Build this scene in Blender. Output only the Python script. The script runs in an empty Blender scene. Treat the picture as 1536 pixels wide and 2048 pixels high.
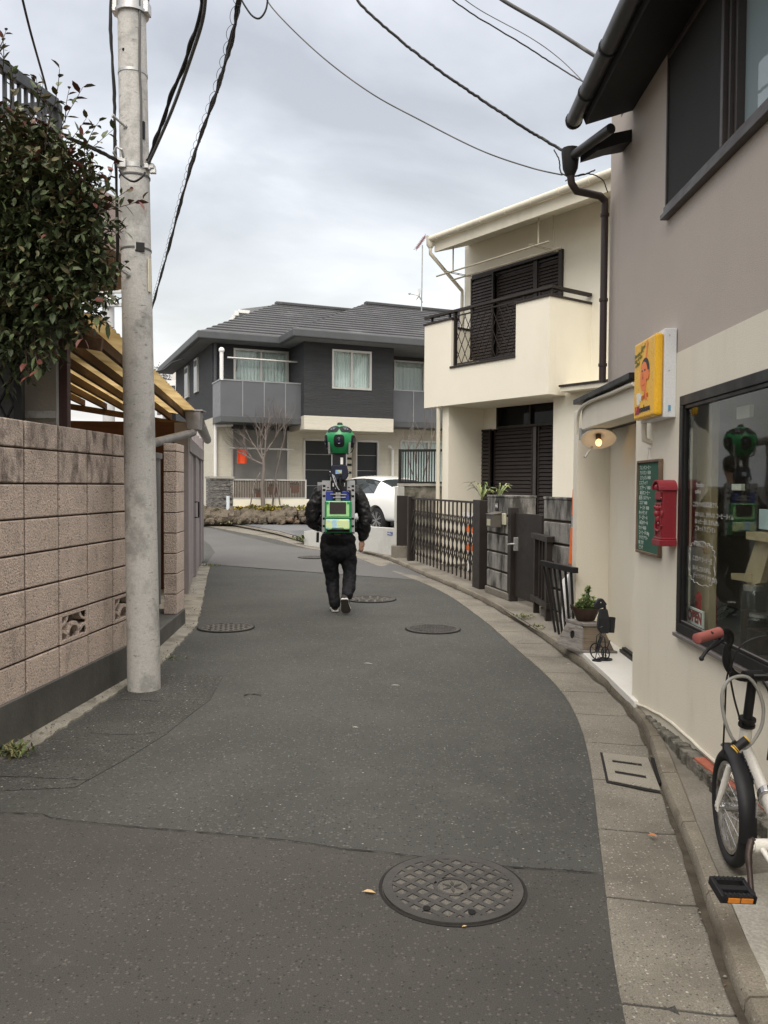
import bpy, bmesh, math, random
from mathutils import Vector, Matrix
V=Vector; R=math.radians; PI=math.pi
random.seed(7)
sc=bpy.context.scene; COL=sc.collection
# ---------------- camera ----------------
FPX=1650.0; CAMZ=1.44; PITCH=R(1.82); ROLL=R(0.35)
CR=Matrix.Rotation(PI/2-PITCH,3,'X')@Matrix.Rotation(ROLL,3,'Z')
cd=bpy.data.cameras.new('camera'); cam=bpy.data.objects.new('camera',cd); COL.objects.link(cam)
cam.location=(0,0,CAMZ); cam.rotation_euler=CR.to_euler()
cd.sensor_fit='VERTICAL'; cd.sensor_height=24; cd.lens=FPX/2048*24; cd.clip_start=.05; cd.clip_end=900
sc.camera=cam
sc.render.resolution_x=768; sc.render.resolution_y=1024
sc.view_settings.view_transform='Standard'; sc.view_settings.look='None'; sc.view_settings.gamma=1
sc.view_settings.use_curve_mapping=False; sc.view_settings.exposure=0.2
# ---------------- world ----------------
W=bpy.data.worlds.new("World"); sc.world=W; W.use_nodes=True
def build_world():
    nt=W.node_tree; nt.nodes.clear(); N=nt.nodes.new; L=nt.links.new
    out=N('ShaderNodeOutputWorld'); add=N('ShaderNodeAddShader')
    sky=N('ShaderNodeTexSky'); sky.sky_type='NISHITA'; sky.sun_disc=False
    sky.sun_elevation=R(52); sky.sun_rotation=R(188); sky.air_density=2; sky.dust_density=4
    b1=N('ShaderNodeBackground'); b1.inputs[1].default_value=.05; sky.ozone_density=.4; L(sky.outputs[0],b1.inputs[0])
    tc=N('ShaderNodeTexCoord'); sx=N('ShaderNodeSeparateXYZ'); L(tc.outputs['Generated'],sx.inputs[0])
    def m(op,a,b=None,c=None):
        n=N('ShaderNodeMath'); n.operation=op
        for i,x in enumerate((a,b,c)):
            if x is None: continue
            if isinstance(x,(int,float)): n.inputs[i].default_value=x
            else: L(x,n.inputs[i])
        return n.outputs[0]
    z=m('MAXIMUM',sx.outputs[2],0.0); d=m('ADD',z,.16)
    cx=N('ShaderNodeCombineXYZ'); L(m('DIVIDE',sx.outputs[0],d),cx.inputs[0]); L(m('MULTIPLY',m('DIVIDE',sx.outputs[1],d),1.25),cx.inputs[1])
    n1=N('ShaderNodeTexNoise'); n1.inputs['Scale'].default_value=1.05; n1.inputs['Detail'].default_value=7; n1.inputs['Roughness'].default_value=.5; n1.inputs['Distortion'].default_value=.35
    off=N('ShaderNodeVectorMath'); off.operation='ADD'; off.inputs[1].default_value=(3.1,7.4,0); L(cx.outputs[0],off.inputs[0]); L(off.outputs[0],n1.inputs['Vector'])
    r=N('ShaderNodeValToRGB'); r.color_ramp.elements[0].position=.37; r.color_ramp.elements[0].color=(.40,.395,.42,1)
    r.color_ramp.elements[1].position=.60; r.color_ramp.elements[1].color=(.76,.76,.78,1)
    e=r.color_ramp.elements.new(.5); e.color=(.56,.555,.585,1); L(n1.outputs[0],r.inputs[0])
    mx=N('ShaderNodeMix'); mx.data_type='RGBA'; mx.inputs[7].default_value=(.69,.695,.73,1)
    hz=N('ShaderNodeMapRange'); hz.inputs[1].default_value=.02; hz.inputs[2].default_value=.32; hz.inputs[3].default_value=.6; hz.inputs[4].default_value=0; L(sx.outputs[2],hz.inputs[0])
    L(hz.outputs[0],mx.inputs[0]); L(r.outputs[0],mx.inputs[6])
    zb=N('ShaderNodeMapRange'); zb.interpolation_type='SMOOTHSTEP'; zb.inputs[1].default_value=.52; zb.inputs[2].default_value=.95; zb.inputs[3].default_value=1; zb.inputs[4].default_value=3.9; L(sx.outputs[2],zb.inputs[0])
    wm=N('ShaderNodeMix'); wm.data_type='RGBA'; wm.blend_type='MULTIPLY'; wm.inputs[7].default_value=(1.04,.965,.86,1); wf=N('ShaderNodeMapRange'); wf.inputs[1].default_value=.5; wf.inputs[2].default_value=.8; L(sx.outputs[2],wf.inputs[0]); L(wf.outputs[0],wm.inputs[0]); L(mx.outputs[2],wm.inputs[6])
    b2=N('ShaderNodeBackground'); L(wm.outputs[2],b2.inputs[0]); L(zb.outputs[0],b2.inputs[1])
    L(b1.outputs[0],add.inputs[0]); L(b2.outputs[0],add.inputs[1]); L(add.outputs[0],out.inputs[0])
build_world()
sl=bpy.data.lights.new('sun','SUN'); sl.energy=1.5; sl.angle=R(35); sl.color=(1,.965,.90)
so=bpy.data.objects.new('sun',sl); COL.objects.link(so)
so.rotation_euler=V((-.10,-.72,.70)).to_track_quat('Z','Y').to_euler(); so.location=(0,0,20)
# ---------------- pixel -> place ----------------
def gz(y):
    if y<=14: return 0.
    t=min(y,60)-14; return .035*t*t/(t+2)
def ray(u,v): return (CR@V(((u-768)/FPX,-(v-1024)/FPX,-1)))
C0=V((0,0,CAMZ))
def D(u,v,Y):
    r=ray(u,v); return C0+r*(Y/r.y)
def G(u,v,h=0.):
    r=ray(u,v); a,b=.3,150.
    f=lambda s:(C0+r*s).z-h-gz((C0+r*s).y)
    for _ in range(50):
        m=(a+b)/2
        if f(m)>0: a=m
        else: b=m
    return C0+r*a
class Plane:
    def __init__(s,p,d,n=None):
        s.p=V((p[0],p[1])); s.d=V((d[0],d[1])).normalized(); k=V((s.d.y,-s.d.x))
        if n is None: n=-s.p
        s.n=k if k.dot(V((n[0],n[1])))>0 else -k
    def pt(s,t,z,o=0.):
        q=s.p+s.d*t+s.n*o; return V((q.x,q.y,z))
    def hit(s,u,v,o=0.):
        r=ray(u,v); q=s.p+s.n*o; n=s.n
        k=(q.dot(n))/(r.x*n.x+r.y*n.y); P=C0+r*k
        return (V((P.x,P.y))-q).dot(s.d),P.z
# ---------------- objects ----------------
def wo(o):
    v=V((0,0,0))
    while o is not None: v+=o.location; o=o.parent
    return v
def tag(o,label=None,cat=None,group=None,kind=None):
    if label: o['label']=label
    if cat: o['category']=cat
    if group: o['group']=group
    if kind: o['kind']=kind
    return o
def empty(name,loc,label,cat,group=None):
    o=bpy.data.objects.new(name,None); COL.objects.link(o); o.location=loc; o.empty_display_size=.1
    return tag(o,label,cat,group)
def basis(d):
    d=V(d).normalized(); a=V((0,0,1)) if abs(d.z)<.95 else V((1,0,0))
    x=d.cross(a).normalized(); y=x.cross(d).normalized(); return x,y,d
class MB:
    def __init__(s): s.v=[]; s.f=[]; s.m=[]; s.mi=0
    def add(s,vs,fs):
        k=len(s.v); s.v+=[V(p) for p in vs]; s.f+=[tuple(i+k for i in f) for f in fs]; s.m+=[s.mi]*len(fs); return s
    def hexa(s,p):  # 8 pts: bottom 4 ccw, top 4
        return s.add(p,[(3,2,1,0),(4,5,6,7),(0,1,5,4),(1,2,6,5),(2,3,7,6),(3,0,4,7)])
    def box(s,x0,x1,y0,y1,z0,z1):
        return s.hexa([(x0,y0,z0),(x1,y0,z0),(x1,y1,z0),(x0,y1,z0),(x0,y0,z1),(x1,y0,z1),(x1,y1,z1),(x0,y1,z1)])
    def pbox(s,P,t0,t1,z0,z1,o0,o1):
        return s.hexa([P.pt(t0,z0,o0),P.pt(t1,z0,o0),P.pt(t1,z0,o1),P.pt(t0,z0,o1),P.pt(t0,z1,o0),P.pt(t1,z1,o0),P.pt(t1,z1,o1),P.pt(t0,z1,o1)])
    def obox(s,c,ax,ay,az,hx,hy,hz):
        c=V(c); P=[]
        for k in (-1,1):
            for i,j in ((-1,-1),(1,-1),(1,1),(-1,1)): P.append(c+ax*hx*i+ay*hy*j+az*hz*k)
        return s.hexa(P)
    def bar(s,p,q,w,h=None,up=(0,0,1)):
        p=V(p);q=V(q); h=h or w; d=(q-p); l=d.length; d.normalize(); up=V(up)
        if abs(d.dot(up))>.98: up=V((0,1,0))
        x=d.cross(up).normalized(); y=x.cross(d)
        return s.obox((p+q)/2,x,d,y,w/2,l/2,h/2)
    def prism(s,pts,vec):
        n=len(pts); vec=V(vec); P=[V(p) for p in pts]
        return s.add(P+[p+vec for p in P],[tuple(range(n-1,-1,-1)),tuple(range(n,2*n))]+[(i,(i+1)%n,n+(i+1)%n,n+i) for i in range(n)])
    def tube(s,pts,r,n=8,caps=True,closed=False):
        P=[V(p) for p in pts]; N=len(P); rs=r if isinstance(r,(list,tuple)) else [r]*N
        vs=[];fs=[]; x=None
        for i,p in enumerate(P):
            a=P[(i-1)%N] if (closed or i>0) else p; b=P[(i+1)%N] if (closed or i<N-1) else p
            d=(b-a)
            if d.length<1e-9: d=V((0,0,1))
            d.normalize()
            if x is None: x=basis(d)[0]
            x=(x-d*x.dot(d))
            if x.length<1e-6: x=basis(d)[0]
            x.normalize(); y=d.cross(x)
            for k in range(n):
                t=2*PI*k/n; vs.append(p+x*math.cos(t)*rs[i]+y*math.sin(t)*rs[i])
        for i in range(N if closed else N-1):
            j=(i+1)%N
            for k in range(n): fs.append((i*n+k,i*n+(k+1)%n,j*n+(k+1)%n,j*n+k))
        if caps and not closed: fs.append(tuple(range(n-1,-1,-1))); fs.append(tuple((N-1)*n+k for k in range(n)))
        return s.add(vs,fs)
    def lathe(s,prof,c,axis=(0,0,1),n=24,sx=1,sy=1):
        x,y,d=basis(axis); c=V(c); vs=[];fs=[]
        for r,h in prof:
            for k in range(n):
                t=2*PI*k/n; vs.append(c+d*h+x*math.cos(t)*r*sx+y*math.sin(t)*r*sy)
        for i in range(len(prof)-1):
            for k in range(n): fs.append((i*n+k,i*n+(k+1)%n,(i+1)*n+(k+1)%n,(i+1)*n+k))
        fs.append(tuple(range(n-1,-1,-1))); fs.append(tuple((len(prof)-1)*n+k for k in range(n)))
        return s.add(vs,fs)
    def cyl(s,p,q,r,n=12): return s.tube([p,q],r,n)
    def ell(s,c,rx,ry,rz,n=14,m=8,rot=None):
        vs=[];fs=[]; rot=rot or Matrix.Identity(3); c=V(c)
        for i in range(m+1):
            a=PI*i/m
            for k in range(n):
                t=2*PI*k/n; vs.append(c+rot@V((rx*math.sin(a)*math.cos(t),ry*math.sin(a)*math.sin(t),rz*math.cos(a))))
        for i in range(m):
            for k in range(n): fs.append((i*n+k,(i+1)*n+k,(i+1)*n+(k+1)%n,i*n+(k+1)%n))
        return s.add(vs,fs)
    def loft(s,rings,caps=True,wrap=None):
        wrap=caps if wrap is None else wrap
        n=len(rings[0]); vs=[p for r in rings for p in r]; fs=[]
        for i in range(len(rings)-1):
            for k in range(n if wrap else n-1): fs.append((i*n+k,i*n+(k+1)%n,(i+1)*n+(k+1)%n,(i+1)*n+k))
        if caps: fs.append(tuple(range(n-1,-1,-1))); fs.append(tuple((len(rings)-1)*n+k for k in range(n)))
        return s.add(vs,fs)
    def quad(s,a,b,c,d): return s.add([a,b,c,d],[(0,1,2,3)])
    def text(s,body,size,o,rt,up,ext=.002,bold=0.,align='LEFT'):
        cu=bpy.data.curves.new('tmp','FONT'); cu.body=body; cu.size=size; cu.extrude=ext; cu.offset=bold; cu.align_x=align; cu.resolution_u=2
        ob=bpy.data.objects.new('tmp',cu); COL.objects.link(ob)
        me=ob.evaluated_get(bpy.context.evaluated_depsgraph_get()).to_mesh()
        rt=V(rt).normalized(); up=V(up).normalized(); nn=rt.cross(up); o=V(o)
        s.add([o+rt*v.co.x+up*v.co.y+nn*v.co.z for v in me.vertices],[tuple(p.vertices) for p in me.polygons])
        bpy.data.objects.remove(ob); bpy.data.curves.remove(cu); return s
    def build(s,name,mat,parent=None,label=None,cat=None,group=None,kind=None,smooth=None,bevel=0,seg=2,local=False,weld=False,sub=0,solid=0):
        me=bpy.data.meshes.new(name)
        if parent is not None: off=V((0,0,0)) if local else wo(parent)
        else:
            xs=[p.x for p in s.v]; ys=[p.y for p in s.v]; zs=[p.z for p in s.v]
            off=V(((min(xs)+max(xs))/2,(min(ys)+max(ys))/2,min(zs)))
            if local: off=V((0,0,0))
        me.from_pydata([p-off for p in s.v],[],s.f)
        mats=mat if isinstance(mat,(list,tuple)) else [mat]
        for m in mats: me.materials.append(m)
        if len(mats)>1: me.polygons.foreach_set('material_index',s.m)
        if weld or kind!='stuff':
            b=bmesh.new(); b.from_mesh(me)
            if weld: bmesh.ops.remove_doubles(b,verts=b.verts,dist=1e-5)
            bmesh.ops.recalc_face_normals(b,faces=b.faces); b.to_mesh(me); b.free()
        if smooth is not None:
            me.polygons.foreach_set('use_smooth',[True]*len(me.polygons))
            if smooth<180: me.set_sharp_from_angle(angle=R(smooth))
        o=bpy.data.objects.new(name,me); COL.objects.link(o)
        if parent is not None: o.parent=parent
        else: o.location=off
        if solid:
            m=o.modifiers.new('s','SOLIDIFY'); m.thickness=solid
        if bevel:
            m=o.modifiers.new('b','BEVEL'); m.width=bevel; m.segments=seg; m.limit_method='ANGLE'; m.angle_limit=R(40)
        if sub:
            m=o.modifiers.new('u','SUBSURF'); m.levels=sub; m.render_levels=sub
        tag(o,label,cat,group,kind); return o
def holes(mb,P,t0,t1,z0,z1,hs,o0,o1):
    """wall slab on plane P with rectangular holes (ta,tb,za,zb)"""
    ts=sorted({t0,t1,*[h[0] for h in hs],*[h[1] for h in hs]}); ts=[t for t in ts if t0<=t<=t1]
    for a,b in zip(ts,ts[1:]):
        m=(a+b)/2; cut=sorted([(h[2],h[3]) for h in hs if h[0]<m<h[1]]); z=z0
        for c,d in cut:
            if c>z: mb.pbox(P,a,b,z,min(c,z1),o0,o1)
            z=max(z,d)
        if z<z1: mb.pbox(P,a,b,z,z1,o0,o1)
    return mb
def crom(P,n=8):
    out=[]
    for i in range(len(P)-1):
        a=P[max(i-1,0)];b=P[i];c=P[i+1];d=P[min(i+2,len(P)-1)]
        for k in range(n):
            t=k/n; out.append(.5*((2*b)+(c-a)*t+(2*a-5*b+4*c-d)*t*t+(3*b-a-3*c+d)*t**3))
    out.append(P[-1]); return out
def resample(P,step):
    out=[P[0]]; acc=0
    for a,b in zip(P,P[1:]):
        l=(b-a).length; s=step-acc
        while s<=l: out.append(a+(b-a)*(s/l)); s+=step
        acc=(acc+l)%step
    return out
# ---------------- materials ----------------
MATS={}
def M(name,col,rough=.75,metal=0.,var=.1,scale=3.,bump=.1,bscale=60.,grain=.06,spec=.35,stain=None,speck=None,stretch=None,emit=None,coat=0,bdist=.01,stain2=None):
    if name in MATS: return MATS[name]
    m=bpy.data.materials.new(name); m.use_nodes=True; nt=m.node_tree; N=nt.nodes.new; L=nt.links.new
    b=nt.nodes['Principled BSDF']; tc=N('ShaderNodeTexCoord'); co=tc.outputs['Object']
    if stretch:
        mp=N('ShaderNodeMapping'); mp.inputs['Scale'].default_value=stretch; L(co,mp.inputs[0]); co=mp.outputs[0]
    def noise(sc_,det=5,ro=.55,c=None):
        n=N('ShaderNodeTexNoise'); n.inputs['Scale'].default_value=sc_; n.inputs['Detail'].default_value=det; n.inputs['Roughness'].default_value=ro; L(c or co,n.inputs['Vector']); return n.outputs[0]
    def mr(x,a,bb,c,d):
        n=N('ShaderNodeMapRange'); n.inputs[1].default_value=a; n.inputs[2].default_value=bb; n.inputs[3].default_value=c; n.inputs[4].default_value=d; L(x,n.inputs[0]); return n.outputs[0]
    def mix(f,A,B,mode='MIX'):
        n=N('ShaderNodeMix'); n.data_type='RGBA'; n.blend_type=mode
        if isinstance(f,float): n.inputs[0].default_value=f
        else: L(f,n.inputs[0])
        for i,x in ((6,A),(7,B)):
            if isinstance(x,tuple): n.inputs[i].default_value=(*x[:3],1)
            else: L(x,n.inputs[i])
        return n.outputs[2]
    c0=tuple(min(1,x*(1-var)) for x in col); c1=tuple(min(1,x*(1+var)) for x in col)
    cur=mix(mr(noise(scale),.3,.7,0,1),c0,c1)
    if grain:
        g=mr(noise(bscale*1.7,2),.3,.7,1-grain,1+grain); gc=N('ShaderNodeCombineColor')
        for i in range(3): L(g,gc.inputs[i])
        cur=mix(1.,cur,gc.outputs[0],'MULTIPLY')
    for st in (stain,stain2):
        if st:
            scol,ssc,lo,hi,strv,amt=st
            mp=N('ShaderNodeMapping'); mp.inputs['Scale'].default_value=strv; L(tc.outputs['Object'],mp.inputs[0])
            cur=mix(mr(noise(ssc,6,.62,mp.outputs[0]),lo,hi,0,amt),cur,scol)
    bh=None
    if speck:
        for (scol,ssc,rad,dens) in speck:
            vo=N('ShaderNodeTexVoronoi'); vo.inputs['Scale'].default_value=ssc; L(co,vo.inputs['Vector'])
            sp=N('ShaderNodeSeparateColor'); L(vo.outputs['Color'],sp.inputs[0])
            qa=N('ShaderNodeMath'); qa.operation='ADD'; L(sp.outputs[1],qa.inputs[0]); qa.inputs[1].default_value=.15
            
            nz=noise(ssc*2.2,2); dd=N('ShaderNodeMath'); dd.operation='MULTIPLY_ADD'; L(nz,dd.inputs[0]); dd.inputs[1].default_value=rad*1.1; L(vo.outputs['Distance'],dd.inputs[2])
            qd=N('ShaderNodeMath'); qd.operation='DIVIDE'; L(dd.outputs[0],qd.inputs[0]); L(qa.outputs[0],qd.inputs[1])
            a=mr(qd.outputs[0],rad*1.1,rad*1.6,1,0)
            t=N('ShaderNodeMath'); t.operation='LESS_THAN'; L(sp.outputs[0],t.inputs[0]); t.inputs[1].default_value=dens
            mu=N('ShaderNodeMath'); mu.operation='MULTIPLY'; L(a,mu.inputs[0]); L(t.outputs[0],mu.inputs[1])
            cur=mix(mu.outputs[0],cur,scol)
    L(cur,b.inputs['Base Color']); b.inputs['Roughness'].default_value=rough; b.inputs['Metallic'].default_value=metal
    b.inputs['Specular IOR Level'].default_value=spec
    if coat: b.inputs['Coat Weight'].default_value=coat; b.inputs['Coat Roughness'].default_value=.05
    if rough<.7 and rough>.1: L(mr(noise(scale*3),.3,.7,rough*.85,min(1,rough*1.2)),b.inputs['Roughness'])
    if bump:
        bp=N('ShaderNodeBump'); bp.inputs['Strength'].default_value=bump; bp.inputs['Distance'].default_value=bdist; L(noise(bscale,4,.6),bp.inputs['Height']); L(bp.outputs[0],b.inputs['Normal'])
    if emit: b.inputs['Emission Color'].default_value=(*emit[0],1); b.inputs['Emission Strength'].default_value=emit[1]
    MATS[name]=m; return m
def glass(name,tint=(.8,.85,.85),ior=1.5,trans=1.,rough=.0,dark=None,bumpy=0):
    m=bpy.data.materials.new(name); m.use_nodes=True; nt=m.node_tree; nt.nodes.clear(); N=nt.nodes.new; L=nt.links.new
    out=N('ShaderNodeOutputMaterial'); mx=N('ShaderNodeMixShader'); fr=N('ShaderNodeFresnel'); ge=N('ShaderNodeNewGeometry'); mi=N('ShaderNodeMapRange'); mi.inputs[3].default_value=ior; mi.inputs[4].default_value=1/ior; L(ge.outputs['Backfacing'],mi.inputs[0]); L(mi.outputs[0],fr.inputs[0])
    gl=N('ShaderNodeBsdfGlossy'); gl.inputs['Roughness'].default_value=rough
    if dark: tr=N('ShaderNodeBsdfDiffuse'); tr.inputs[0].default_value=(*dark,1)
    else: tr=N('ShaderNodeBsdfTransparent'); tr.inputs[0].default_value=(*tint,1)
    if bumpy:
        no=N('ShaderNodeTexNoise'); no.inputs['Scale'].default_value=2.5; tc=N('ShaderNodeTexCoord'); L(tc.outputs['Object'],no.inputs['Vector'])
        bp=N('ShaderNodeBump'); bp.inputs['Strength'].default_value=bumpy; bp.inputs['Distance'].default_value=.02; L(no.outputs[0],bp.inputs['Height']); L(bp.outputs[0],gl.inputs['Normal'])
    L(fr.outputs[0],mx.inputs[0]); L(tr.outputs[0],mx.inputs[1]); L(gl.outputs[0],mx.inputs[2]); L(mx.outputs[0],out.inputs[0]); return m
ONE=(1,1,1)
m_asph=M('asphalt',(.062,.063,.058),.88,bump=.55,bscale=130,var=.16,scale=.9,grain=.4,speck=[((.115,.113,.104),70,.5,.5),((.028,.028,.026),80,.5,.4),((.30,.29,.27),50,.25,.12)],stain=((.040,.040,.036),.6,.48,.72,ONE,.5),stain2=((.095,.094,.086),1.7,.55,.75,ONE,.5),bdist=.006)
m_asph2=M('asphalt_patch',(.056,.054,.049),.9,bump=.45,bscale=160,var=.2,scale=.6,grain=.35,speck=[((.095,.090,.081),90,.5,.5),((.026,.025,.023),100,.45,.4),((.24,.225,.20),60,.22,.05)],stain=((.036,.034,.031),.9,.5,.75,ONE,.6),stain2=((.11,.105,.095),2.6,.60,.74,ONE,.55),bdist=.005)
m_aggr=M('gutter_concrete',(.185,.172,.142),.9,bump=.6,bscale=150,var=.14,scale=2.2,grain=.35,speck=[((.30,.285,.245),100,.45,.45),((.085,.078,.064),110,.45,.45),((.42,.40,.36),70,.3,.08)],stain=((.10,.09,.072),1.6,.48,.68,ONE,.75),bdist=.006)
m_kerb=M('kerb_concrete',(.20,.18,.142),.9,bump=.6,bscale=110,var=.18,scale=3,grain=.3,stain=((.085,.07,.05),2.4,.47,.66,ONE,.8),speck=[((.36,.34,.30),80,.34,.25),((.08,.07,.055),90,.34,.25)],bdist=.006)
m_pave=M('pavement_concrete',(.20,.185,.155),.9,bump=.5,bscale=50,var=.2,scale=1.8,grain=.2,stain=((.095,.085,.065),1.5,.45,.66,ONE,.8))
m_lightconc=M('light_concrete',(.36,.345,.30),.9,bump=.45,bscale=60,var=.16,scale=3,grain=.2,stain=((.16,.15,.12),3.,.5,.7,ONE,.8))
m_driveway=M('driveway_asphalt',(.155,.16,.165),.85,bump=.2,bscale=60,var=.1,scale=.7,stain=((.09,.095,.10),.6,.5,.6,ONE,.8))
m_soil=M('soil',(.12,.10,.075),.95,bump=.6,bscale=30,var=.3,scale=6)
m_block=M('pink_block',(.66,.545,.465),.92,bump=1.,bscale=85,var=.10,scale=5,grain=.32,stain=((.15,.105,.08),7,.55,.78,(1,1,.6),.55),speck=[((.30,.23,.19),80,.5,.4),((.66,.55,.47),90,.4,.2)],bdist=.02)
m_blocktop=M('pink_block_weathered',(.56,.465,.40),.93,bump=1.,bscale=85,var=.22,scale=8,grain=.35,stain=((.09,.072,.058),11,.47,.66,(1,1,.5),.8),bdist=.012)
m_mortar=M('dark_mortar',(.050,.032,.020),.95,var=.4,scale=14,bump=.4)
m_basec=M('dark_base_concrete',(.085,.083,.076),.9,bump=.3,bscale=40,var=.25,scale=2.5,stain=((.15,.145,.13),3.2,.52,.75,(1,1,.5),.7))
m_pole=M('pole_concrete',(.50,.49,.465),.85,bump=.35,bscale=55,var=.07,scale=2.2,grain=.1,stain=((.27,.265,.25),6,.50,.62,(1,1,.8),.75),stain2=((.17,.165,.15),20,.60,.70,(1,1,3),.85))
m_cream=M('cream_stucco',(.77,.73,.615),.85,bump=.35,bscale=110,var=.03,scale=1.2,grain=.03,stain=((.66,.60,.46),1.2,.55,.8,(1,1,.4),.35))
m_cafe=M('cafe_cream_stucco',(.755,.71,.595),.85,bump=.3,bscale=170,var=.03,scale=1.,grain=.035,stain=((.56,.51,.41),1.6,.52,.8,(1,1,.35),.5),stain2=((.52,.47,.37),5,.6,.8,(2,2,.25),.35))
m_grey=M('taupe_stucco',(.49,.435,.385),.85,bump=.35,bscale=190,var=.05,scale=1.1,grain=.06,stain=((.43,.38,.34),1.2,.5,.75,(1,1,.35),.5))
m_black=M('black_metal',(.016,.0155,.015),.45,metal=.2,bump=.03,var=.2)
m_dkbrown=M('dark_brown_metal',(.030,.024,.021),.45,metal=.3,bump=.03,var=.12,spec=.4)
m_brown=M('brown_shutter',(.040,.031,.028),.55,bump=.04,var=.1)
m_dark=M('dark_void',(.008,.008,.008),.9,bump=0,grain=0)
m_white=M('white_plastic',(.78,.78,.76),.45,bump=.02,var=.03)
m_galv=M('galvanised_steel',(.48,.48,.47),.42,metal=.7,bump=.05,var=.15,scale=9)
m_alu=M('aluminium_frame',(.55,.54,.51),.4,metal=.5,bump=.0,var=.05)
m_cable=M('black_cable',(.018,.018,.018),.6,bump=0,var=.1)
m_gcable=M('grey_cable',(.10,.10,.10),.6,bump=0,var=.1)
# ================= GROUND =================
def grid_sheet(name,x0,x1,y0,y1,dx,dy,z,mat):
    mb=MB(); nx=int((x1-x0)/dx)+1; ny=int((y1-y0)/dy)+1
    vs=[(x0+i*dx,y0+j*dy,gz(y0+j*dy)+z) for j in range(ny) for i in range(nx)]
    fs=[(j*nx+i,j*nx+i+1,(j+1)*nx+i+1,(j+1)*nx+i) for j in range(ny-1) for i in range(nx-1)]
    mb.add(vs,fs); return mb.build(name,mat,kind='structure',smooth=180)
grid_sheet('ground',-240,240,-60,420,12,4,-.05,m_soil)
grid_sheet('road',-30,14,-8,60,1,.5,0,m_asph)
def P2(l,h=0.): return [G(u,v,h) for u,v in l]
a_px=[(1262,2200),(1240,2048),(1228,1930),(1206,1742),(1185,1560),(1172,1480),(1130,1390),(1070,1330),(1020,1290),(983,1254),(882,1183),(780,1142),(700,1112),(622,1099),(540,1077),(460,1062),(407,1052),(300,1040)]
b_px=[(1565,2200),(1485,2042),(1412,1820),(1370,1690),(1323,1586),(1306,1520),(1288,1467),(1228,1392),(1139,1318),(1034,1244),(949,1196),(865,1159),(780,1122),(710,1104),(637,1093),(550,1069),(460,1051),(407,1045),(300,1033)]
c_px=[(1660,2200),(1536,1971),(1469,1820),(1409,1680),(1365,1573),(1347,1511),(1303,1437),(1258,1392),(1154,1302),(1051,1244),(983,1200),(881,1154),(780,1113),(712,1098),(637,1087),(550,1064),(460,1047),(407,1041),(300,1029)]
def path(px,h):
    p=P2(px,h); f=p[0]; pre=[V((f.x-.12,-5,h)),V((f.x-.03,.5,h))]
    q=crom(pre+p,10); return resample(q,.05)
PA=path(a_px,0); PB=path(b_px,0); PC=path(c_px,.06)
def near(Q,p,last=[0]):
    return min(Q,key=lambda q:(q.x-p.x)**2+(q.y-p.y)**2)
PBs=resample(PB,.10)
PBs=[p for p in PBs if p.y<40]
def sm(L,k=6):
    out=[]
    for i in range(len(L)):
        w=L[max(0,i-k):i+k+1]; s=V((0,0,0))
        for q in w: s+=q
        out.append(s/len(w))
    return out
PAs=sm([near(PA,p) for p in PBs]); PCs=sm([near(PC,p) for p in PBs]); PBs=sm(PBs,3)
def strip_slabs(mb,A,B,prof,per,gap=.012):
    """cross profile swept along A->B in slabs with open joints; prof: (s,z) s=0 at A 1 at B"""
    n=len(A); i=0
    while i<n-2:
        j=min(i+per,n-1); rings=[]
        for k in range(i,j+1):
            a=A[k].copy(); b=B[k].copy(); d=(B[min(k+1,n-1)]-B[max(k-1,0)]).normalized()
            if k==i: a+=d*gap/2; b+=d*gap/2
            if k==j: a-=d*gap/2; b-=d*gap/2
            g0=gz((a.y+b.y)/2); dr=0.
            if k==i or k==j: dr=.004
            rings.append([V((a.x+(b.x-a.x)*s,a.y+(b.y-a.y)*s,g0+z-(dr if 0<q<len(prof)-1 else 0))) for q,(s,z) in enumerate(prof)])
        mb.loft(rings); i=j
mb=MB(); strip_slabs(mb,PAs,PBs,[(0,-.03),(0,.008),(.02,.012),(.75,.006),(.97,.010),(1.03,.012),(1.03,-.03)],6)
mb.build('gutter',m_aggr,kind='structure',smooth=35)
mb=MB(); strip_slabs(mb,PBs,PCs,[(0,-.03),(0,.02),(.03,.05),(.16,.064),(.9,.066),(1,.058),(1,-.03)],6,.010)
mb.build('kerb',m_kerb,kind='structure',smooth=35)
mb=MB(); rings=[]
for p in [q for i,q in enumerate(PCs) if i%4==0]:
    k=min(1,max(0,(p.y-11)/9)); d=V((1-.62*k,.05+.85*k,0)).normalized(); far=26*k+9
    rings.append([V((p.x+d.x*t*far,p.y+d.y*t*far,gz(p.y+d.y*t*far)+.052)) for t in (-.003,.05,.1,.2,.3,.5,.7,1)])
mb.loft(rings,caps=False); mb.build('pavement',m_pave,kind='structure')
# concrete joint at pavement edge behind kerb (light mortar patches by the bicycle)
mb=MB(); mb.prism([G(u,v,.058) for u,v in [(1440,1760),(1560,1745),(1700,1900),(1700,2300),(1536,1985),(1466,1815)]],(0,0,.006)); mb.build('pavement_patch',m_lightconc,kind='structure')
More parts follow.
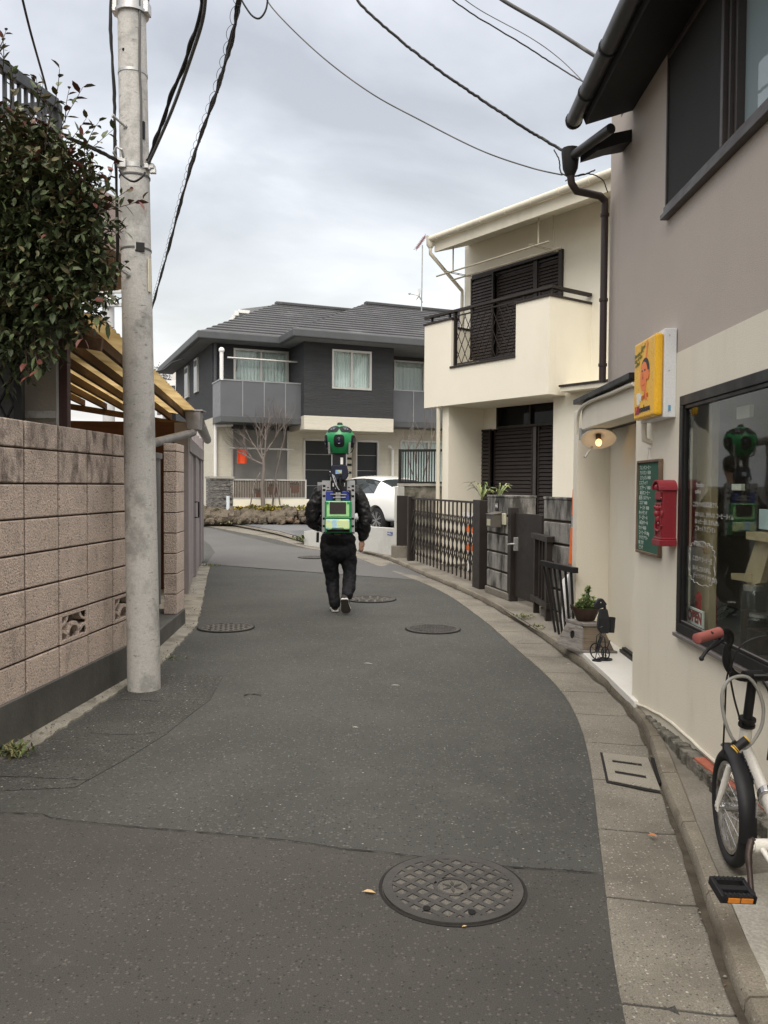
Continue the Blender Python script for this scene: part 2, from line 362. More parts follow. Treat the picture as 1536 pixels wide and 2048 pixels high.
# near asphalt patch and seam
seam=[(-500,1600),(-60,1626),(0,1629),(80,1632),(110,1640),(200,1651),(300,1660),(400,1668),(520,1680),(600,1688),(700,1703),(760,1707),(800,1712),(1000,1736),(1100,1743),(1210,1752)]
S=crom(P2(seam),5); rng=random.Random(3)
S=[p+V((0,rng.uniform(-.006,.006),0)) for p in S]
mb=MB(); n=len(S)
mb.loft([[V((p.x,p.y,.005)),V((p.x*.97,p.y*.5,.005)),V((p.x*.9,-6,.005))] for p in S],caps=False)
mb.build('road_patch',m_asph2,kind='structure')
m_crack=M('crack_tar',(.018,.017,.016),.95,bump=.3,var=.3)
def crack(name,pts,w,z=.0065,jit=.006,seed=1):
    r_=random.Random(seed); P=resample(crom(P2(pts),8),.03); mb=MB(); rg=[]
    for i,p in enumerate(P):
        d=(P[min(i+1,len(P)-1)]-P[max(i-1,0)]).normalized(); nn=V((-d.y,d.x,0)); q=p+nn*r_.uniform(-jit,jit); ww=w*r_.uniform(.15,1.1)
        rg.append([V((q.x,q.y,z+gz(q.y)))-nn*ww/2,V((q.x,q.y,z+gz(q.y)))+nn*ww/2])
    mb.loft(rg,caps=False); mb.build(name,m_crack,kind='structure')
crack('road_crack',seam[1:],.010,.0095,.003)
crack('road_crack',[(180,1466),(240,1471),(318,1466)],.008,.005,.004,2)
crack('road_crack',[(488,1392),(497,1389),(510,1389),(522,1392)],.02,.005,.004,3)
crack('road_crack',[(228,1402),(262,1400),(322,1405)],.010,.005,.004,4)
crack('road_crack',[(0,1555),(60,1556),(186,1562)],.008,.005,.004,5)
m_seam=M('worn_asphalt',(.085,.082,.076),.9,bump=.4,bscale=120,grain=.4,speck=[((.3,.29,.26),80,.2,.12)])
mb=MB(); mb.prism([G(u,v,.001) for u,v in [(446,1352),(420,1400),(380,1430),(330,1470),(250,1520),(150,1575),(-60,1585),(-80,1540),(120,1468),(240,1385),(320,1350)]],(0,0,.002)); mb.build('road_patch',M('old_asphalt',(.058,.058,.053),.9,bump=.7,bscale=100,var=.2,scale=2,grain=.5,speck=[((.13,.128,.118),70,.5,.5),((.015,.015,.015),75,.5,.45),((.40,.39,.36),48,.28,.15)]),kind='structure')
mb=MB(); mb.loft([[G(412,1128,.003),G(900,1165,.003)],[G(430,1105,.003),G(780,1125,.003)],[G(420,1090,.003),G(720,1112,.003)],[G(380,1060,.003),G(560,1090,.003)],[G(300,1045,.003),G(420,1056,.003)]],caps=False)
mb.build('road_patch',M('far_asphalt',(.10,.099,.097),.85,bump=.3,bscale=100,var=.12,scale=.5,grain=.3),kind='structure')
# driveway in front of the far house
mb=MB(); mb.prism([G(u,v,.058) for u,v in [(690,1096),(637,1085),(560,1063),(460,1045),(430,1043),(480,1036),(640,1036),(760,1042),(800,1056),(790,1080)]],(0,0,.012)); mb.build('driveway',m_driveway,kind='structure')
# left concrete strip along the wall foot
Lo=[(-260,1690),(-60,1565),(0,1524),(65,1498),(107,1472),(182,1420),(241,1383),(313,1339),(374,1273),(395,1247),(407,1195),(417,1143),(423,1127)]
Li=[(-260,1640),(-60,1540),(0,1503),(60,1470),(100,1445),(180,1398),(241,1361),(313,1303),(371,1249),(373,1225),(376,1187),(398,1150),(405,1122)]
A=resample(crom(P2(Lo),6),.06); B=resample(crom(P2(Li),6),.05); rng=random.Random(5)
B=[near(B,p) for p in A]; A=[p+V((rng.uniform(-.012,.012),0,0)) for p in A]
mb=MB(); mb.loft([[V((a.x,a.y,-.02)),V((a.x-.004,a.y,.010)),V((b.x-.02,b.y,.016)),V((b.x-.6,b.y,.016))] for a,b in zip(A,B)],caps=False)
mb.build('gutter',M('wall_foot_concrete',(.27,.255,.215),.9,bump=.5,bscale=55,var=.18,scale=3,grain=.25,stain=((.12,.11,.085),4.,.47,.66,ONE,.85)),kind='structure')

# ================= LEFT BLOCK WALL =================
LW=Plane((-2.05,4.4),(.0911,1),(1,-.09))
rt=empty('block_wall',LW.pt(-.5,0,0),'long pinkish split-face block garden wall on a dark concrete footing, left of the road','block wall')
tw0,tw1=-2.6,2.12
hs=[.24+.2*i for i in range(8)]+[1.80]
vent=[]
mbm=MB(); mbt=MB(); mbv=MB(); gap=.010; w=.395; t00=.04-2*w   # joints at u=50 -> t~.27
t_a=LW.hit(50,1000)[0]
cols=[t_a+w*k for k in range(-8,5)]
rng=random.Random(11)
tv=[LW.hit(144,1264)[0],LW.hit(240,1225)[0]]
for r in range(8):
    z0,z1=hs[r],hs[r+1]
    for c in cols:
        a,b=c,c+w
        if b>tw1+.1: continue
        if r==1 and any(a<q<b for q in tv): vent.append((a,b,z0,z1)); continue
        tgt=mbt if (r>=7 or (r==6 and rng.random()<.35)) else mbm
        o=.0+rng.uniform(-.0015,.0015); g=gap/2; ch=.006
        P=LW
        # block with chamfered face
        gv=.009
        f=[P.pt(a+gv,z0+g,-.03),P.pt(b-gv,z0+g,-.03),P.pt(b-gv,z1-g,-.03),P.pt(a+gv,z1-g,-.03),
           P.pt(a+gv,z0+g,o-.006),P.pt(b-gv,z0+g,o-.006),P.pt(b-gv,z1-g,o-.006),P.pt(a+gv,z1-g,o-.006),
           P.pt(a+gv+ch,z0+g+ch,o),P.pt(b-gv-ch,z0+g+ch,o),P.pt(b-gv-ch,z1-g-ch,o),P.pt(a+gv+ch,z1-g-ch,o)]
        tgt.add(f,[(0,1,5,4),(1,2,6,5),(2,3,7,6),(3,0,4,7),(4,5,9,8),(5,6,10,9),(6,7,11,10),(7,4,8,11),(8,9,10,11)])
te=cols[-1]+w if cols[-1]+w<=tw1+.1 else cols[-2]+w
mbm.build('block_face',m_block,rt); mbt.build('weathered_block_face',m_blocktop,rt)
mb=MB(); holes(mb,LW,cols[0],te,.24,1.797,[(a+.03,b-.03,z0+.02,z1-.02) for a,b,z0,z1 in vent],-.12,-.012); mb.build('mortar_core',m_mortar,rt)
mb=MB(); mb.pbox(LW,cols[0],te,0,.25,-.14,.018); mb.build('footing',m_basec,rt,bevel=.006)
for a,b,z0,z1 in vent:
    mv=MB(); mv.mi=0
    g=.006
    holes(mv,LW,a+g,b-g,z0+g,z1-g,[(a+.03,b-.03,z0+.025,z1-.025)],-.1,.001)
    c=(a+b)/2
    def arc(tc,zc,rx,rz,a0,a1):
        n=14
        for k in range(n):
            x0=a0+(a1-a0)*k/n; x1=a0+(a1-a0)*(k+1)/n
            mv.hexa([LW.pt(tc+math.cos(x)*rx*q,zc+math.sin(x)*rz*q,o) for o in (-.08,-.004) for x,q in ((x0,.86),(x1,.86),(x1,1.12),(x0,1.12))])
    arc(c,z0+.02,.085,.095,0,PI); arc(a+.03,z0+.015,.10,.07,0,PI/2); arc(b-.03,z0+.015,.10,.07,PI/2,PI)
    arc(a+.03,z1-.02,.085,.06,-PI/2,0); arc(b-.03,z1-.02,.085,.06,PI,1.5*PI)
    mv.build('vent_block',m_block,rt)
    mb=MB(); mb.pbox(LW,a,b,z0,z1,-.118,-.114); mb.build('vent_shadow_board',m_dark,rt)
# footing beyond the wall, gate recess and far pillar
Q0=G(313,1303); Q1=G(371,1249)
RW=Plane((Q0.x,Q0.y),(Q1.x-Q0.x,Q1.y-Q0.y),(1,0)); Lq=(Q1-Q0).length
rt=empty('gate_pillar',RW.pt(Lq-.2,0,0),'short pinkish block pillar past the concrete utility pole, on a dark step','pillar')
mb=MB(); mb.pbox(RW,-.75,Lq,0,.165,-.9,0); mb.build('step',m_basec,rt,bevel=.008)
mb=MB(); mc=MB()
mc.pbox(RW,Lq-.385,Lq-.008,.168,1.83,-.135,-.02)
for r in range(9):
    z0=.168+r*.2; z1=min(z0+.192,1.84)
    if z1-z0<.03: continue
    mb.pbox(RW,Lq-.39,Lq-.002,z0,z1,-.14,-.012)
mb.build('blocks',m_block,rt,bevel=.006); mc.build('mortar_core',m_mortar,rt)
rt=empty('metal_gate',RW.pt(0,.165,-.25),'narrow grey metal gate between the utility pole and the pink block pillar','gate')
m_ggate=M('grey_gate_paint',(.20,.20,.205),.5,metal=.3,bump=.03,stain=((.09,.085,.08),4,.5,.7,(1,1,.4),.5))
mb=MB(); mb.pbox(RW,-.6,Lq+.1,.2,1.70,-.30,-.27); mb.build('panel',m_ggate,rt)
mb=MB(); mb.pbox(RW,Lq-.47,Lq-.42,.17,1.78,-.31,-.24); mb.pbox(RW,-.6,Lq+.1,1.70,1.76,-.305,-.25); mb.pbox(RW,Lq-.60,Lq-.565,.2,1.70,-.27,-.25); mb.build('frame',m_ggate,rt,bevel=.004)
mb=MB(); mb.tube([RW.pt(Lq-.55,1.0,-.25),RW.pt(Lq-.55,1.0,-.2),RW.pt(Lq-.42,1.0,-.2)],.012); mb.build('latch',m_black,rt,smooth=40)

# lavender steel garage gate with header, gutter
ga=G(376,1187); gb=G(405,1123); SG=Plane((ga.x,ga.y),(gb.x-ga.x,gb.y-ga.y),(1,0)); Ls=(gb-ga).length
m_lav=M('lavender_grey_steel',(.33,.295,.30),.5,metal=.15,bump=.04,bscale=30,var=.06,stain=((.20,.18,.18),3,.5,.75,(1,1,.3),.5))
rt=empty('garage_gate',SG.pt(0,0,0),'tall lavender-grey steel garage gate with a black pull handle at the far left kerb','garage gate')
zt=1.88; npan=5
mb=MB()
for k in range(npan):
    t0=Ls*k/npan; t1=Ls*(k+1)/npan
    mb.pbox(SG,t0+.02,t1-.02,.03,zt-.01,-.06,-.02 if k%2 else 0)
    mb.pbox(SG,t0+.02,t0+.09,.03,zt-.01,-.02 if k%2 else 0,.02 if not k%2 else .0)
mb.build('door_panel',m_lav,rt,bevel=.004)
mb=MB(); mb.pbox(SG,-.16,0,0,2.24,-.16,.02); mb.pbox(SG,0,Ls,zt,2.06,-.10,.03)
for k in range(1,7): mb.pbox(SG,Ls*k/6-.04,Ls*k/6,2.06,2.26,-.08,.01)
mb.pbox(SG,Ls,Ls+.12,0,2.3,-.12,.02); mb.build('frame',m_lav,rt,bevel=.005)
mb=MB(); h=SG.hit(388,1051); t=h[0]; mb.tube([SG.pt(t,.95,.01),SG.pt(t,.95,.07),SG.pt(t,1.18,.07),SG.pt(t,1.18,.01)],.014); mb.build('handle',m_black,rt,smooth=40)
m_ggut=M('grey_gutter_plastic',(.25,.24,.235),.5,bump=.05,var=.12,stain=((.10,.085,.07),5,.48,.7,ONE,.7))
rt=empty('rain_gutter',D(392,850,10.6),'grey half-round rain gutter with hopper box and sloping downpipe above the garage gate','gutter')
g0=D(398,846,10.5); g1=D(415,880,15.9); mb=MB(); mb.tube([g0,g1],.075,12); mb.build('channel',m_ggut,rt,smooth=40)
c=D(387,840,10.4); ux=V((1,0,0)); uy=V((0,1,0)); uz=V((0,0,1))
mb=MB(); mb.hexa([c+V(p) for p in [(-.07,-.08,-.13),(.09,-.08,-.13),(.09,.08,-.13),(-.07,.08,-.13),(-.09,-.1,.1),(.11,-.1,.1),(.11,.1,.1),(-.09,.1,.1)]]); mb.box(c.x-.12,c.x+.14,c.y-.11,c.y+.11,c.z+.1,c.z+.12); mb.build('hopper',m_ggut,rt,bevel=.02)
mb=MB(); mb.tube([D(388,852,10.4),D(385,866,10.35),D(376,868,10.3),D(300,888,8.6)],.05,12); mb.build('downpipe',m_ggut,rt,smooth=50)

# yellow corrugated lean-to canopy
m_poly=bpy.data.materials.new('yellow_polycarbonate'); m_poly.use_nodes=True
def polymat():
    nt=m_poly.node_tree; nt.nodes.clear(); N=nt.nodes.new; L=nt.links.new
    out=N('ShaderNodeOutputMaterial'); mx=N('ShaderNodeMixShader'); mx.inputs[0].default_value=.62
    d=N('ShaderNodeBsdfDiffuse'); t=N('ShaderNodeBsdfTranslucent'); tc=N('ShaderNodeTexCoord'); no=N('ShaderNodeTexNoise'); no.inputs['Scale'].default_value=2.5; no.inputs['Detail'].default_value=6
    r=N('ShaderNodeValToRGB'); r.color_ramp.elements[0].position=.35; r.color_ramp.elements[0].color=(.36,.25,.10,1); r.color_ramp.elements[1].position=.65; r.color_ramp.elements[1].color=(.66,.50,.25,1)
    L(tc.outputs['Object'],no.inputs['Vector']); L(no.outputs[0],r.inputs[0]); L(r.outputs[0],d.inputs[0]); L(r.outputs[0],t.inputs[0])
    L(d.outputs[0],mx.inputs[1]); L(t.outputs[0],mx.inputs[2]); L(mx.outputs[0],out.inputs[0])
polymat()
m_rwood=M('weathered_rafter_wood',(.105,.058,.030),.8,bump=.4,bscale=30,var=.35,scale=4,stretch=(1,.15,1),stain=((.30,.20,.10),5,.5,.7,(1,.2,1),.6))
e0=D(168,632,5.3); e1=D(387,832,11.4)
CP=Plane((e0.x,e0.y),(e1.x-e0.x,e1.y-e0.y),(1,0)); Lc=(V((e1.x,e1.y))-V((e0.x,e0.y))).length
def cz(t,o): return e0.z+(e1.z-e0.z)*t/Lc+.15*(-o)
rt=empty('canopy',V((e0.x,e0.y,0)),'yellow corrugated plastic lean-to canopy on dark timber rafters behind the block wall','canopy')
mb=MB(); nx=90; rings=[]
for j in range(0,17):
    o=.12-j*.45; rings.append([CP.pt(-.1+(Lc+.1)*i/260,cz(-.1+(Lc+.1)*i/260,o)+.012*math.sin(i*1.05),o) for i in range(261)])
mb.loft(rings,caps=False); mb.build('sheet',m_poly,rt,smooth=180)
for k in range(22):
    o=-.02-k*.285; mb=MB()
    p=CP.pt(-.0,cz(0,o)-.07,o); q=CP.pt(Lc-.05,cz(Lc,o)-.07,o); mb.bar(p,q,.038,.08); mb.build('purlin',m_rwood,rt,bevel=.004)
for k,t in enumerate((.06,6.0)):
    mb=MB(); mb.bar(CP.pt(t,cz(t,.1)-.155,.1),CP.pt(t,cz(t,-6.3)-.155,-6.3),.05,.08); mb.build('cross_rafter',m_rwood,rt,bevel=.004)
p=D(130,860,5.25)
mb=MB(); mb.box(p.x-.028,p.x+.028,p.y-.03,p.y+.03,0,D(130,640,5.25).z); mb.build('post',M('red_brown_steel',(.055,.026,.022),.45,bump=.05,var=.15,stain=((.12,.07,.05),6,.55,.75,(1,1,.3),.6)),rt,bevel=.004)
q=CP.pt(Lc-.1,0,-.1); mb=MB(); mb.box(q.x-.04,q.x+.04,q.y-.04,q.y+.04,0,cz(Lc,0)-.1); mb.build('post',m_rwood,rt)
mb=MB(); mb.pbox(CP,-2,Lc-.1,.0,3.45,-6.6,-6.5); mb.pbox(CP,Lc-.2,Lc-.15,0,2.28,-6.5,-.2); mb.build('back_board',M('red_brown_board',(.10,.045,.03),.8,var=.2,stretch=(1,1,6)),rt)

# left house
m_lhouse=M('beige_render',(.50,.46,.40),.85,bump=.35,bscale=70,var=.08,scale=2,stain=((.33,.29,.25),2,.5,.75,(1,1,.4),.6))
m_soffit=M('brown_soffit',(.30,.23,.185),.8,bump=.2,bscale=30,var=.1)
rt=empty('left_house',V((-3.6,4.5,0)),'beige rendered house behind the block wall and shrub, with a rounded overhanging upper slab','house')
x0=D(38,800,5.35).x; x1=D(118,800,5.35).x
mb=MB(); mb.box(-7,-4.2,5.35,9.5,0,3.2); mb.box(-4.199,x1,5.35,5.52,0,3.2); mb.build('wall',m_lhouse,rt,bevel=.004)
mb=MB(); xx=D(114,800,5.2).x; mb.tube([V((xx,5.26,.3)),V((xx,5.26,3.2))],.028,12); mb.build('downpipe',m_white,rt,smooth=60)
zb=D(80,830,5.3).z; mb=MB(); mb.box(x0,x1+.02,5.28,5.33,zb-.02,zb+.025); mb.build('sill_flashing',M('white_flashing',(.66,.65,.62),.6,stain=((.2,.17,.14),9,.5,.65,ONE,.8)),rt)
# rounded overhang slab
zlo=3.22; out=[V((-7,5.8,0)),V((-2.75,5.8,0))]+[V((-2.72+.72*math.sin(a),6.75-.95*math.cos(a),0)) for a in [PI*k/18 for k in range(1,18)]]+[V((-2.75,7.7,0)),V((-7,7.9,0))]
mb=MB(); mb.prism([V((p.x,p.y,zlo)) for p in out],(0,0,.05)); mb.build('soffit',m_soffit,rt)
mb=MB(); mb.prism([V((p.x,p.y,zlo+.052)) for p in out],(0,0,.36)); mb.build('upper_slab',M('pinkish_render',(.42,.345,.32),.85,bump=.3,bscale=60,var=.08,stain=((.30,.235,.21),3,.5,.7,(1,1,.3),.6)),rt,smooth=40)
# dark lattice window grille at far left
rt=empty('window_grille',V((-2.62,4.95,1.8)),'black diamond lattice window grille low behind the hedge at the left edge','grille')
mb=MB(); ya=5.05; xa=D(-120,800,ya).x; xb=D(40,800,ya).x; za=1.75; zc=2.75
for s in (1,-1):
    for k in range(-8,16):
        x=xa+k*.09; 
        a=V((x,ya,za)); b=V((x+s*.5,ya,zc))
        # clip
        def cl(p,q):
            ts=[0,1]
            for lim,sg in ((xa,1),(xb,-1)):
                d=q.x-p.x
                if abs(d)<1e-9: continue
                t=(lim-p.x)/d
                if (d*sg>0): ts[0]=max(ts[0],t)
                else: ts[1]=min(ts[1],t)
            return (p+(q-p)*ts[0],p+(q-p)*ts[1]) if ts[0]<ts[1]-.02 else None
        c_=cl(a,b)
        if c_: mb.bar(c_[0]+V((0,.006*s,0)),c_[1]+V((0,.006*s,0)),.016,.01)
mb.build('lattice',m_black,rt)
mb=MB(); mb.box(xa-.03,xa,ya-.02,ya+.02,za,zc); mb.box(xb-.03,xb+.02,ya-.025,ya+.025,za,zc); mb.box(xa,xb-.03,ya-.02,ya+.02,za,za+.04); mb.box(xa,xb-.03,ya-.02,ya+.02,zc-.04,zc); mb.build('frame',m_black,rt,bevel=.003)
mb=MB(); mb.box(xa,xb-.03,ya+.1,ya+.12,za,zc); mb.build('dark_pane',M('grille_backing',(.10,.10,.10),.3,bump=0),rt)
# balcony railing upper left
m_rail=M('railing_paint',(.060,.062,.066),.5,metal=.3,bump=.03)
rt=empty('balcony_railing',V((-2.4,5.2,3)),'dark grey iron balcony railing with a corner post, upper left above the shrub','railing')
a=D(-160,20,4.2); b=D(112,208,6.1)
mb=MB(); mb.bar(a,b,.05,.075); mb.bar(a-V((0,0,.75)),b-V((0,0,.75)),.03,.04); mb.build('top_rail',m_rail,rt,bevel=.005)
mb=MB(); n=17
for k in range(1,n):
    p=a+(b-a)*k/n; mb.box(p.x-.010,p.x+.010,p.y-.012,p.y+.012,p.z-.75,p.z-.03)
mb.build('balusters',m_rail,rt)
mb=MB(); mb.box(b.x-.035,b.x+.035,b.y-.035,b.y+.035,D(112,420,6.1).z,b.z+.0); mb.build('corner_post',m_rail,rt,bevel=.005)
mb=MB(); mb.bar(b-V((0,0,.02)),b+V((-2.6,.5,-.02)),.05,.07); mb.bar(b-V((0,0,.75)),b+V((-2.6,.5,-.75)),.03,.04)
for k in range(1,22):
    p=b+V((-2.6,.5,0))*k/22; mb.box(p.x-.01,p.x+.01,p.y-.01,p.y+.01,p.z-.75,p.z-.03)
mb.build('return_rail',m_rail,rt)

# ================= UTILITY POLE =================
Y=5.74; pb=G(279,1386); pb=V((pb.x,pb.y+.11,0)); kx=(D(253,0,Y)-D(278.5,1380,Y)); top=V((D(253,0,Y).x-.0,Y+.05,0))
axx=lambda z: V((pb.x+(D(253,0,Y).x-D(278.5,1386,Y).x)*(z/D(253,0,Y).z),pb.y,z))
rad=lambda z: .1135-(z/4.8)*.020
rt=empty('utility_pole',pb,'thick pale concrete utility pole with steel bands and climbing bolts, standing at the left kerb','utility pole')
mb=MB(); zs=[-.02,.0,.3,.8,1.5,2.2,3,3.8,4.6,5.4,6.2,7.2]; mb.tube([axx(z) for z in zs],[rad(z) for z in zs],40); mb.build('shaft',m_pole,rt,smooth=50)
def onpole(u,v,o=0.):
    """point on the front of the pole seen at pixel"""
    P=D(u,v,pb.y-.1); c=axx(P.z); r_=rad(P.z)+o; dx=max(-r_*.98,min(r_*.98,P.x-c.x)); return V((c.x+dx,c.y-math.sqrt(r_*r_-dx*dx),P.z))
def band(z,h,o=.003,mat=m_galv,nm='band'):
    mb=MB(); c=axx(z); r_=rad(z)+o; mb.lathe([(r_-.006,-h/2),(r_,-h/2),(r_,h/2),(r_-.006,h/2)],c,n=40); return mb.build(nm,mat,rt,smooth=40)
zz=lambda v: D(255,v,pb.y-.1).z
band(zz(2),.06,.012); band(zz(12),.02,.02); band(zz(135),.018,.004); band(zz(327),.03,.004); band(zz(345),.012,.006,m_gcable,'dark_band'); band(zz(493),.012,.004,m_gcable,'dark_band')
for u in (222,292):
    mb=MB(); p=onpole(u+ (6 if u<250 else -6),6); mb.box(p.x-.035,p.x+.035,p.y-.03,p.y+.05,p.z-.03,p.z+.05); mb.build('clamp',m_galv,rt,bevel=.006)
for u,v,s in ((250,252,-1),(257,550,-1)):
    mb=MB(); p=onpole(u,v); q=p+V((-.055,-.07,.035)); mb.cyl(p,q,.009,10); d=(q-p).normalized(); mb.cyl(q,q+d*.012,.014,10); mb.cyl(p-d*.01,p+d*.008,.017,10); mb.build('step_bolt',m_galv,rt,smooth=40)
mb=MB(); p=onpole(246,97); mb.cyl(p+V((0,.01,0)),p+V((0,-.002,0)),.010,14); mb.build('bolt_hole',m_dark,rt)
mb=MB(); p=onpole(263,849); mb.lathe([(.013,-.004),(.013,.004),(.009,.004),(.009,-.004)],p,axis=(0,-1,0),n=16); mb.build('bolt_ring',m_galv,rt,smooth=40)
mb=MB(); mb.tube([onpole(275,-60,.008),onpole(277,40,.008),onpole(277,130,.008),onpole(280,200,.008),onpole(281,330,.008)],.008,8); mb.build('grey_conduit',m_gcable,rt,smooth=60)
mb=MB(); p=onpole(279,493,.004); mb.obox(p,V((1,.3,0)).normalized(),V((-.3,1,0)).normalized(),uz,.031,.006,.031); mb.build('black_tag',m_black,rt,bevel=.003)
mb=MB(); p=onpole(271,490,.003); mb.obox(p,ux,uy,uz,.004,.004,.03); mb.build('tag_clip',m_galv,rt)
mb=MB(); p=onpole(294,546,.006); mb.obox(p,V((.25,1,0)).normalized(),V((1,-.25,0)).normalized(),uz,.018,.004,.115); mb.build('cream_plate',M('cream_plate',(.62,.58,.46),.6),rt,bevel=.002)
mb=MB(); p=onpole(284,255,.003); mb.obox(p,V((.4,1,0)).normalized(),V((1,-.4,0)).normalized(),uz,.010,.003,.06); mb.build('black_strip',m_black,rt)
# bracket with hook at mid height
mb=MB(); p=onpole(243,318); mb.box(p.x-.03,p.x+.03,p.y-.03,p.y+.02,p.z-.055,p.z+.01)
mb.tube([p+V((-.03,-.02,.0)),p+V((-.045,-.05,.03)),p+V((-.02,-.06,.065)),p+V((.012,-.05,.05)),p+V((.016,-.03,.01))],.009,8)
mb.tube([p+V((-.05,-.02,-.02)),p+V((.01,-.02,-.035))],.007,8); mb.build('hook_bracket',m_galv,rt,bevel=.002)
mb=MB(); p=onpole(289,325); mb.box(p.x-.02,p.x+.05,p.y-.04,p.y+.02,p.z-.02,p.z+.012); mb.cyl(p+V((.02,-.03,-.03)),p+V((.02,-.03,.04)),.012); mb.box(p.x+.02,p.x+.06,p.y-.03,p.y,p.z-.05,p.z-.015); mb.build('cable_bracket',m_galv,rt,bevel=.003)
# ================= SHRUB =================
def leafmat(name,c,r=.5):
    return M(name,c,r,bump=0,var=.35,scale=9,grain=.1,bscale=20,spec=.35)
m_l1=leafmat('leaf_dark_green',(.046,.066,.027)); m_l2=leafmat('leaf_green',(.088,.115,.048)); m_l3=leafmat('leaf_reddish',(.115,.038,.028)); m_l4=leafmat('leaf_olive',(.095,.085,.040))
m_twig=M('twig_bark',(.06,.04,.03),.85,var=.2)
def leaf(mb,p,d,up,L,w,fold=.25,curl=.15):
    d=d.normalized(); s=d.cross(up)
    if s.length<.01: s=V((1,0,0))
    s.normalize(); u=s.cross(d).normalized()
    P=lambda a,b,c:p+d*(L*a)+s*(L*w*b)+u*(L*c)
    mb.add([P(0,0,0),P(.3,.42,fold*w*.42),P(.65,.40,fold*w*.4-curl*.4),P(1,0,-curl),P(.65,-.40,fold*w*.4-curl*.4),P(.3,-.42,fold*w*.42),P(.32,0,0),P(.66,0,-curl*.4)],
      [(0,1,6),(1,2,7,6),(2,3,7),(0,6,5),(6,7,4,5),(7,3,4)])
def twig(mb,tw,p,d,L,nl,ls,mats,rng,tipred=.3,r=.004):
    d=d.normalized(); pts=[]; q=p.copy(); dd=d.copy()
    for i in range(6):
        pts.append(q.copy()); dd=(dd+V((rng.uniform(-.15,.15),rng.uniform(-.15,.15),rng.uniform(-.05,.18)))).normalized(); q+=dd*L/5
    tw.tube(pts,[r*(1-.12*i) for i in range(6)],4)
    for i in range(nl):
        t=.15+.85*i/(nl-1); k=min(4,int(t*5)); f=t*5-k; c=pts[k].lerp(pts[k+1],f); ax=(pts[k+1]-pts[k]).normalized()
        a=i*2.4+rng.uniform(-.4,.4); x,y,_=basis(ax); out=(x*math.cos(a)+y*math.sin(a))
        ld=(ax*rng.uniform(.5,1.1)+out+V((0,0,rng.uniform(-.35,.2)))).normalized()
        red=rng.random()< (tipred if t>.6 else tipred*.25)
        mb.mi=2 if red else rng.choice(mats); leaf(mb,c,ld,V((0,0,1)) if rng.random()<.8 else V((rng.uniform(-1,1),rng.uniform(-1,1),.3)),ls*rng.uniform(.75,1.2),rng.uniform(.40,.58),rng.uniform(.1,.5),rng.uniform(.0,.3))
rng=random.Random(21)
cen=D(60,470,4.75)
rt=empty('shrub',V((-2.45,4.95,0)),'large dark green shrub with reddish new leaves hanging over the block wall','shrub')
lf=MB(); tw=MB(); 
blobs=[(40,600,4.75,105),(60,480,4.8,125),(10,400,4.85,105),(110,490,4.75,95),(120,390,4.75,75),(85,650,4.7,60),(160,545,4.75,50),(5,300,4.95,60),(175,450,4.7,45),(-90,520,4.8,150),(-100,400,4.9,110),(50,335,4.8,60),(130,600,4.7,50),(60,370,4.8,90),(30,690,4.75,50),(165,590,4.7,38)]
k=4.75/1650
for (u,v,Y,r_) in blobs:
    c=D(u,v,Y); rr=r_*Y/1650; n=int(165*(rr/.3)**2)+30
    for i in range(n):
        dv=V((rng.gauss(0,1),rng.gauss(0,1)-.35,rng.gauss(0,1))).normalized(); rad_=rr*rng.uniform(.35,.93)
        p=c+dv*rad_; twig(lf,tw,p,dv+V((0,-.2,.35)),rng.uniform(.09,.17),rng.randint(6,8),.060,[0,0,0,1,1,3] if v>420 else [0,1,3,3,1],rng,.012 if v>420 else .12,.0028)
core=MB()
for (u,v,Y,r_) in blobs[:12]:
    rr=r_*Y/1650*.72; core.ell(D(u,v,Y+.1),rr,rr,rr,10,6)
sprigs=[((90,300),(105,150),9),((100,300),(160,190),10),((130,330),(212,262),9),((60,240),(90,170),7),((20,220),(35,140),6),((5,150),(8,80),4),((170,430),(262,385),12),((150,380),(185,300),9),((180,460),(225,345),8),((120,560),(205,600),10),((140,590),(200,640),9),((70,650),(75,735),9),((100,650),(95,700),7),((150,500),(240,500-40),8),((170,420),(215,370),8),((100,350),(170,255),9),((-10,140),(5,60),4),((140,640),(175,665),6),((50,680),(62,725),6),((155,470),(210,520),8)]
for (a,b,n) in sprigs:
    p=D(*a,4.62); q=D(*b,4.5); twig(lf,tw,p,q-p-V((0,0,.06)),(q-p).length*1.12,n,.070,[1,3,0,1],rng,.34,.0035)
    if b[1]<450:
        mid=(p+q)/2; twig(lf,tw,mid,(q-p)+V((rng.uniform(-.2,.2),0,rng.uniform(-.1,.2))),(q-p).length*.5,6,.052,[1,3,1],rng,.4,.003)
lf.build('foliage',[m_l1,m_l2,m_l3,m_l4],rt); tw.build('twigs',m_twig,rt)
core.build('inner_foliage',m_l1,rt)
mb=MB(); mb.tube([V((-2.45,4.95,0)),V((-2.5,4.95,1)),V((-2.4,4.9,1.9)),V((-2.3,4.85,2.6))],[.05,.045,.035,.02],8); mb.tube([V((-2.5,4.95,1)),V((-2.75,5.0,2)),V((-2.8,5,2.8))],[.035,.03,.015],8); mb.build('trunk',m_twig,rt)

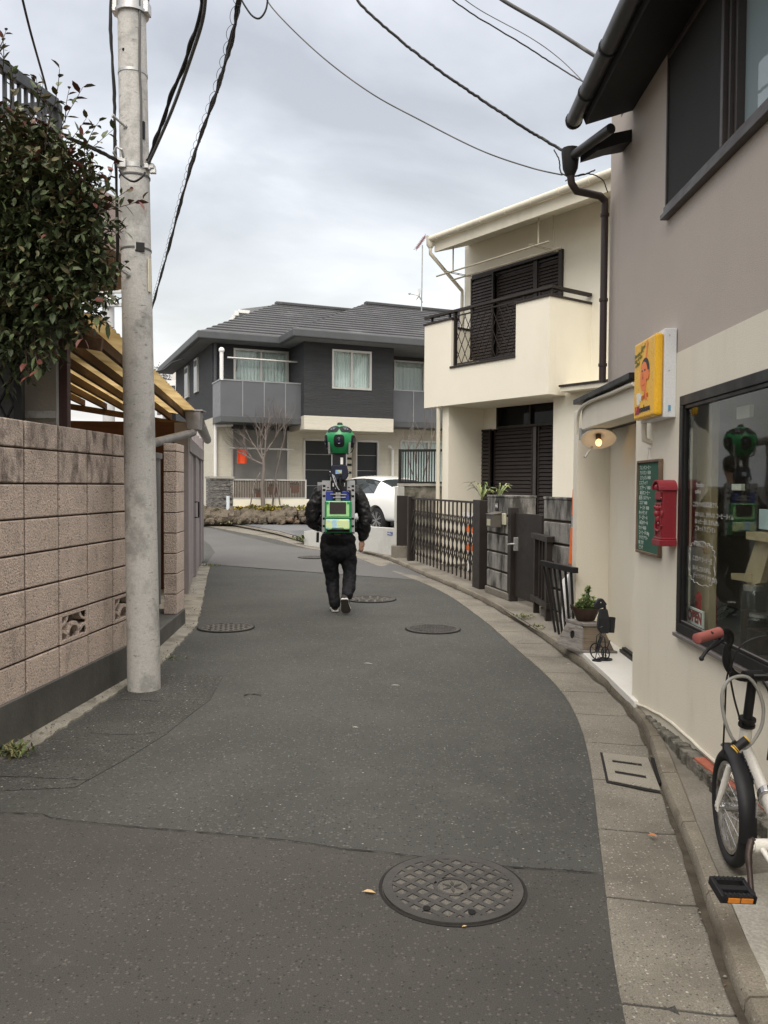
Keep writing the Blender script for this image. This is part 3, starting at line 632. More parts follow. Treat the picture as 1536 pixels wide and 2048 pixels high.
# ================= CABLES =================
def cable(pts,r,label,mat=m_cable,name='overhead_cable',wob=0,twin=None,n=10,seed=0,grp=None):
    P=crom([D(u,v,Y) for u,v,Y in pts],n); rng=random.Random(seed)
    if wob: P=[p+V((rng.uniform(-wob,wob),0,rng.uniform(-wob,wob))) for p in P]
    mb=MB(); mb.tube(P,r,6)
    if twin: 
        for dx,dz in twin: 
            Q=[p+V((dx*math.cos(i*.35),dx*math.sin(i*.35),dz)) for i,p in enumerate(P)]; mb.tube(Q,r*.85,6)
    return mb.build(name,mat,None,label,'cable',grp,smooth=60),P
cable([(36,-40,5.2),(60,60,5.6),(88,160,6.2),(100,210,6.4)],.008,'thin black cable crossing the sky at upper left above the balcony railing')
cable([(221,-40,5.7),(222,60,5.7),(228,200,5.72),(232,330,5.72),(234,520,5.9),(229,580,6.1)],.009,'black cable running straight down behind the left side of the utility pole',twin=[(.008,0)],wob=.002)
cable([(303,-40,5.9),(290,40,6.0),(280,90,6.1),(276,120,6.2)],.008,'short black cable emerging at the right of the utility pole top')
cable([(406,-60,4.6),(402,20,4.8),(375,110,5.1),(340,200,5.4),(312,280,5.6),(296,322,5.72)],.011,'thick black cable swooping from top down to the bracket on the utility pole',twin=[(.010,.004)],n=16)
cable([(412,-60,4.6),(407,30,4.8),(382,115,5.1),(346,215,5.4),(316,285,5.6),(297,326,5.7)],.011,'thick grey cable beside the black one, swooping down to the pole bracket',mat=m_gcable,n=16)
o_,P=cable([(482,-40,5),(470,50,5.4),(440,165,6.2),(415,235,6.8),(380,340,8),(345,470,10),(320,560,12),(302,625,14)],.010,'black cable bundle with spiral hanger wire running down right of the utility pole',twin=[(.012,.006),(-.01,.012)],n=14,wob=.003)
mb=MB(); H=[]; Q=resample(P,.012)
tot=len(Q)
for i,p in enumerate(Q):
    s=i*.012; a=s*2*PI/.20; H.append(p+V((math.cos(a)*.026-.020,0,math.sin(a)*.026-.012)))
mb.tube(H,.0018,4); mb.build('spiral_hanger',m_cable,o_)
cable([(478,-10,5.3),(490,12,5.3),(505,32,5.3),(520,36,5.3),(533,15,5.3),(537,-30,5.3)],.006,'drooping loop of black cable at the top centre left')
cable([(520,-30,6.5),(548,20,6.5),(640,110,6.4),(740,185,6.3),(840,240,6.2),(960,300,6.1),(1060,335,6),(1125,350,5.9)],.005,'thin grey wire crossing the middle of the sky to the cafe eave corner',mat=m_gcable)
cable([(700,-40,6.6),(718,5,6.5),(800,80,6.4),(870,135,6.3),(950,190,6.2),(1040,250,6.1),(1110,292,6),(1138,308,5.8)],.0105,'black wavy cable sagging across the sky to the gutter hopper',wob=.0035,n=16)
cable([(880,-20,6),(940,25,6),(1040,85,5.9),(1110,130,5.8),(1168,165,5.4)],.005,'thin wavy wire at upper right reaching the dark eave',wob=.002)
cable([(905,-20,6.2),(960,20,6.2),(1060,75,6.1),(1120,118,6),(1175,172,5.5)],.0032,'very thin straight wire just above the wavy one at upper right',mat=m_gcable)
cable([(980,-20,5.2),(1010,3,5.2),(1100,55,5.15),(1195,115,5.0),(1240,140,4.9)],.0115,'thick grey-black cable at top right meeting the upper gutter',mat=m_gcable)
cable([(243,330,5.68),(225,318,5.6),(190,300,5.4),(155,285,5.2),(110,262,5.1),(60,235,5.1)],.009,'sagging black cable from the pole hook bracket into the shrub',twin=[(.010,.006),(-.006,.01)],wob=.002)
cable([(238,340,5.6),(250,355,5.6),(268,363,5.58),(284,354,5.58),(290,345,5.6)],.007,'loose cable loop wrapped under the bracket on the utility pole')
cable([(1108,300,5.95),(1118,320,5.9),(1122,345,5.9),(1140,352,5.8),(1165,350,5.8),(1190,340,5.8)],.005,'slack thin wires hanging below the gutter hopper',wob=.002)
cable([(1130,362,5.8),(1150,352,5.8),(1180,348,5.8),(1205,360,5.9),(1215,385,6)],.004,'small loop of thin wire by the cream fascia under the hopper',wob=.002)
cable([(300,745,20),(325,740,21),(345,725,23),(368,718,25)],.018,'distant thick service cable entering the dark house eave')
# distant pole
rt=empty('distant_utility_pole',V((D(217,700,24).x,24,gz(24))),'slim pale utility pole far away seen between the shrub and near pole','utility pole')
x=D(217,700,24).x; mb=MB(); mb.tube([V((x,24,0)),V((x,24,D(217,578,24).z))],.17,14); mb.build('shaft',M('far_pole_concrete',(.55,.55,.55),.8),rt,smooth=60)
mb=MB()
for v in (585,612): 
    z=D(217,v,24).z; mb.box(x-.3,x+.45,23.75,23.85,z-.06,z+.04)
mb.tube([V((x-.1,23.7,D(0,590,24).z)),V((x+.1,23.7,D(0,600,24).z)),V((x+.35,23.7,D(0,610,24).z))],.04,6); mb.build('crossarm',m_galv,rt)
cable([(232,592,24),(200,605,24),(175,625,22),(150,640,20)],.022,'distant thin line running from the far pole behind the shrub')
cable([(222,608,24),(238,598,24),(260,590,24)],.02,'distant line running right from the far pole behind the near pole')

# ================= CAFE =================
CF=Plane((1.606,5.28),(-.02,-1),(-1,0))
rt=empty('cafe_building',CF.pt(0,0,0),'cafe with cream lower wall, taupe upper wall and black eaves, along the right side','building')
T1=7.5; zc=CF.hit(1354,706)[1]
wt,wz1=CF.hit(1364,793); _,wz0=CF.hit(1355,1262); wt=(wt+CF.hit(1355,1262)[0])/2
ut,uz0=CF.hit(1334,430); _,uz1=CF.hit(1340,112); um=CF.hit(1455,300)[0]
WE=3.35
mb=MB(); holes(mb,CF,0,T1,.03,zc,[(wt+.01,WE,wz0+.01,wz1-.01)],-.06,0); mb.build('lower_wall',m_cafe,rt)
mb=MB(); holes(mb,CF,-.50,T1,zc+.001,4.05,[(ut+.01,3.0,uz0+.02,uz1-.02)],-.22,-.004)
c0=CF.pt(-.50,0,-.004); c1=V((c0.x-.018,c0.y+.21,0)); 
mb.prism([V((c0.x,c0.y+.0015,zc+.001)),V((c1.x+.01,c1.y,zc+.001)),V((c1.x+2.6,c1.y,zc+.001)),V((c0.x+2.6,c0.y+.0015,zc+.001))],(0,0,1.95))
mb.build('upper_wall',m_grey,rt)
# entrance recess
hz0=CF.hit(1277,824)[1]
mb=MB(); te=CF.hit(1163,830)[0]; tfar=CF.hit(1152,1250)[0]
mb.pbox(CF,te,-.001,hz0,zc-.04,-.18,-.002); mb.build('entrance_lintel',m_cafe,rt,bevel=.004)
mb=MB(); mb.pbox(CF,te-.1,-.002,zc-.04,zc-.0,-.6,.05); mb.build('canopy_edge',m_black,rt,bevel=.003)
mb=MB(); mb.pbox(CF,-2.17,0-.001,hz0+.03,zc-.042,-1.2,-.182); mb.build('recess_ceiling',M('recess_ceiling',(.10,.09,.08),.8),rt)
mb=MB(); mb.pbox(CF,-2.0,-.001,.03,hz0+.028,-.55,-.34); mb.pbox(CF,-2.17,-2.0,.03,hz0+.2,-.55,-.055); mb.build('recess_wall',m_cafe,rt,bevel=.004)
mb=MB(); mb.pbox(CF,te+.2,-.003,.10,.125,-.339,-.29); mb.pbox(CF,te+.2,-.003,.125,.14,-.339,-.31); mb.build('threshold',m_black,rt)
q=[G(u,v,.10) for u,v in [(1128,1285),(1166,1306),(1215,1350),(1268,1402),(1290,1402),(1290,1330),(1219,1280),(1160,1262)]]
mb=MB(); mb.prism([V((p.x,p.y,.05)) for p in q],(0,0,.05)); mb.build('entrance_slab',M('white_tile',(.66,.655,.62),.5,bump=.05,var=.04,stain=((.5,.47,.42),3,.55,.8,ONE,.6)),rt,bevel=.006)
mb=MB(); mb.pbox(CF,-.52,T1,3.99,4.06,-3,-.004); mb.build('ceiling',m_dark,rt)
# upper window
mb=MB(); f=.045
mb.pbox(CF,ut,3.05,uz0-.032,uz0-.004,-.10,.040); mb.pbox(CF,ut,3.05,uz0+.004,uz0+.04,-.05,.022); mb.pbox(CF,ut,3.05,uz1-.02,uz1+.015,-.05,.014)
mb.pbox(CF,ut,ut+.016,uz0+.0,uz1,-.05,.014); mb.pbox(CF,um-.045,um-.015,uz0+.04,uz1-.02,-.06,.022); mb.pbox(CF,um-.008,um+.012,uz0+.04,uz1-.02,-.08,.0); mb.pbox(CF,um+.015,um+.04,uz0+.04,uz1-.02,-.09,-.02)
m_wframe=M('bronze_window_frame',(.085,.075,.072),.45,metal=.4,bump=.02)
w_=mb.build('upper_window_frame',m_wframe,rt,bevel=.003)
mb=MB(); mb.pbox(CF,ut+.016,um-.045,uz0+.04,uz1-.02,-.004,.003); mb.build('insect_screen',M('insect_screen',(.022,.022,.021),.8,bump=.3,bscale=300),w_)
mb=MB(); mb.pbox(CF,um+.04,3.0,uz0+.045,uz1-.02,-.07,-.06); mb.build('pane',glass('upper_glass',dark=(.30,.37,.385),ior=1.7),w_)
# eaves
roof=MB(); 
def prof(P,t0,t1,pr): return [P.pt(t0,z,o) for o,z in pr],P
eo=.36; ez=CF.hit(1148,240,eo)[1]; tg=CF.hit(1146,245,eo)[0]
pr=[(-3.0,5.0),(.30,ez+.10),(.33,ez-.0),(.30,ez-.07),(.0,ez+.02),(-.3,ez+.12),(-3,4.6)]
roof.prism([CF.pt(tg+.12,z,o) for o,z in pr],CF.pt(T1,0,0)-CF.pt(tg+.12,0,0))
m_eave=M('black_eave_paint',(.018,.017,.017),.7,bump=.05,var=.15)
r_=roof.build('roof',m_eave,rt)
mb=MB(); mb.tube([CF.pt(tg,ez,eo),CF.pt(T1,ez,eo)],.052,16); mb.build('gutter',M('black_gutter',(.025,.024,.024),.38,bump=.02,spec=.5),r_,smooth=50)
mb=MB()
for t in (tg+.03,tg+.42,tg+.95,tg+1.5,tg+2.1):
    mb.lathe([(.054,-.006),(.058,-.006),(.058,.006),(.054,.006)],CF.pt(t,ez,eo),axis=(-.02,-1,0),n=18); mb.bar(CF.pt(t,ez+.04,eo-.04),CF.pt(t,ez+.05,.12),.008,.004)
mb.build('gutter_bracket',m_eave,r_)
# lower far eave with hopper
ea=D(1215,262,5.25); eb=D(1150,312,5.62); eb.z=ea.z
d_=(ea-eb).normalized(); rr=MB(); rr.tube([eb-d_*.02,ea+d_*.04],.032,14)
g2=rr.build('gutter',MATS['black_gutter'],rt,smooth=50)
side=V((d_.y*-1,d_.x,0)); side=side if side.x>0 else -side
rr=MB(); rr.prism([eb+side*.04+V((0,0,.04)),eb+side*.04+V((0,0,-.05)),eb+side*.22+V((0,0,.02)),eb+side*.36+V((0,0,.06)),eb+side*.36+V((0,0,.14))],d_*.22); rr.build('side_roof',m_eave,rt)
h=eb-d_*.06
mb=MB(); mb.lathe([(.03,-.12),(.052,-.07),(.062,.03),(.060,.06),(.05,.06)],h,n=12); mb.build('hopper',m_eave,g2,smooth=30)
dp=[h+V((0,0,-.1)),h+V((.01,0,-.17)),h+V((.05,.03,-.21))]
b1=D(1200,392,5.93); b2=D(1210,402,5.95); b3=D(1199,770,5.95); b3.x=b2.x
mb=MB(); mb.tube(dp+[b1,b2,V((b2.x,b2.y,b2.z-.03)),V((b2.x,b2.y,zc+.02))],.026,12)
for v in (430,600,730):
    z=D(1205,v,5.95).z; mb.lathe([(.026,-.01),(.031,-.01),(.031,.01),(.026,.01)],V((b2.x,b2.y,z)),n=14)
mb.build('downpipe',M('dark_brown_pipe',(.05,.036,.034),.5,bump=.02),rt,smooth=50)
# shop window
fr=MB(); fo=.052
fr.pbox(CF,wt,WE,wz1-fo,wz1,-.03,.012); fr.pbox(CF,wt,WE,wz0,wz0+fo,-.03,.012); fr.pbox(CF,wt,wt+fo,wz0+fo,wz1-fo,-.03,.012); fr.pbox(CF,WE-fo,WE,wz0+fo,wz1-fo,-.03,.012)
fr.pbox(CF,wt+fo,WE-fo,wz0+fo,wz0+fo+.012,-.03,.003); fr.pbox(CF,wt+fo,WE-fo,wz1-fo-.02,wz1-fo,-.03,.003); fr.pbox(CF,wt+fo,wt+fo+.014,wz0+fo+.012,wz1-fo-.02,-.03,.003)
sf=fr.build('shop_window_frame',m_black,rt,bevel=.003)
mb=MB(); mb.pbox(CF,wt-.0,WE,wz0-.022,wz0-.002,-.05,.03); mb.pbox(CF,wt+fo,WE-fo,wz0+fo+.0125,wz0+fo+.018,-.0065,.004); mb.build('sill',M('grey_sill',(.22,.20,.19),.4,metal=.5),sf,bevel=.003)
mb=MB(); mb.pbox(CF,wt+fo+.02,WE-fo,wz0+fo+.012,wz1-fo-.02,-.010,-.007); mb.build('pane',glass('shop_glass',tint=(.93,.96,.94),ior=1.22,rough=.02,bumpy=.03),sf)
# interior room
mb=MB(); m_in=M('interior_wall',(.34,.30,.24),.8,bump=.1)
mb.pbox(CF,.25,T1,.05,.08,-3.2,-.062); mb.pbox(CF,.25,T1,2.9,2.93,-3.2,-.222); mb.pbox(CF,.0,.05,.05,2.93,-3.2,-.062); mb.pbox(CF,T1,T1+.05,.05,2.93,-3.2,-.222); mb.pbox(CF,.25,T1,.08,2.9,-3.25,-3.2)
mb.pbox(CF,.25,2.4,.08,2.2,-3.19,-2.8); mb.build('interior_shell',m_in,rt)
# base rubble and caulk
m_rub=M('rubble_footing',(.17,.16,.135),.95,bump=1.,bscale=35,var=.35,scale=14,stain=((.05,.048,.035),9,.45,.6,ONE,.9),bdist=.02)
mb=MB(); rng=random.Random(4); t=.35
while t<6:
    l=rng.uniform(.012,.05); a=min(1,(t-.3)/.8); mb.pbox(CF,t,t+l*1.1,.04,.07+.045*a+rng.uniform(-.008,.008),-.02,(.02+.05*a)+rng.uniform(-.008,.008)); t+=l
mb.build('rubble_footing',m_rub,rt,bevel=.006,seg=2)
mb=MB(); mb.tube([CF.pt(.0,.075,.008)]+[CF.pt(.1+.1*k,.078+.07*min(1,k/6.)+rng.uniform(-.004,.004),.006) for k in range(30)],.008,6); mb.build('caulk_line',M('caulk',(.60,.57,.49),.6),rt)
# cream conduit
mb=MB(); pts=[CF.hit(u,v) for u,v in [(1158,868),(1160,838),(1166,818),(1180,806),(1200,797),(1230,786),(1262,772),(1275,768)]]
mb.tube(crom([CF.pt(t,z,.02) for t,z in pts],5),.014,8); mb.build('conduit',m_cafe,rt,smooth=60)

# writing on the glass
wr=MB(); GP=.0
def gtext(u,v,s,size,mbx,o=-.0062,P=CF,bold=.0):
    t,z=P.hit(u,v,o); mbx.text(s,size,P.pt(t,z,o),V((P.d.x,P.d.y,0)),uz,.0004,bold)
for u,v,s in [(1385,1010,'こだわりの自家焙煎です。'),(1390,1030,'おいしい、かわいい コーヒータイム'),(1390,1044,'ほっと一息しませんか。'),(1390,1058,'ごゆっくり どうぞ ♪'),(1387,1088,'お気軽にどうぞー。'),(1392,972,'Paradise'),(1390,985,'coffee'),
              (1385,1117,'こだわりコーヒー豆'),(1385,1136,'おいしさひろがる。'),(1386,1151,'(テイクアウトできます)')]:
    gtext(u,v+2,s,.030 if v>1000 else .034,wr)
# cloud outline
ct,czz=CF.hit(1403,1127,-.0062); cl=[]
hw,hh=.165,.10
for k in range(161):
    a=2*PI*k/160; b=1+.10*abs(math.sin(a*9)); cl.append(CF.pt(ct+hw*b*math.copysign(abs(math.cos(a))**.6,math.cos(a)),czz+hh*b*math.copysign(abs(math.sin(a))**.6,math.sin(a)),-.0062))
wc_=MB(); wc_.tube(cl,.0016,5,closed=True)
wr.build('window_writing',M('white_marker',(.42,.42,.40),.8,bump=0,grain=0),sf); wc_.build('cloud_outline',MATS['white_marker'],sf)
# ---------- things on the cafe front ----------
# sign
t1,z1=CF.hit(1353,657); _,z0=CF.hit(1353,834); t0=CF.hit(1271,760,.10)[0]
t1=CF.hit(1353,740)[0]
rt=empty('illuminated_sign',CF.pt((t0+t1)/2,z0,0),'square yellow box sign with a cartoon face on the cafe wall','sign')
mb=MB(); mb.pbox(CF,t0-.01,t1,z0,z1,0,.066); mb.build('casing',M('white_casing',(.74,.76,.78),.45,bump=.02,var=.03,stain=((.5,.5,.5),5,.6,.8,(1,1,.3),.4)),rt,bevel=.004)
m_yel=M('yellow_acrylic',(.90,.50,.025),.28,bump=.01,var=.05,spec=.5)
mb=MB(); mb.pbox(CF,t0+.008,t1-.012,z0+.012,z1-.02,.067,.112); face=mb.build('yellow_face',m_yel,rt,bevel=.016,seg=4)
S0,S1,H0,H1=t0+.008,t1-.012,z0+.012,z1-.02
def sp(s,h,o=.1125): return CF.pt(S0+(S1-S0)*s,H0+(H1-H0)*h,o)
nv=V((CF.n.x,CF.n.y,0))
def poly(pts,mat,name,o=.1125,th=.0012): 
    mb=MB(); mb.prism([sp(s,h,o) for s,h in pts],nv*th); return mb.build(name,mat,face)
m_sk=M('sign_orange',(.85,.22,.06),.5,bump=0,grain=0); m_sk2=M('sign_dark_orange',(.55,.10,.03),.5,bump=0,grain=0); m_ink=M('sign_black_ink',(.02,.02,.03),.5,bump=0,grain=0); m_wht=M('sign_white',(.8,.78,.7),.5,bump=0,grain=0); m_mar=M('sign_maroon',(.28,.02,.04),.5,bump=0,grain=0); m_grn=M('sign_olive_ink',(.16,.17,.03),.5,bump=0,grain=0)
el=lambda cx,cy,rx,ry,a0=0,a1=2*PI,n=22:[(cx+rx*math.cos(a0+(a1-a0)*k/n),cy+ry*math.sin(a0+(a1-a0)*k/n)) for k in range(n+ (0 if a1-a0>6.2 else 1))]
poly(el(.55,.60,.20,.155),m_ink,'hair',.1126,.0010)
poly([(.36,.62),(.40,.68),(.50,.715),(.60,.69),(.66,.62),(.68,.52),(.62,.45),(.60,.37),(.52,.34),(.42,.36),(.36,.42),(.34,.50)],m_sk,'cartoon_face',.1138,.001)
poly(el(.70,.53,.045,.065),m_sk,'cartoon_ear',.1142,.001)
poly([(.54,.37),(.60,.37),(.66,.22),(.60,.22)],m_sk,'cartoon_neck',.1135,.0012)
for c,nm in (((.44,.60),'eye'),((.56,.60),'eye')): poly(el(c[0],c[1],.028,.013),m_ink,nm,.1148,.0008)
poly([(.47,.58),(.42,.50),(.48,.49),(.50,.50)],m_sk2,'cartoon_nose',.1148,.0008)
poly([(.40,.43),(.48,.405),(.57,.43),(.48,.42)],m_sk2,'cartoon_mouth',.1148,.0008)
poly([(.56,.70),(.62,.72),(.66,.86),(.70,.93),(.655,.90),(.645,.97),(.615,.96),(.605,.86),(.58,.80)],m_sk,'raised_hand',.1126,.0009)
poly([(.18,.19),(.32,.19),(.34,.34),(.16,.34)],m_wht,'cartoon_cup'); poly([(.34,.32),(.40,.31),(.38,.23),(.34,.23)],m_wht,'cup_handle')
poly([(.10,.065),(.30,.065),(.30,.17),(.10,.17)],m_mar,'maroon_block')
def stext(s,h,txt,size,mat,name,bold=.0,rot=0):
    mb=MB(); rv=(V((CF.d.x,CF.d.y,0))*math.cos(rot)+uz*math.sin(rot)); uv=(-V((CF.d.x,CF.d.y,0))*math.sin(rot)+uz*math.cos(rot)); mb.text(txt,size,sp(s,h,.1137),rv,uv,.0006,bold); mb.build(name,mat,face)
stext(.40,.23,'coffee',.052,m_sk2,'coffee_lettering',.0006,.1); stext(.31,.085,'asadasana',.052,m_ink,'bottom_lettering',.0012); stext(.13,.09,'P',.05,m_sk,'initial_letter',.001)
for s,h,t in ((.36,.87,'Good'),(.05,.80,'Morning & a'),(.05,.74,'cup of nice'),(.08,.68,'coffee!')): stext(s,h,t,.034,m_grn,'slogan_lettering',.0004,.12)
mb=MB()
for v in (672,742,822):
    t,z=CF.hit(1340,v,.03); p=CF.pt(t1+.0005,z,.04); mb.cyl(p,p+V((CF.d.x,CF.d.y,0))*.003,.004,8)
mb.build('screws',m_galv,rt)
mb=MB(); p=CF.pt(t1+.0005,z0+.05,.035); mb.obox(p,nv,V((CF.d.x,CF.d.y,0)),uz,.007,.0008,.016); mb.build('blue_sticker',M('sticker_blue',(.12,.35,.55),.5,bump=0),rt)
mb=MB(); t,z=CF.hit(1293,850,.03); mb.tube([CF.pt(t,z0+.01,.045),CF.pt(t,z0-.05,.045),CF.pt(t,z0-.10,.04),CF.pt(t,z0-.115,.0)],.017,10); mb.build('cable_elbow',m_cafe,rt,smooth=60)
# chalkboard
t0,z1=CF.hit(1275,922,.02); t1,z0=CF.hit(1317,1116,.02)
rt=empty('chalkboard',CF.pt((t0+t1)/2,z0,0),'tall green chalkboard menu in a worn wooden frame hanging left of the red mailbox','chalkboard')
m_wfr=M('worn_wood_frame',(.16,.11,.075),.8,bump=.3,bscale=40,var=.3,scale=8)
mb=MB(); w=.016; mb.pbox(CF,t0,t1,z0,z0+w,.002,.026); mb.pbox(CF,t0,t1,z1-w,z1,.002,.026); mb.pbox(CF,t0,t0+w,z0+w,z1-w,.002,.026); mb.pbox(CF,t1-w,t1,z0+w,z1-w,.002,.026); mb.build('frame',m_wfr,rt,bevel=.003)
mb=MB(); mb.pbox(CF,t0+w,t1-w,z0+w,z1-w,.004,.016); mb.build('board',M('green_chalkboard',(.030,.10,.068),.8,bump=.05,var=.12,stain=((.09,.16,.13),4,.5,.7,(1,1,1),.5)),rt)
mb=MB(); L_=['ブレンドコーヒー','アメリカン  ¥350','カフェオレ ¥400','エスプレッソ','カプチーノ  ¥450','本日のコーヒー','紅茶 ミルクティー','ココア  ¥400','トースト  ¥300','ホットサンド','チーズケーキ','本日のケーキ','セット ¥650','コーヒー豆 100g','テイクアウト','OK です','どうぞ']
for i,s in enumerate(L_): mb.text(s,.029,CF.pt(t0+.035+(i%3)*.008,z1-.055-i*.0305,.0164),V((CF.d.x,CF.d.y,0)),uz,.0003,.0003)
mb.build('chalk_writing',M('chalk',(.55,.62,.56),.95,bump=0,grain=0),rt)
t,z=CF.hit(1298,908,.01); mb=MB(); mb.tube([CF.pt(t-.03,z1,.01),CF.pt(t,z+.03,.01),CF.pt(t+.03,z1,.01)],.0018,5); mb.cyl(CF.pt(t,z+.035,0),CF.pt(t,z+.035,.02),.006,8); mb.build('hanger',m_white,rt)
# red mailbox
t1,z1=CF.hit(1356,962); _,z0=CF.hit(1356,1092); t0=CF.hit(1308,1000,.085)[0]; o=.088
rt=empty('red_mailbox',CF.pt((t0+t1)/2,z0,0),'ornate dark red metal wall mailbox with an arched top beside the shop window','mailbox')
m_red=M('red_metal',(.24,.018,.028),.5,bump=.06,bscale=40,var=.1,coat=.2)
tc=(t0+t1)/2; hw=(t1-t0)/2; hsx=z1-.05
mb=MB(); pr=[(t0+.012,z0+.02),(t1-.012,z0+.02),(t1-.012,hsx)]+[(tc+(hw-.012)*math.cos(a),hsx+.05*math.sin(a)) for a in [PI*k/12 for k in range(1,12)]]+[(t0+.012,hsx)]
mb.prism([CF.pt(a,b,0.001) for a,b in pr],nv*(o-.012)); bd=mb.build('body',m_red,rt,bevel=.004)
mb=MB(); n=16; rg=[]
for k in range(n+1):
    a=PI*k/n; rg.append([CF.pt(tc+(hw+.00)*math.cos(a),hsx+.056*math.sin(a),oo) for oo in (0,o+.012)]+[CF.pt(tc+(hw-.01)*math.cos(a),hsx+.048*math.sin(a),oo) for oo in (o+.012,0)])
mb.loft(rg); mb.build('arched_lid',m_red,rt,smooth=30)
mb=MB(); F=o-.0105
mb.pbox(CF,t0,t1,z0-.004,z0+.03,0,o+.006); mb.pbox(CF,t0+.006,t1-.006,z0+.03,z0+.042,0,o); mb.build('plinth',m_red,rt,bevel=.004)
mb=MB(); mb.pbox(CF,t0+.02,t1-.02,hsx-.052,hsx-.012,F,F+.010); mb.build('letter_flap',m_red,rt,bevel=.003)
mb=MB(); mb.pbox(CF,t0+.025,t1-.025,hsx-.066,hsx-.054,F,F+.002); mb.build('letter_slot',m_dark,rt)
mb=MB(); mb.pbox(CF,t0+.018,t0+.03,z0+.05,hsx-.07,F,F+.007); mb.pbox(CF,t1-.03,t1-.018,z0+.05,hsx-.07,F,F+.007); mb.pbox(CF,t0+.018,t1-.018,hsx-.08,hsx-.072,F,F+.008)
mb.pbox(CF,t0+.03,t1-.03,z0+.135,z0+.142,F,F+.006)
for dz,rx,rz in ((.0,.022,.018),(-.03,.03,.02),(-.06,.02,.022),(-.085,.012,.014)): mb.ell(CF.pt(tc,hsx-.10+dz,F),rx,.008,rz,10,6)
for s in (-1,1):
    mb.ell(CF.pt(tc+s*.045,hsx-.095,F),.018,.006,.012,10,6); mb.ell(CF.pt(tc+s*.055,hsx-.13,F),.010,.006,.02,10,6); mb.tube([CF.pt(tc+s*.06,z0+.11,F+.004),CF.pt(tc+s*.045,z0+.085,F+.004),CF.pt(tc,z0+.075,F+.004)],.006,6)
mb.ell(CF.pt(tc,hsx+.015,F),.03,.006,.02,10,6); mb.build('ornament',m_red,rt,smooth=40)
mb=MB(); mb.cyl(CF.pt(tc,z0+.12,F),CF.pt(tc,z0+.12,F+.008),.007,10); mb.build('lock',m_galv,rt)
mb=MB(); mb.cyl(CF.pt(t1-.004,z0+.26,.0885),CF.pt(t1+.001,z0+.26,.0885),.003,8); mb.build('rivet',m_galv,rt)
# wall lamp
rt=empty('wall_lamp',D(1165,870,6.95),'lit bulb under a wide white enamel disc shade by the cafe entrance','lamp')
lc=D(1197,876,6.75); ax=V((-.10,-.52,-.85)).normalized()
mb=MB(); mb.lathe([(.022,-.055),(.03,-.045),(.05,-.03),(.135,.004),(.141,.008),(.139,.012),(.05,-.018),(.028,-.03),(.0,-.03)],lc,axis=ax,n=36); mb.build('lamp_shade',M('white_enamel',(.72,.70,.66),.35,bump=.01,var=.04),rt,smooth=60)
mb=MB(); mb.lathe([(.022,-.03),(.022,.012),(.014,.016)],lc,axis=ax,n=16); mb.build('socket',M('brown_socket',(.10,.06,.04),.5),rt,smooth=40)
bc=lc+ax*.045; mb=MB(); mb.ell(bc,.026,.026,.030,16,10); mb.build('bulb',M('lit_bulb',(.9,.6,.3),.3,bump=0,grain=0,emit=((1,.55,.20),2.0)),rt,smooth=180)
mb=MB(); mb.ell(bc+V((0,-.018,0)),.008,.008,.012,10,6); mb.build('filament_glow',M('filament_glow',(1,.8,.5),.3,bump=0,grain=0,emit=((1,.80,.45),9)),rt,smooth=180)
top=lc-ax*.05; wp=D(1172,868,6.96); wp.y=7.0
mb=MB(); mb.tube(crom([wp,wp+V((.0,-.10,.03)),top+V((0,.03,.05)),top],5),.012,8); e=D(1185,893,6.8); mb.tube(crom([wp+V((.03,-.1,-.04)),D(1184,895,6.85),D(1176,905,6.85),D(1171,914,6.85),D(1168,912,6.85)],5),.009,8); mb.box(wp.x-.045,wp.x+.03,6.94,7.02,wp.z-.05,wp.z+.05)
mb.build('lamp_arm',m_galv,rt,bevel=.003,smooth=50)
L_=bpy.data.lights.new('lamp_glow','POINT'); L_.energy=.22; L_.color=(1,.62,.28); L_.shadow_soft_size=.03; lo=bpy.data.objects.new('lamp_glow',L_); COL.objects.link(lo); lo.parent=rt; lo.location=(bc+ax*.06)-rt.location
# ---- inside the shop window ----
def inbox(name,u0,v0,u1,v1,o,mat,label,cat,th=.02,bev=.002,group=None):
    ta,za=CF.hit(u0,v0,o); tb,zb=CF.hit(u1,v1,o); mb=MB(); mb.pbox(CF,min(ta,tb),max(ta,tb),min(za,zb),max(za,zb),o-th,o)
    return mb.build(name,mat,None,label,cat,group,bevel=bev)
m_bw=M('beige_wood',(.42,.33,.20),.7,bump=.1,var=.1,stretch=(1,1,.2))
ta,za=CF.hit(1392,1000,-.12); tb,_=CF.hit(1421,1000,-.12); mb=MB(); mb.pbox(CF,ta,tb,.08,2.85,-.16,-.12); mb.build('interior_post',m_bw,None,'plain beige timber post just inside the shop window, behind the white writing','post',bevel=.003)
# open sign
ta,za=CF.hit(1373,1210,-.05); tb,_=CF.hit(1404,1262,-.05); zb=CF.hit(1373,1247,-.05)[1]
rt=empty('open_sign',CF.pt((ta+tb)/2,zb,-.05),'white OPEN sign with dark red letters leaning inside the shop window corner','sign')
mb=MB(); mb.pbox(CF,ta,tb,zb,za,-.062,-.05); mb.build('board',M('sign_board_white',(.72,.76,.72),.6,bump=0),rt,bevel=.002)
mb=MB(); W_=tb-ta; rv=V((CF.d.x,CF.d.y,0)); mb.text('OPEN',.082*W_/.24,CF.pt(ta+.02,zb+.03,-.0495),rv,uz,.0006,.004); mb.build('open_lettering',M('dark_red_ink',(.30,.03,.03),.6,bump=0),rt)
mb=MB(); mb.text("WE'RE",.030,CF.pt(ta+W_*.33,za-.045,-.0495),rv,uz,.0006,.001); mb.build('small_lettering',m_ink,rt)
mb=MB(); 
for z in (zb+.012,za-.012): mb.pbox(CF,ta+.01,tb-.01,z-.0015,z+.0015,-.0499,-.0485)
mb.build('border_line',m_ink,rt)
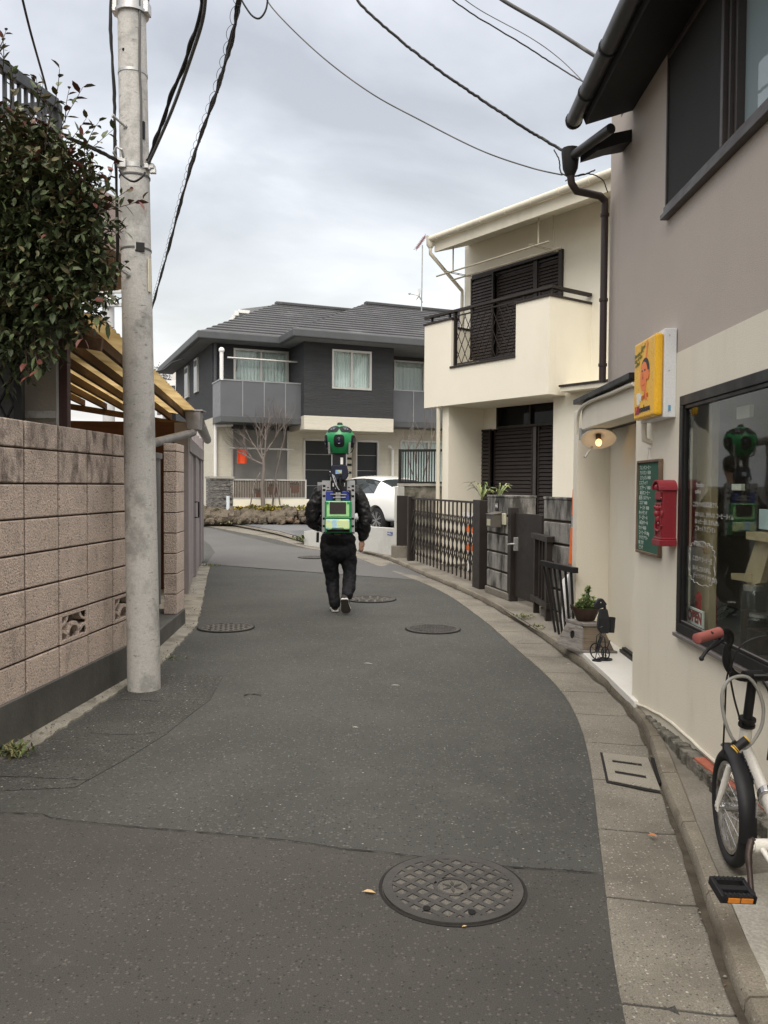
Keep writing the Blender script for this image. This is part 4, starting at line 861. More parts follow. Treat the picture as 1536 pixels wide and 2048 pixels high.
# red canister
t,z=CF.hit(1412,1215,-.16); _,zt=CF.hit(1412,1180,-.16); rt=empty('red_canister',CF.pt(t,z-.12,-.16),'glossy red enamel canister with a domed lid inside the shop window','canister')
m_rg=M('red_enamel',(.55,.03,.025),.25,bump=0,coat=.4); c=CF.pt(t,z-.12,-.16)
mb=MB(); mb.lathe([(.0,.0),(.055,0),(.058,.02),(.055,.16),(.05,.165)],c,n=24); mb.build('body',m_rg,rt,smooth=40)
mb=MB(); mb.lathe([(.06,.166),(.06,.18),(.045,.205),(.012,.215),(.010,.232),(.0,.235)],c,n=24); mb.build('lid',m_rg,rt,smooth=40)
# interior counter, A-board, stool, jars, papers
mb=MB(); mb.pbox(CF,.3,3.4,wz0-.06,wz0+.02,-.62,-.065); mb.build('window_counter',M('dark_counter_wood',(.05,.04,.03),.5),None,'dark wooden counter running along the inside of the shop window','counter',bevel=.004)
ta,za=CF.hit(1418,1205,-.30); tb,zb=CF.hit(1490,1290,-.30); zc_=wz0+.021
rt=empty('menu_board',CF.pt((ta+tb)/2,zc_,-.35),'leaning black menu board with faint chalk writing inside the shop window','chalkboard')
mb=MB(); q=[CF.pt(ta,zc_,-.28),CF.pt(tb,zc_,-.28),CF.pt(tb-.05,za,-.36),CF.pt(ta+.05,za,-.36)]; mb.prism(q,-nv*.012); mb.build('board',M('menu_black',(.035,.045,.042),.7,bump=.02),rt)
mb=MB(); upv=(CF.pt(0,za,-.36)-CF.pt(0,zc_,-.28)).normalized()
for i,s in enumerate(['Today  menu','coffee  ¥400','tea   ¥380','toast  ¥300','cake   ¥450','set   ¥750','take out']): 
    f=1-(i+1.6)/8.6; mb.text(s,.032,CF.pt(ta+.07,zc_+(za-zc_)*f,-.28-.08*f+.002),rv,upv,.0003,.0004)
mb.build('chalk_writing',M('chalk_faint',(.30,.33,.31),.95,bump=0),rt)
rt=empty('wooden_stool',CF.pt(1.25,.1,-.7),'pale wooden bench with angled leg seen through the shop glass','stool')
def q3(pts,o,th,mb): mb.prism([CF.pt(*CF.hit(u,v,o),o) for u,v in pts],-nv*th)
mb=MB(); q3([(1492,1063),(1560,1068),(1560,1088),(1492,1078)],-.14,.12,mb); mb.build('seat',m_bw,rt)
mb=MB(); q3([(1512,1080),(1545,1080),(1520,1165),(1500,1172),(1486,1160)],-.17,.03,mb); mb.build('leg',m_bw,rt)
mb=MB(); q3([(1462,1146),(1500,1148),(1500,1165),(1462,1158)],-.16,.05,mb); mb.build('stretcher',m_bw,rt)
inbox('paper_notice',1473,815,1499,834,-.15,M('paper_white',(.70,.68,.60),.8,bump=0),'pale paper notice pinned high inside the shop window','notice')
inbox('paper_card',1463,968,1482,981,-.14,MATS['paper_white'],'small white card standing inside the shop, right of the window writing','card')
inbox('white_cup_box',1518,1018,1536,1060,-.16,M('pale_blue_box',(.5,.6,.62),.5,bump=0),'pale blue paper box on the wooden bench inside the shop','box')
inbox('yellow_strip',1381,800,1387,826,-.05,M('strip_orange',(.6,.33,.05),.6,bump=0),'narrow orange sticker strip at the top corner of the shop glass','sticker',.002,0)
m_jar=glass('jar_glass',tint=(.75,.8,.8),ior=1.5,rough=.02); m_steel=M('steel_lid',(.55,.55,.55),.25,metal=.9,bump=0)
for i,(u,v0,v1,r_,lab) in enumerate([(1506,1222,1262,.055,'tall glass jar with steel lid on the counter inside the shop window'),(1520,1285,1325,.06,'wide glass storage jar nearest the glass inside the shop window')]):
    t,z=CF.hit(u,v1,-.15); rt=empty('glass_jar',CF.pt(t,wz0+.021,-.15),lab,'jar'); c=rt.location; H=.30 if i==0 else .18
    mb=MB(); mb.lathe([(0,0),(r_,0),(r_,H*.85),(r_*.8,H*.92)],c,n=24); mb.build('glass',m_jar,rt,smooth=40)
    mb=MB(); mb.lathe([(r_*.85,H*.92),(r_*.85,H),(0,H)],c,n=24); mb.build('lid',m_steel,rt,smooth=40)
    mb=MB(); mb.lathe([(0,.004),(r_*.93,.004),(r_*.93,H*.6),(0,H*.62)],c,n=20); mb.build('coffee_beans',M('coffee_beans',(.05,.025,.012),.6,bump=.8,bscale=90),rt)
# bricks
m_brk=M('red_brick',(.36,.115,.07),.9,bump=.5,bscale=60,var=.12,scale=8)
p=G(1384,1541,.055); dr=V((.05,-1,0)).normalized(); sr=V((1,.05,0)).normalized()
for i,lab in enumerate(['red brick lying against the rubble footing, farther from the bicycle','red brick against the rubble footing, nearer the bicycle wheel','red brick partly hidden behind the bicycle front wheel']):
    c=p+dr*(.11+i*.222)+sr*(.055+.004*i)+V((0,0,.036 if i<2 else .036)); mb=MB(); mb.obox(c,sr,dr,uz,.05,.105,.033); mb.build('brick',m_brk,None,lab,'brick','bricks by the bicycle',bevel=.006)
# birdhouse
Bp=G(1166,1305,.101); ang=R(38); e1=V((math.cos(ang*.35),math.sin(-.03),0)).normalized(); e2=V((-.38,.92,0)).normalized()
rt=empty('wooden_birdhouse',Bp,'weathered grey wooden birdhouse box with a round hole by the cafe doorstep','birdhouse')
m_oldw=M('weathered_grey_wood',(.25,.235,.22),.9,bump=.7,bscale=40,var=.25,scale=6,stretch=(.3,.3,3),stain=((.10,.085,.07),8,.5,.65,(1,1,4),.7))
m_oldw2=M('weathered_brown_wood',(.17,.135,.10),.9,bump=.7,bscale=40,var=.25,scale=6,stretch=(.3,.3,3),stain=((.07,.055,.04),8,.5,.65,(1,1,4),.7))
w1,w2,H=.25,.36,.205
cb=[Bp,Bp+e1*w1,Bp+e1*w1+e2*w2,Bp+e2*w2]; cen_=(cb[0]+cb[2])/2
ct=[cen_+(p-cen_)*V((.60,.6,1)).x+V((0,0,H)) for p in cb]
mb=MB(); mb.hexa([p+V((0,0,.018)) for p in cb]+ct); mb.build('body',m_oldw2,rt,bevel=.003)
fl=(cb[3]-cb[0]); nn=(ct[0]-cb[0]).normalized(); fn=fl.cross(nn).normalized(); fn=fn if fn.x<0 else -fn
mb=MB(); n=24; cc=(cb[0]+cb[3])/2+V((0,0,.018)); ctm=(ct[0]+ct[3])/2; hc=cc.lerp(ctm,.52); fx=fl.normalized(); fy=fn.cross(fx).normalized(); 
outer=[cb[0]+V((0,0,.012)),cb[3]+V((0,0,.012)),ct[3],ct[0]]
# front board with round hole (ring fan)
ring=[hc+fx*.034*math.cos(2*PI*k/n)+fy*.034*math.sin(2*PI*k/n) for k in range(n)]
def edgept(k):
    a=2*PI*k/n; d=fx*math.cos(a)+fy*math.sin(a); best=None
    for i in range(4):
        p,q=outer[i],outer[(i+1)%4]; e=q-p; den=d.cross(e).dot(fn)
        if abs(den)<1e-9: continue
        s=(p-hc).cross(e).dot(fn)/den; t=(p-hc).cross(d).dot(fn)/den
        if s>0 and -.001<=t<=1.001 and (best is None or s<best): best=s
    return hc+d*(best or .1)
ed=[edgept(k) for k in range(n)]; O=fn*.012
mb.loft([[p+O*0.1 for p in ed],[p+O for p in ed],[p+O for p in ring],[p+O*.1 for p in ring]],caps=False,wrap=True)
mb.build('front_board',m_oldw,rt); mb=MB(); mb.prism([p+fn*.002 for p in ring],fn*.001); mb.build('entry_hole',m_dark,rt)
mb=MB(); mb.obox(cen_+V((0,0,.009)),e1,e2,uz,w1/2+.015,w2/2+.02,.009); mb.build('base_board',m_oldw,rt,bevel=.002)
mb=MB(); mb.obox(cen_+V((0,0,H+.012)),e1,e2,uz,w1*.38,w2*.36,.012); mb.build('roof',m_oldw,rt,bevel=.003)
# planter
rt=empty('planter_bowl',cen_+V((0,0,H+.024)),'dark brown oval planter bowl of pale green succulents on the wooden birdhouse','planter')
c=cen_+V((0.0,0,H+.0245)); rg=[]
mb=MB()
for r_,h in ((.055,0),(.075,.01),(.11,.06),(.13,.10),(.132,.108),(.122,.106),(.10,.07)): rg.append([c+V((r_*1.0*math.cos(2*PI*k/28),r_*.62*math.sin(2*PI*k/28),h+ (.03*abs(math.cos(2*PI*k/28))**3 if h>.05 else 0))) for k in range(28)])
mb.loft(rg); mb.build('bowl',M('brown_glazed',(.045,.025,.018),.45,bump=.1,bscale=20),rt,smooth=40)
mb=MB(); rng=random.Random(8)
for i in range(80):
    a=rng.uniform(0,2*PI); rr=rng.uniform(0,.10); p=c+V((rr*math.cos(a)+.02,rr*.6*math.sin(a),.085+rng.uniform(0,.03)+(.11 if i%3==0 else .05)*(1-rr/.1)*rng.random()*1.6+.02))
    for k in range(12):
        a2=k*2.4; el_=rng.uniform(.1,1.2); d=V((math.cos(a2)*math.cos(el_),math.sin(a2)*math.cos(el_),math.sin(el_))); mb.mi=rng.choice([0,0,1]); leaf(mb,p,d,uz,.034,.65,.3,.1)
    mb.mi=1; mb.tube([V((p.x,p.y,c.z+.06)),p],.004,5)
mb.mi=2
for i in range(10):
    a=rng.uniform(2.4,3.9); p=c+V((-.07+rng.uniform(-.02,.02),.02*rng.uniform(-1,1),.09)); leaf(mb,p,V((math.cos(a),rng.uniform(-.4,.4),.5)),uz,.07,.3,.3,.1)
mb.build('succulents',[M('succulent_green',(.34,.42,.19),.55,bump=0,var=.25,scale=20),M('succulent_dark',(.10,.16,.055),.6,bump=0,var=.25,scale=20),M('dry_red_leaf',(.20,.07,.04),.7,bump=0)],rt)
# metal dog cyclist stand
Yd=6.32; P_=lambda u,v,y=0:D(u,v,Yd+y); mtin=M('dark_tin',(.035,.037,.042),.5,metal=.5,bump=.1,var=.2)
rt=empty('metal_dog_ornament',G(1205,1310,.10),'black sheet-metal dog figure riding a penny-farthing with a bucket on the doorstep','garden ornament')
zb=.101
w0=P_(1194,1290); w0=V((w0.x,Yd,0)); wr_=.062; wc=V((w0.x,Yd,zb+.012+wr_))
mb=MB()
ringp=[wc+V((.18*wr_*math.cos(2*PI*k/28),.98*wr_*math.cos(2*PI*k/28)*.0,0))+V((wr_*.42*math.cos(2*PI*k/28),-wr_*.9*math.cos(2*PI*k/28),wr_*math.sin(2*PI*k/28))) for k in range(28)]
mb.tube(ringp,.0055,6,closed=True)
for k in range(0,28,4): mb.tube([wc,ringp[k]],.003,4)
mb.build('front_wheel',mtin,rt)
wc2=wc+V((.075,.03,-.018)); rg2=[wc2+V((.045*.42*math.cos(2*PI*k/24),-.045*.9*math.cos(2*PI*k/24),.045*math.sin(2*PI*k/24))) for k in range(24)]
mb=MB(); mb.tube(rg2,.0055,6,closed=True)
for k in range(0,24,4): mb.tube([wc2,rg2[k]],.0018,4)
mb.build('rear_wheel',mtin,rt)
mb=MB(); mb.cyl(V((wc.x,wc.y,zb)),V((wc.x,wc.y,zb+.008)),.036,24); mb.build('base_disc',mtin,rt); mb=MB(); mb.cyl(V((wc2.x,wc2.y+.02,zb)),V((wc2.x,wc2.y+.02,zb+.008)),.058,28); mb.cyl(V((wc2.x,wc2.y,zb)),V((wc2.x,wc2.y,wc2.z)),.005,6); mb.build('base_disc',mtin,rt)
mb=MB(); bz=wc.z+wr_; bx=wc.x+.035
for s in (-.012,.012): mb.tube([V((wc.x+s,wc.y,wc.z)),V((wc.x+.01+s,wc.y,bz+.06)),V((bx+.01,wc.y,bz+.10))],.004,6)
mb.tube([wc2,V((bx+.03,wc.y+.02,bz+.04)),V((bx,wc.y,bz+.06))],.004,6); mb.tube([wc2,V((bx+.07,wc.y+.02,bz+.02))],.004,6)
for s in (-1,1): mb.tube(crom([V((bx+.0,wc.y+s*.02,bz+.05)),V((bx-.02,wc.y+s*.025,bz+.0)),V((wc.x+.005,wc.y+s*.02,wc.z+.01))],4),.007,6)
mb.build('frame',mtin,rt)
def P3(u,v): 
    p=P_(u,v); return V((p.x,Yd,p.z))
mb=MB(); mb.loft([[P3(a,v)+V((0,-d,0)),P3(b,v)+V((0,-d,0)),P3(b,v)+V((0,d,0)),P3(a,v)+V((0,d,0))] for a,b,v,d in ((1200,1214,1218,.022),(1196,1217,1236,.032),(1195,1218,1256,.034),(1200,1216,1266,.028))]); mb.build('body',mtin,rt,bevel=.008)
mb=MB(); mb.loft([[P3(a,v)+V((0,-d,0)),P3(b,w)+V((0,-d,0)),P3(b,w)+V((0,d,0)),P3(a,v)+V((0,d,0))] for a,v,b,w,d in ((1187,1214,1190,1218,.012),(1190,1206,1199,1217,.018),(1197,1197,1207,1214,.026),(1205,1197,1213,1208,.02))]); mb.build('head',mtin,rt,bevel=.006)
mb=MB(); mb.tube([P3(1208,1206),P3(1210,1220)],.012,8); mb.build('neck',mtin,rt); mb=MB(); mb.tube([P3(1197,1240)+V((0,-.03,0)),P3(1194,1255)+V((0,-.03,0)),P3(1203,1252)+V((0,-.03,0))],.008,6); mb.build('arm',mtin,rt)
mb=MB(); pe=P3(1200,1204)+V((0,-.024,0)); mb.cyl(pe,pe+V((0,-.003,0)),.004,8); mb.build('eye',m_white,rt)
bk=P3(1224,1266); mb=MB(); mb.lathe([(0,0),(.026,0),(.034,.115),(.031,.115),(.024,.006)],V((bk.x,Yd+.03,bk.z)),n=20); mb.build('bucket',mtin,rt,smooth=40)
# ================= CREAM HOUSE =================
HP=Plane((3.17,12.65),(-.594,.805)); BO=.93
rt=empty('cream_house',HP.pt(1.5,0,0),'cream two-storey house with brown louvre shutters and a solid walled balcony','house')
tL=HP.hit(928,700)[0]; g0_=gz(13)
zTop=5.75
# openings
def hb(u0,v0,u1,v1,o=0):  # box from px: left/top right/bottom ; returns t range (small..large) & z range
    ta,za=HP.hit(u0,v0,o); tb,zb=HP.hit(u1,v1,o); return min(ta,tb),max(ta,tb),min(za,zb),max(za,zb)
us0,us1,_,usz1=hb(947,552,1128,500); usz1=HP.hit(947,555)[1]
gs0,gs1,_,_=hb(938,860,1121,1000); gsz=HP.hit(938,862)[1]; tz=HP.hit(1121,798)[1]
tr0,tr1,_,_=hb(994,815,1121,900)
zfl=2.98
mb=MB(); holes(mb,HP,-5,tL,0,zTop,[(us0,us1,zfl+.02,usz1)],-.25,0) if 0 else None
holes(mb,HP,-5,tL,zfl,zTop,[(us0,us1,zfl+.1,usz1)],-.25,0); holes(mb,HP,-5,tL,.1,zfl-.001,[(gs0,gs1,.25,gsz+.0),(tr0,tr1,gsz,min(tz,zfl-.02))],-.25,0)
mb.pbox(HP,-5,tL,.1,zTop+.6,-6,-5.9); mb.pbox(HP,tL-.2,tL,.1,zTop,-6,-.25); mb.pbox(HP,-5,-4.8,.1,zTop,-6,-.25)
mb.build('wall',m_cream,rt)
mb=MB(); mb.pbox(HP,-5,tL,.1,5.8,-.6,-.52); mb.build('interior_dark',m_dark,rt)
# shutters
def louvre(name,t0,t1,z0,z1,o,pitch=.055,parent=rt,fw=.035):
    fr=MB(); fr.pbox(HP,t0,t0+fw,z0,z1,o-.04,o); fr.pbox(HP,t1-fw,t1,z0,z1,o-.04,o); fr.pbox(HP,t0+fw,t1-fw,z0,z0+fw,o-.04,o); fr.pbox(HP,t0+fw,t1-fw,z1-fw,z1,o-.04,o)
    p=fr.build(name,m_dkbrown,parent,bevel=.003)
    sl=MB(); n=int((z1-z0-2*fw)/pitch)
    for k in range(n):
        z=z0+fw+k*pitch; sl.hexa([HP.pt(t0+fw,z,o-.002),HP.pt(t1-fw,z,o-.002),HP.pt(t1-fw,z+.004,o-.03),HP.pt(t0+fw,z+.004,o-.03),HP.pt(t0+fw,z+pitch*.72,o-.014),HP.pt(t1-fw,z+pitch*.72,o-.014),HP.pt(t1-fw,z+pitch,o-.036),HP.pt(t0+fw,z+pitch,o-.036)])
    sl.pbox(HP,t0+fw,t1-fw,z0+fw,z1-fw,o-.042,o-.037)
    sl.build('louvres',m_brown,p); return p
tm=[HP.hit(u,560)[0] for u in (947,992,1016,1068,1072,1128)]
louvre('sliding_shutter',tm[1],tm[0],zfl+.12,usz1-.03,.07)
louvre('sliding_shutter',tm[3],tm[1]+.02,zfl+.12,usz1-.03,-.03)
louvre('sliding_shutter',tm[5]+.08,tm[4],zfl+.12,usz1-.03,-.03)
mb=MB(); mb.pbox(HP,us0-.0,us0+.07,zfl+.1,usz1+.02,-.05,.05); mb.pbox(HP,us0,us1,usz1-.02,usz1+.03,-.05,.045); mb.pbox(HP,tm[4]-.02,tm[3]+.02,zfl+.1,usz1,-.05,.0); mb.build('shutter_surround',m_dkbrown,rt,bevel=.003)
gt=[HP.hit(u,900)[0] for u in (938,984,991,1062,1068,1121)]
louvre('sliding_shutter',gt[1],gt[0],.28,gsz,.05,.065)
louvre('sliding_shutter',gt[3],gt[1],.28,gsz+.03,-.04,.065)
louvre('sliding_shutter',gt[5]+.05,gt[4]-.02,.28,gsz+.03,-.06,.065)
mb=MB(); mb.pbox(HP,gt[4],gt[3],.28,gsz,-.06,-.045); mb.build('shutter_mullion',M('mullion_grey',(.12,.11,.105),.4,metal=.4),rt)
mb=MB(); mb.pbox(HP,tr0,tr1,gsz+.03,min(tz,zfl-.03),-.12,-.1); mb.build('transom_glass',glass('transom_glass_m',dark=(.012,.013,.014),ior=1.3),rt)
mb=MB(); mb.pbox(HP,tr0,tr1,gsz-.0,gsz+.04,-.12,.02); mb.pbox(HP,tr1-.03,tr1,gsz,tz,-.1,.02); mb.pbox(HP,tr0,tr0+.03,.25,tz,-.1,.02); mb.pbox(HP,(tr0+tr1)/2-.02,(tr0+tr1)/2+.02,gsz+.04,min(tz,zfl-.03),-.11,-.05); mb.build('transom_frame',m_dkbrown,rt,bevel=.003)
# balcony
bl=HP.hit(849,700,BO)[0]; br=HP.hit(1098,700,BO)[0]; bz0=HP.hit(1095,787,BO)[1]; bz0=(bz0+HP.hit(849,817,BO)[1])/2
bt=(HP.hit(1105,590,BO)[1]+HP.hit(852,652,BO)[1])/2
oa=HP.hit(902,740,BO)[0]; ob=HP.hit(1031,715,BO)[0]; oz=(HP.hit(905,737,BO)[1]+HP.hit(1029,715,BO)[1])/2
mb=MB(); holes(mb,HP,br,bl,bz0,bt,[(ob,oa,oz,bt)],BO-.14,BO); mb.pbox(HP,br,br+.14,bz0,bt,.001,BO-.141); mb.pbox(HP,bl-.14,bl,bz0,bt,.001,BO-.141); mb.pbox(HP,br+.141,bl-.141,bz0,zfl-.02,.001,BO-.141)
bal=mb.build('balcony_parapet',m_cream,rt)
mb=MB(); w=.02
mb.pbox(HP,br-w,ob+w,bt,bt+.035,BO-.16,BO+w); mb.pbox(HP,oa-w,bl+w,bt,bt+.035,BO-.16,BO+w); mb.pbox(HP,br-w,br+.16,bt,bt+.035,0.001,BO-.161); mb.pbox(HP,bl-.16,bl+w,bt,bt+.035,0.001,BO-.161); mb.pbox(HP,ob-w*0,oa+w,oz,oz+.035,BO-.145,BO+w)
mb.build('parapet_cap',m_dkbrown,bal,bevel=.004)
mb=MB(); mb.pbox(HP,br-.03,bl+.04,bt+.12,bt+.165,BO-.10,BO-.02); mb.pbox(HP,br-.03,br+.05,bt+.12,bt+.165,0.02,BO-.101)
for t in (br+.02,br+.25,ob-.1,oa,oa+.12,bl-.12,(oa+ob)/2+.3): mb.pbox(HP,t-.015,t+.015,bt+.03,bt+.12,BO-.09,BO-.05)
for t in (oa-.012,): mb.pbox(HP,t-.03,t+.0,oz+.03,bt+.13,BO-.1,BO-.04)
mb.build('hand_rail',m_dkbrown,bal,bevel=.004)
mb=MB(); o=BO-.07
def zig(ta,tb,za,zb,mb):
    n=9; w=(tb-ta)/n
    for k in range(-9,n+9):
        for s in (1,-1):
            # diagonals with steep slope
            p=V((ta+k*w,za)); q=V((ta+k*w+s*.42,zb)); 
            t0,t1=0,1
            dx=q.x-p.x
            for lim,sg in ((ta,1),(tb,-1)):
                if dx*sg>0: t0=max(t0,(lim-p.x)/dx)
                else: t1=min(t1,(lim-p.x)/dx)
            if t1-t0>.03:
                a=p+(q-p)*t0; b=p+(q-p)*t1; mb.bar(HP.pt(a.x,a.y,o+.004*s),HP.pt(b.x,b.y,o+.004*s),.012,.006)
zig(ob+.02,oa-.02,oz+.08,bt+.06,mb)
mb.pbox(HP,ob+.01,oa-.01,oz+.06,oz+.08,o-.01,o+.01); mb.pbox(HP,ob+.01,oa-.01,bt+.05,bt+.07,o-.01,o+.01); mb.pbox(HP,oa-.03,oa-.012,oz+.05,bt+.07,o-.01,o+.01); mb.pbox(HP,ob+.012,ob+.03,oz+.05,bt+.07,o-.01,o+.01)
mb.build('lattice_grille',m_dkbrown,bal)
# roof
E0=.80; e1,ez1=HP.hit(869,480,E0); e2,ez2=HP.hit(1213,350,E0); ez=(ez1+ez2)/2; fz=ez-.22
mb=MB(); mb.prism([HP.pt(e1-.0,z,o) for o,z in ((E0,ez-.03),(E0,fz),(E0-.03,fz),(0.0,zTop+.0),(-6.2,zTop+1.35),(-6.2,zTop+1.6),(-.2,zTop+.28))],HP.pt(-5.4,0,0)-HP.pt(e1,0,0))
m_creamtrim=M('cream_painted_trim',(.64,.60,.49),.6,bump=.05,var=.05,stain=((.45,.42,.34),4,.5,.75,(1,1,.5),.5))
roof_=mb.build('roof',m_creamtrim,rt)
mb=MB(); mb.tube([HP.pt(e1+.06,ez,E0+.06),HP.pt(-5.3,ez,E0+.06)],.052,12)
for k in range(11):
    t=e1-.15-k*.55; mb.lathe([(.053,-.01),(.060,-.01),(.060,.01),(.053,.01)],HP.pt(t,ez,E0+.06),axis=V((HP.d.x,HP.d.y,0)),n=12)
gt_=mb.build('gutter',m_creamtrim,roof_,smooth=50)
hp=HP.pt(e1+.06,ez-.0,E0+.04); mb=MB(); mb.lathe([(.035,-.15),(.07,-.1),(.075,.05),(.05,.05)],hp,n=12); mb.tube([hp+V((0,0,-.14)),hp+V((0,0,-.24)),HP.pt(tL+.04,ez-.75,.02),HP.pt(tL+.04,ez-.85,.02),HP.pt(tL+.04,bt,.03)],.032,10); mb.build('hopper_and_pipe',m_creamtrim,gt_,smooth=50)
# ground floor wing under the balcony's far end, pipe, right pier
mb=MB(); wl=HP.hit(885,850,BO-.12)[0]; mb.pbox(HP,wl-.16,wl,.1,bz0-.0015,.001,BO-.12); mb.build('wing_wall',m_cream,rt)
mb=MB(); mb.tube([HP.pt(wl+.03,bz0,BO-.05),HP.pt(wl+.03,bz0-.12,BO-.05),HP.pt(wl+.04,bz0-.2,BO-.06),HP.pt(wl+.04,.2,BO-.06)],.035,10); mb.build('downpipe',m_creamtrim,rt,smooth=50)
t=HP.hit(938,830,.06)[0]; mb=MB(); mb.tube([HP.pt(t,bz0,.08),HP.pt(t,gsz+.04,.08)],.045,10); mb.build('vent_pipe',m_creamtrim,rt,smooth=50)
mb=MB(); t1_=HP.hit(1128,900,.30)[0]; mb.pbox(HP,t1_-2.2,t1_,.1,bz0+.14,.001,.55); mb.build('porch_pier',m_cream,rt)
lt,lz=HP.hit(1150,775,.45); mb=MB(); mb.pbox(HP,lt-2.,lt,lz-.09,lz-.02,.001,.78); mb.build('porch_ledge',m_creamtrim,rt,bevel=.004)
mb=MB(); mb.pbox(HP,lt-2.,lt+.01,lz-.019,lz+.01,.0,.80); mb.build('ledge_flashing',m_dkbrown,rt)
# laundry poles and hangers
m_lp=M('laundry_pole_cream',(.42,.38,.29),.5,metal=.2,bump=.02)
rt2=empty('laundry_poles',HP.pt(1.5,4.6,.6),'two laundry poles on hanging brackets above the cream balcony','laundry pole')
zl=lambda u,v,o:HP.hit(u,v,o)
a,za=zl(873,555,.72); b,zb_=zl(1098,480,.72); zz_=(za+zb_)/2; c,zc1=zl(903,558,.45); d,zd=zl(1123,498,.45); z2=(zc1+zd)/2
mb=MB(); mb.tube([HP.pt(a,zz_,.72),HP.pt(b,zz_,.72)],.015,8); mb.build('pole',m_lp,rt2,smooth=60)
mb=MB(); mb.tube([HP.pt(c,z2,.45),HP.pt(d,z2,.45)],.015,8); mb.build('pole',m_lp,rt2,smooth=60)
for u in (1078,908):
    t=zl(u,520,.6)[0]; mb=MB(); mb.tube([HP.pt(t,zz_+.02,.62),HP.pt(t,5.55,.62)],.014,6); mb.tube([HP.pt(t-.10,zz_+.02,.40),HP.pt(t-.10,5.6,.40)],.012,6) if u>1000 else None
    for s in (-.03,.03): mb.tube([HP.pt(t+s,zz_+.01,.20),HP.pt(t+s,zz_+.01,.80)],.006,6)
    for oo in (.2,.35,.5,.65,.8): mb.tube([HP.pt(t-.03,zz_+.01,oo),HP.pt(t+.03,zz_+.01,oo)],.006,6)
    mb.build('hanging_bracket',m_lp,rt2)
# AC unit on the balcony
t=HP.hit(925,715,.3)[0]; rt3=empty('outdoor_unit',HP.pt(t,zfl,.35),'cream air-conditioner outdoor unit behind the balcony lattice','air conditioner')
mb=MB(); mb.pbox(HP,t-.38,t+.38,zfl+.05,zfl+.62,.12,.42); mb.build('casing',M('ac_casing',(.58,.55,.46),.5,bump=.02),rt3,bevel=.01)
mb=MB(); mb.pbox(HP,t+.05,t+.36,zfl+.1,zfl+.55,.421,.427); mb.build('fan_grille',m_black,rt3); mb=MB(); mb.pbox(HP,t-.3,t-.24,zfl+.0,zfl+.05,.1,.45); mb.pbox(HP,t+.24,t+.3,zfl+.0,zfl+.05,.1,.45); mb.build('feet',m_black,rt3)
# ================= FENCE LINE =================
fa=G(822,1119,.075); fb=G(965,1174,.075); FP=Plane((fa.x,fa.y),(fb.x-fa.x,fb.y-fa.y)); Lf=(V((fb.x,fb.y))-V((fa.x,fa.y))).length
zt_=1.25
rt=empty('accordion_gate',FP.pt(Lf/2,0,0),'closed dark brown folding accordion driveway gate between two brown posts','gate')
mb=MB(); mb.pbox(FP,-.09,.03,.05,zt_,-.06,.06); mb.build('end_post',m_dkbrown,rt,bevel=.006)
mb=MB(); ps=FP.hit(949,1100)[0]; mb.pbox(FP,ps+.12,Lf+.06,.05,FP.hit(965,1000)[1],-.06,.07); mb.build('lock_post',m_dkbrown,rt,bevel=.006)
n=17; ge=ps+.08; pit=ge/n
for k in range(n+1):
    t=.05+pit*k*.97; mb=MB(); mb.pbox(FP,t-.010,t+.010,.10,zt_-.02,-.011,.011); mb.build('vertical_bar',m_dkbrown,rt)
mb=MB()
for s,o in ((1,.020),(-1,-.020)):
    for k in range(-3,n+3):
        for zb2 in (.22,.48,.74):
            za,zb3=zb2,zb2+.26; t0=.05+pit*.97*k; 
            if k<0 or k>=n: continue
            a_,b_=(za,zb3) if s>0 else (zb3,za); mb.bar(FP.pt(t0,a_,o),FP.pt(t0+pit*.97,b_,o),.028,.006,up=V((FP.n.x,FP.n.y,0)))
mb.build('scissor_lattice',m_dkbrown,rt)
mb=MB(); mb.pbox(FP,.03,ge,zt_-.05,zt_-.02,-.014,.014); mb.pbox(FP,ge-.03,ge+.02,.08,zt_,-.03,.03); mb.build('top_rail',m_dkbrown,rt,bevel=.003)
mb=MB(); t,z=FP.hit(952,1043); mb.pbox(FP,ge-.02,ge+.03,z-.08,z+.08,.03,.06); mb.build('lock',m_black,rt,bevel=.006)
for t in (.3,1.2,2.1,2.9):
    pass
# brown panel and rear post left of the gate
rt=empty('gate_end_panel',D(803,1095,16.2),'plain dark brown metal panel left of the accordion gate','panel')
pa=G(793,1094,.25); pc=G(826,1110,.1); 
PPl=Plane((pa.x,pa.y),(pc.x-pa.x,pc.y-pa.y)); lp=(V((pc.x,pc.y))-V((pa.x,pa.y))).length; zp=PPl.hit(795,991)[1]
mb=MB(); mb.pbox(PPl,0,lp-.1,.28,zp,-.05,.0); mb.build('panel',m_dkbrown,rt,bevel=.005)
mb=MB(); mb.pbox(PPl,-.1,lp-.02,.04,.30,-.3,.05); mb.build('concrete_kerb_block',m_pave,rt,bevel=.01)
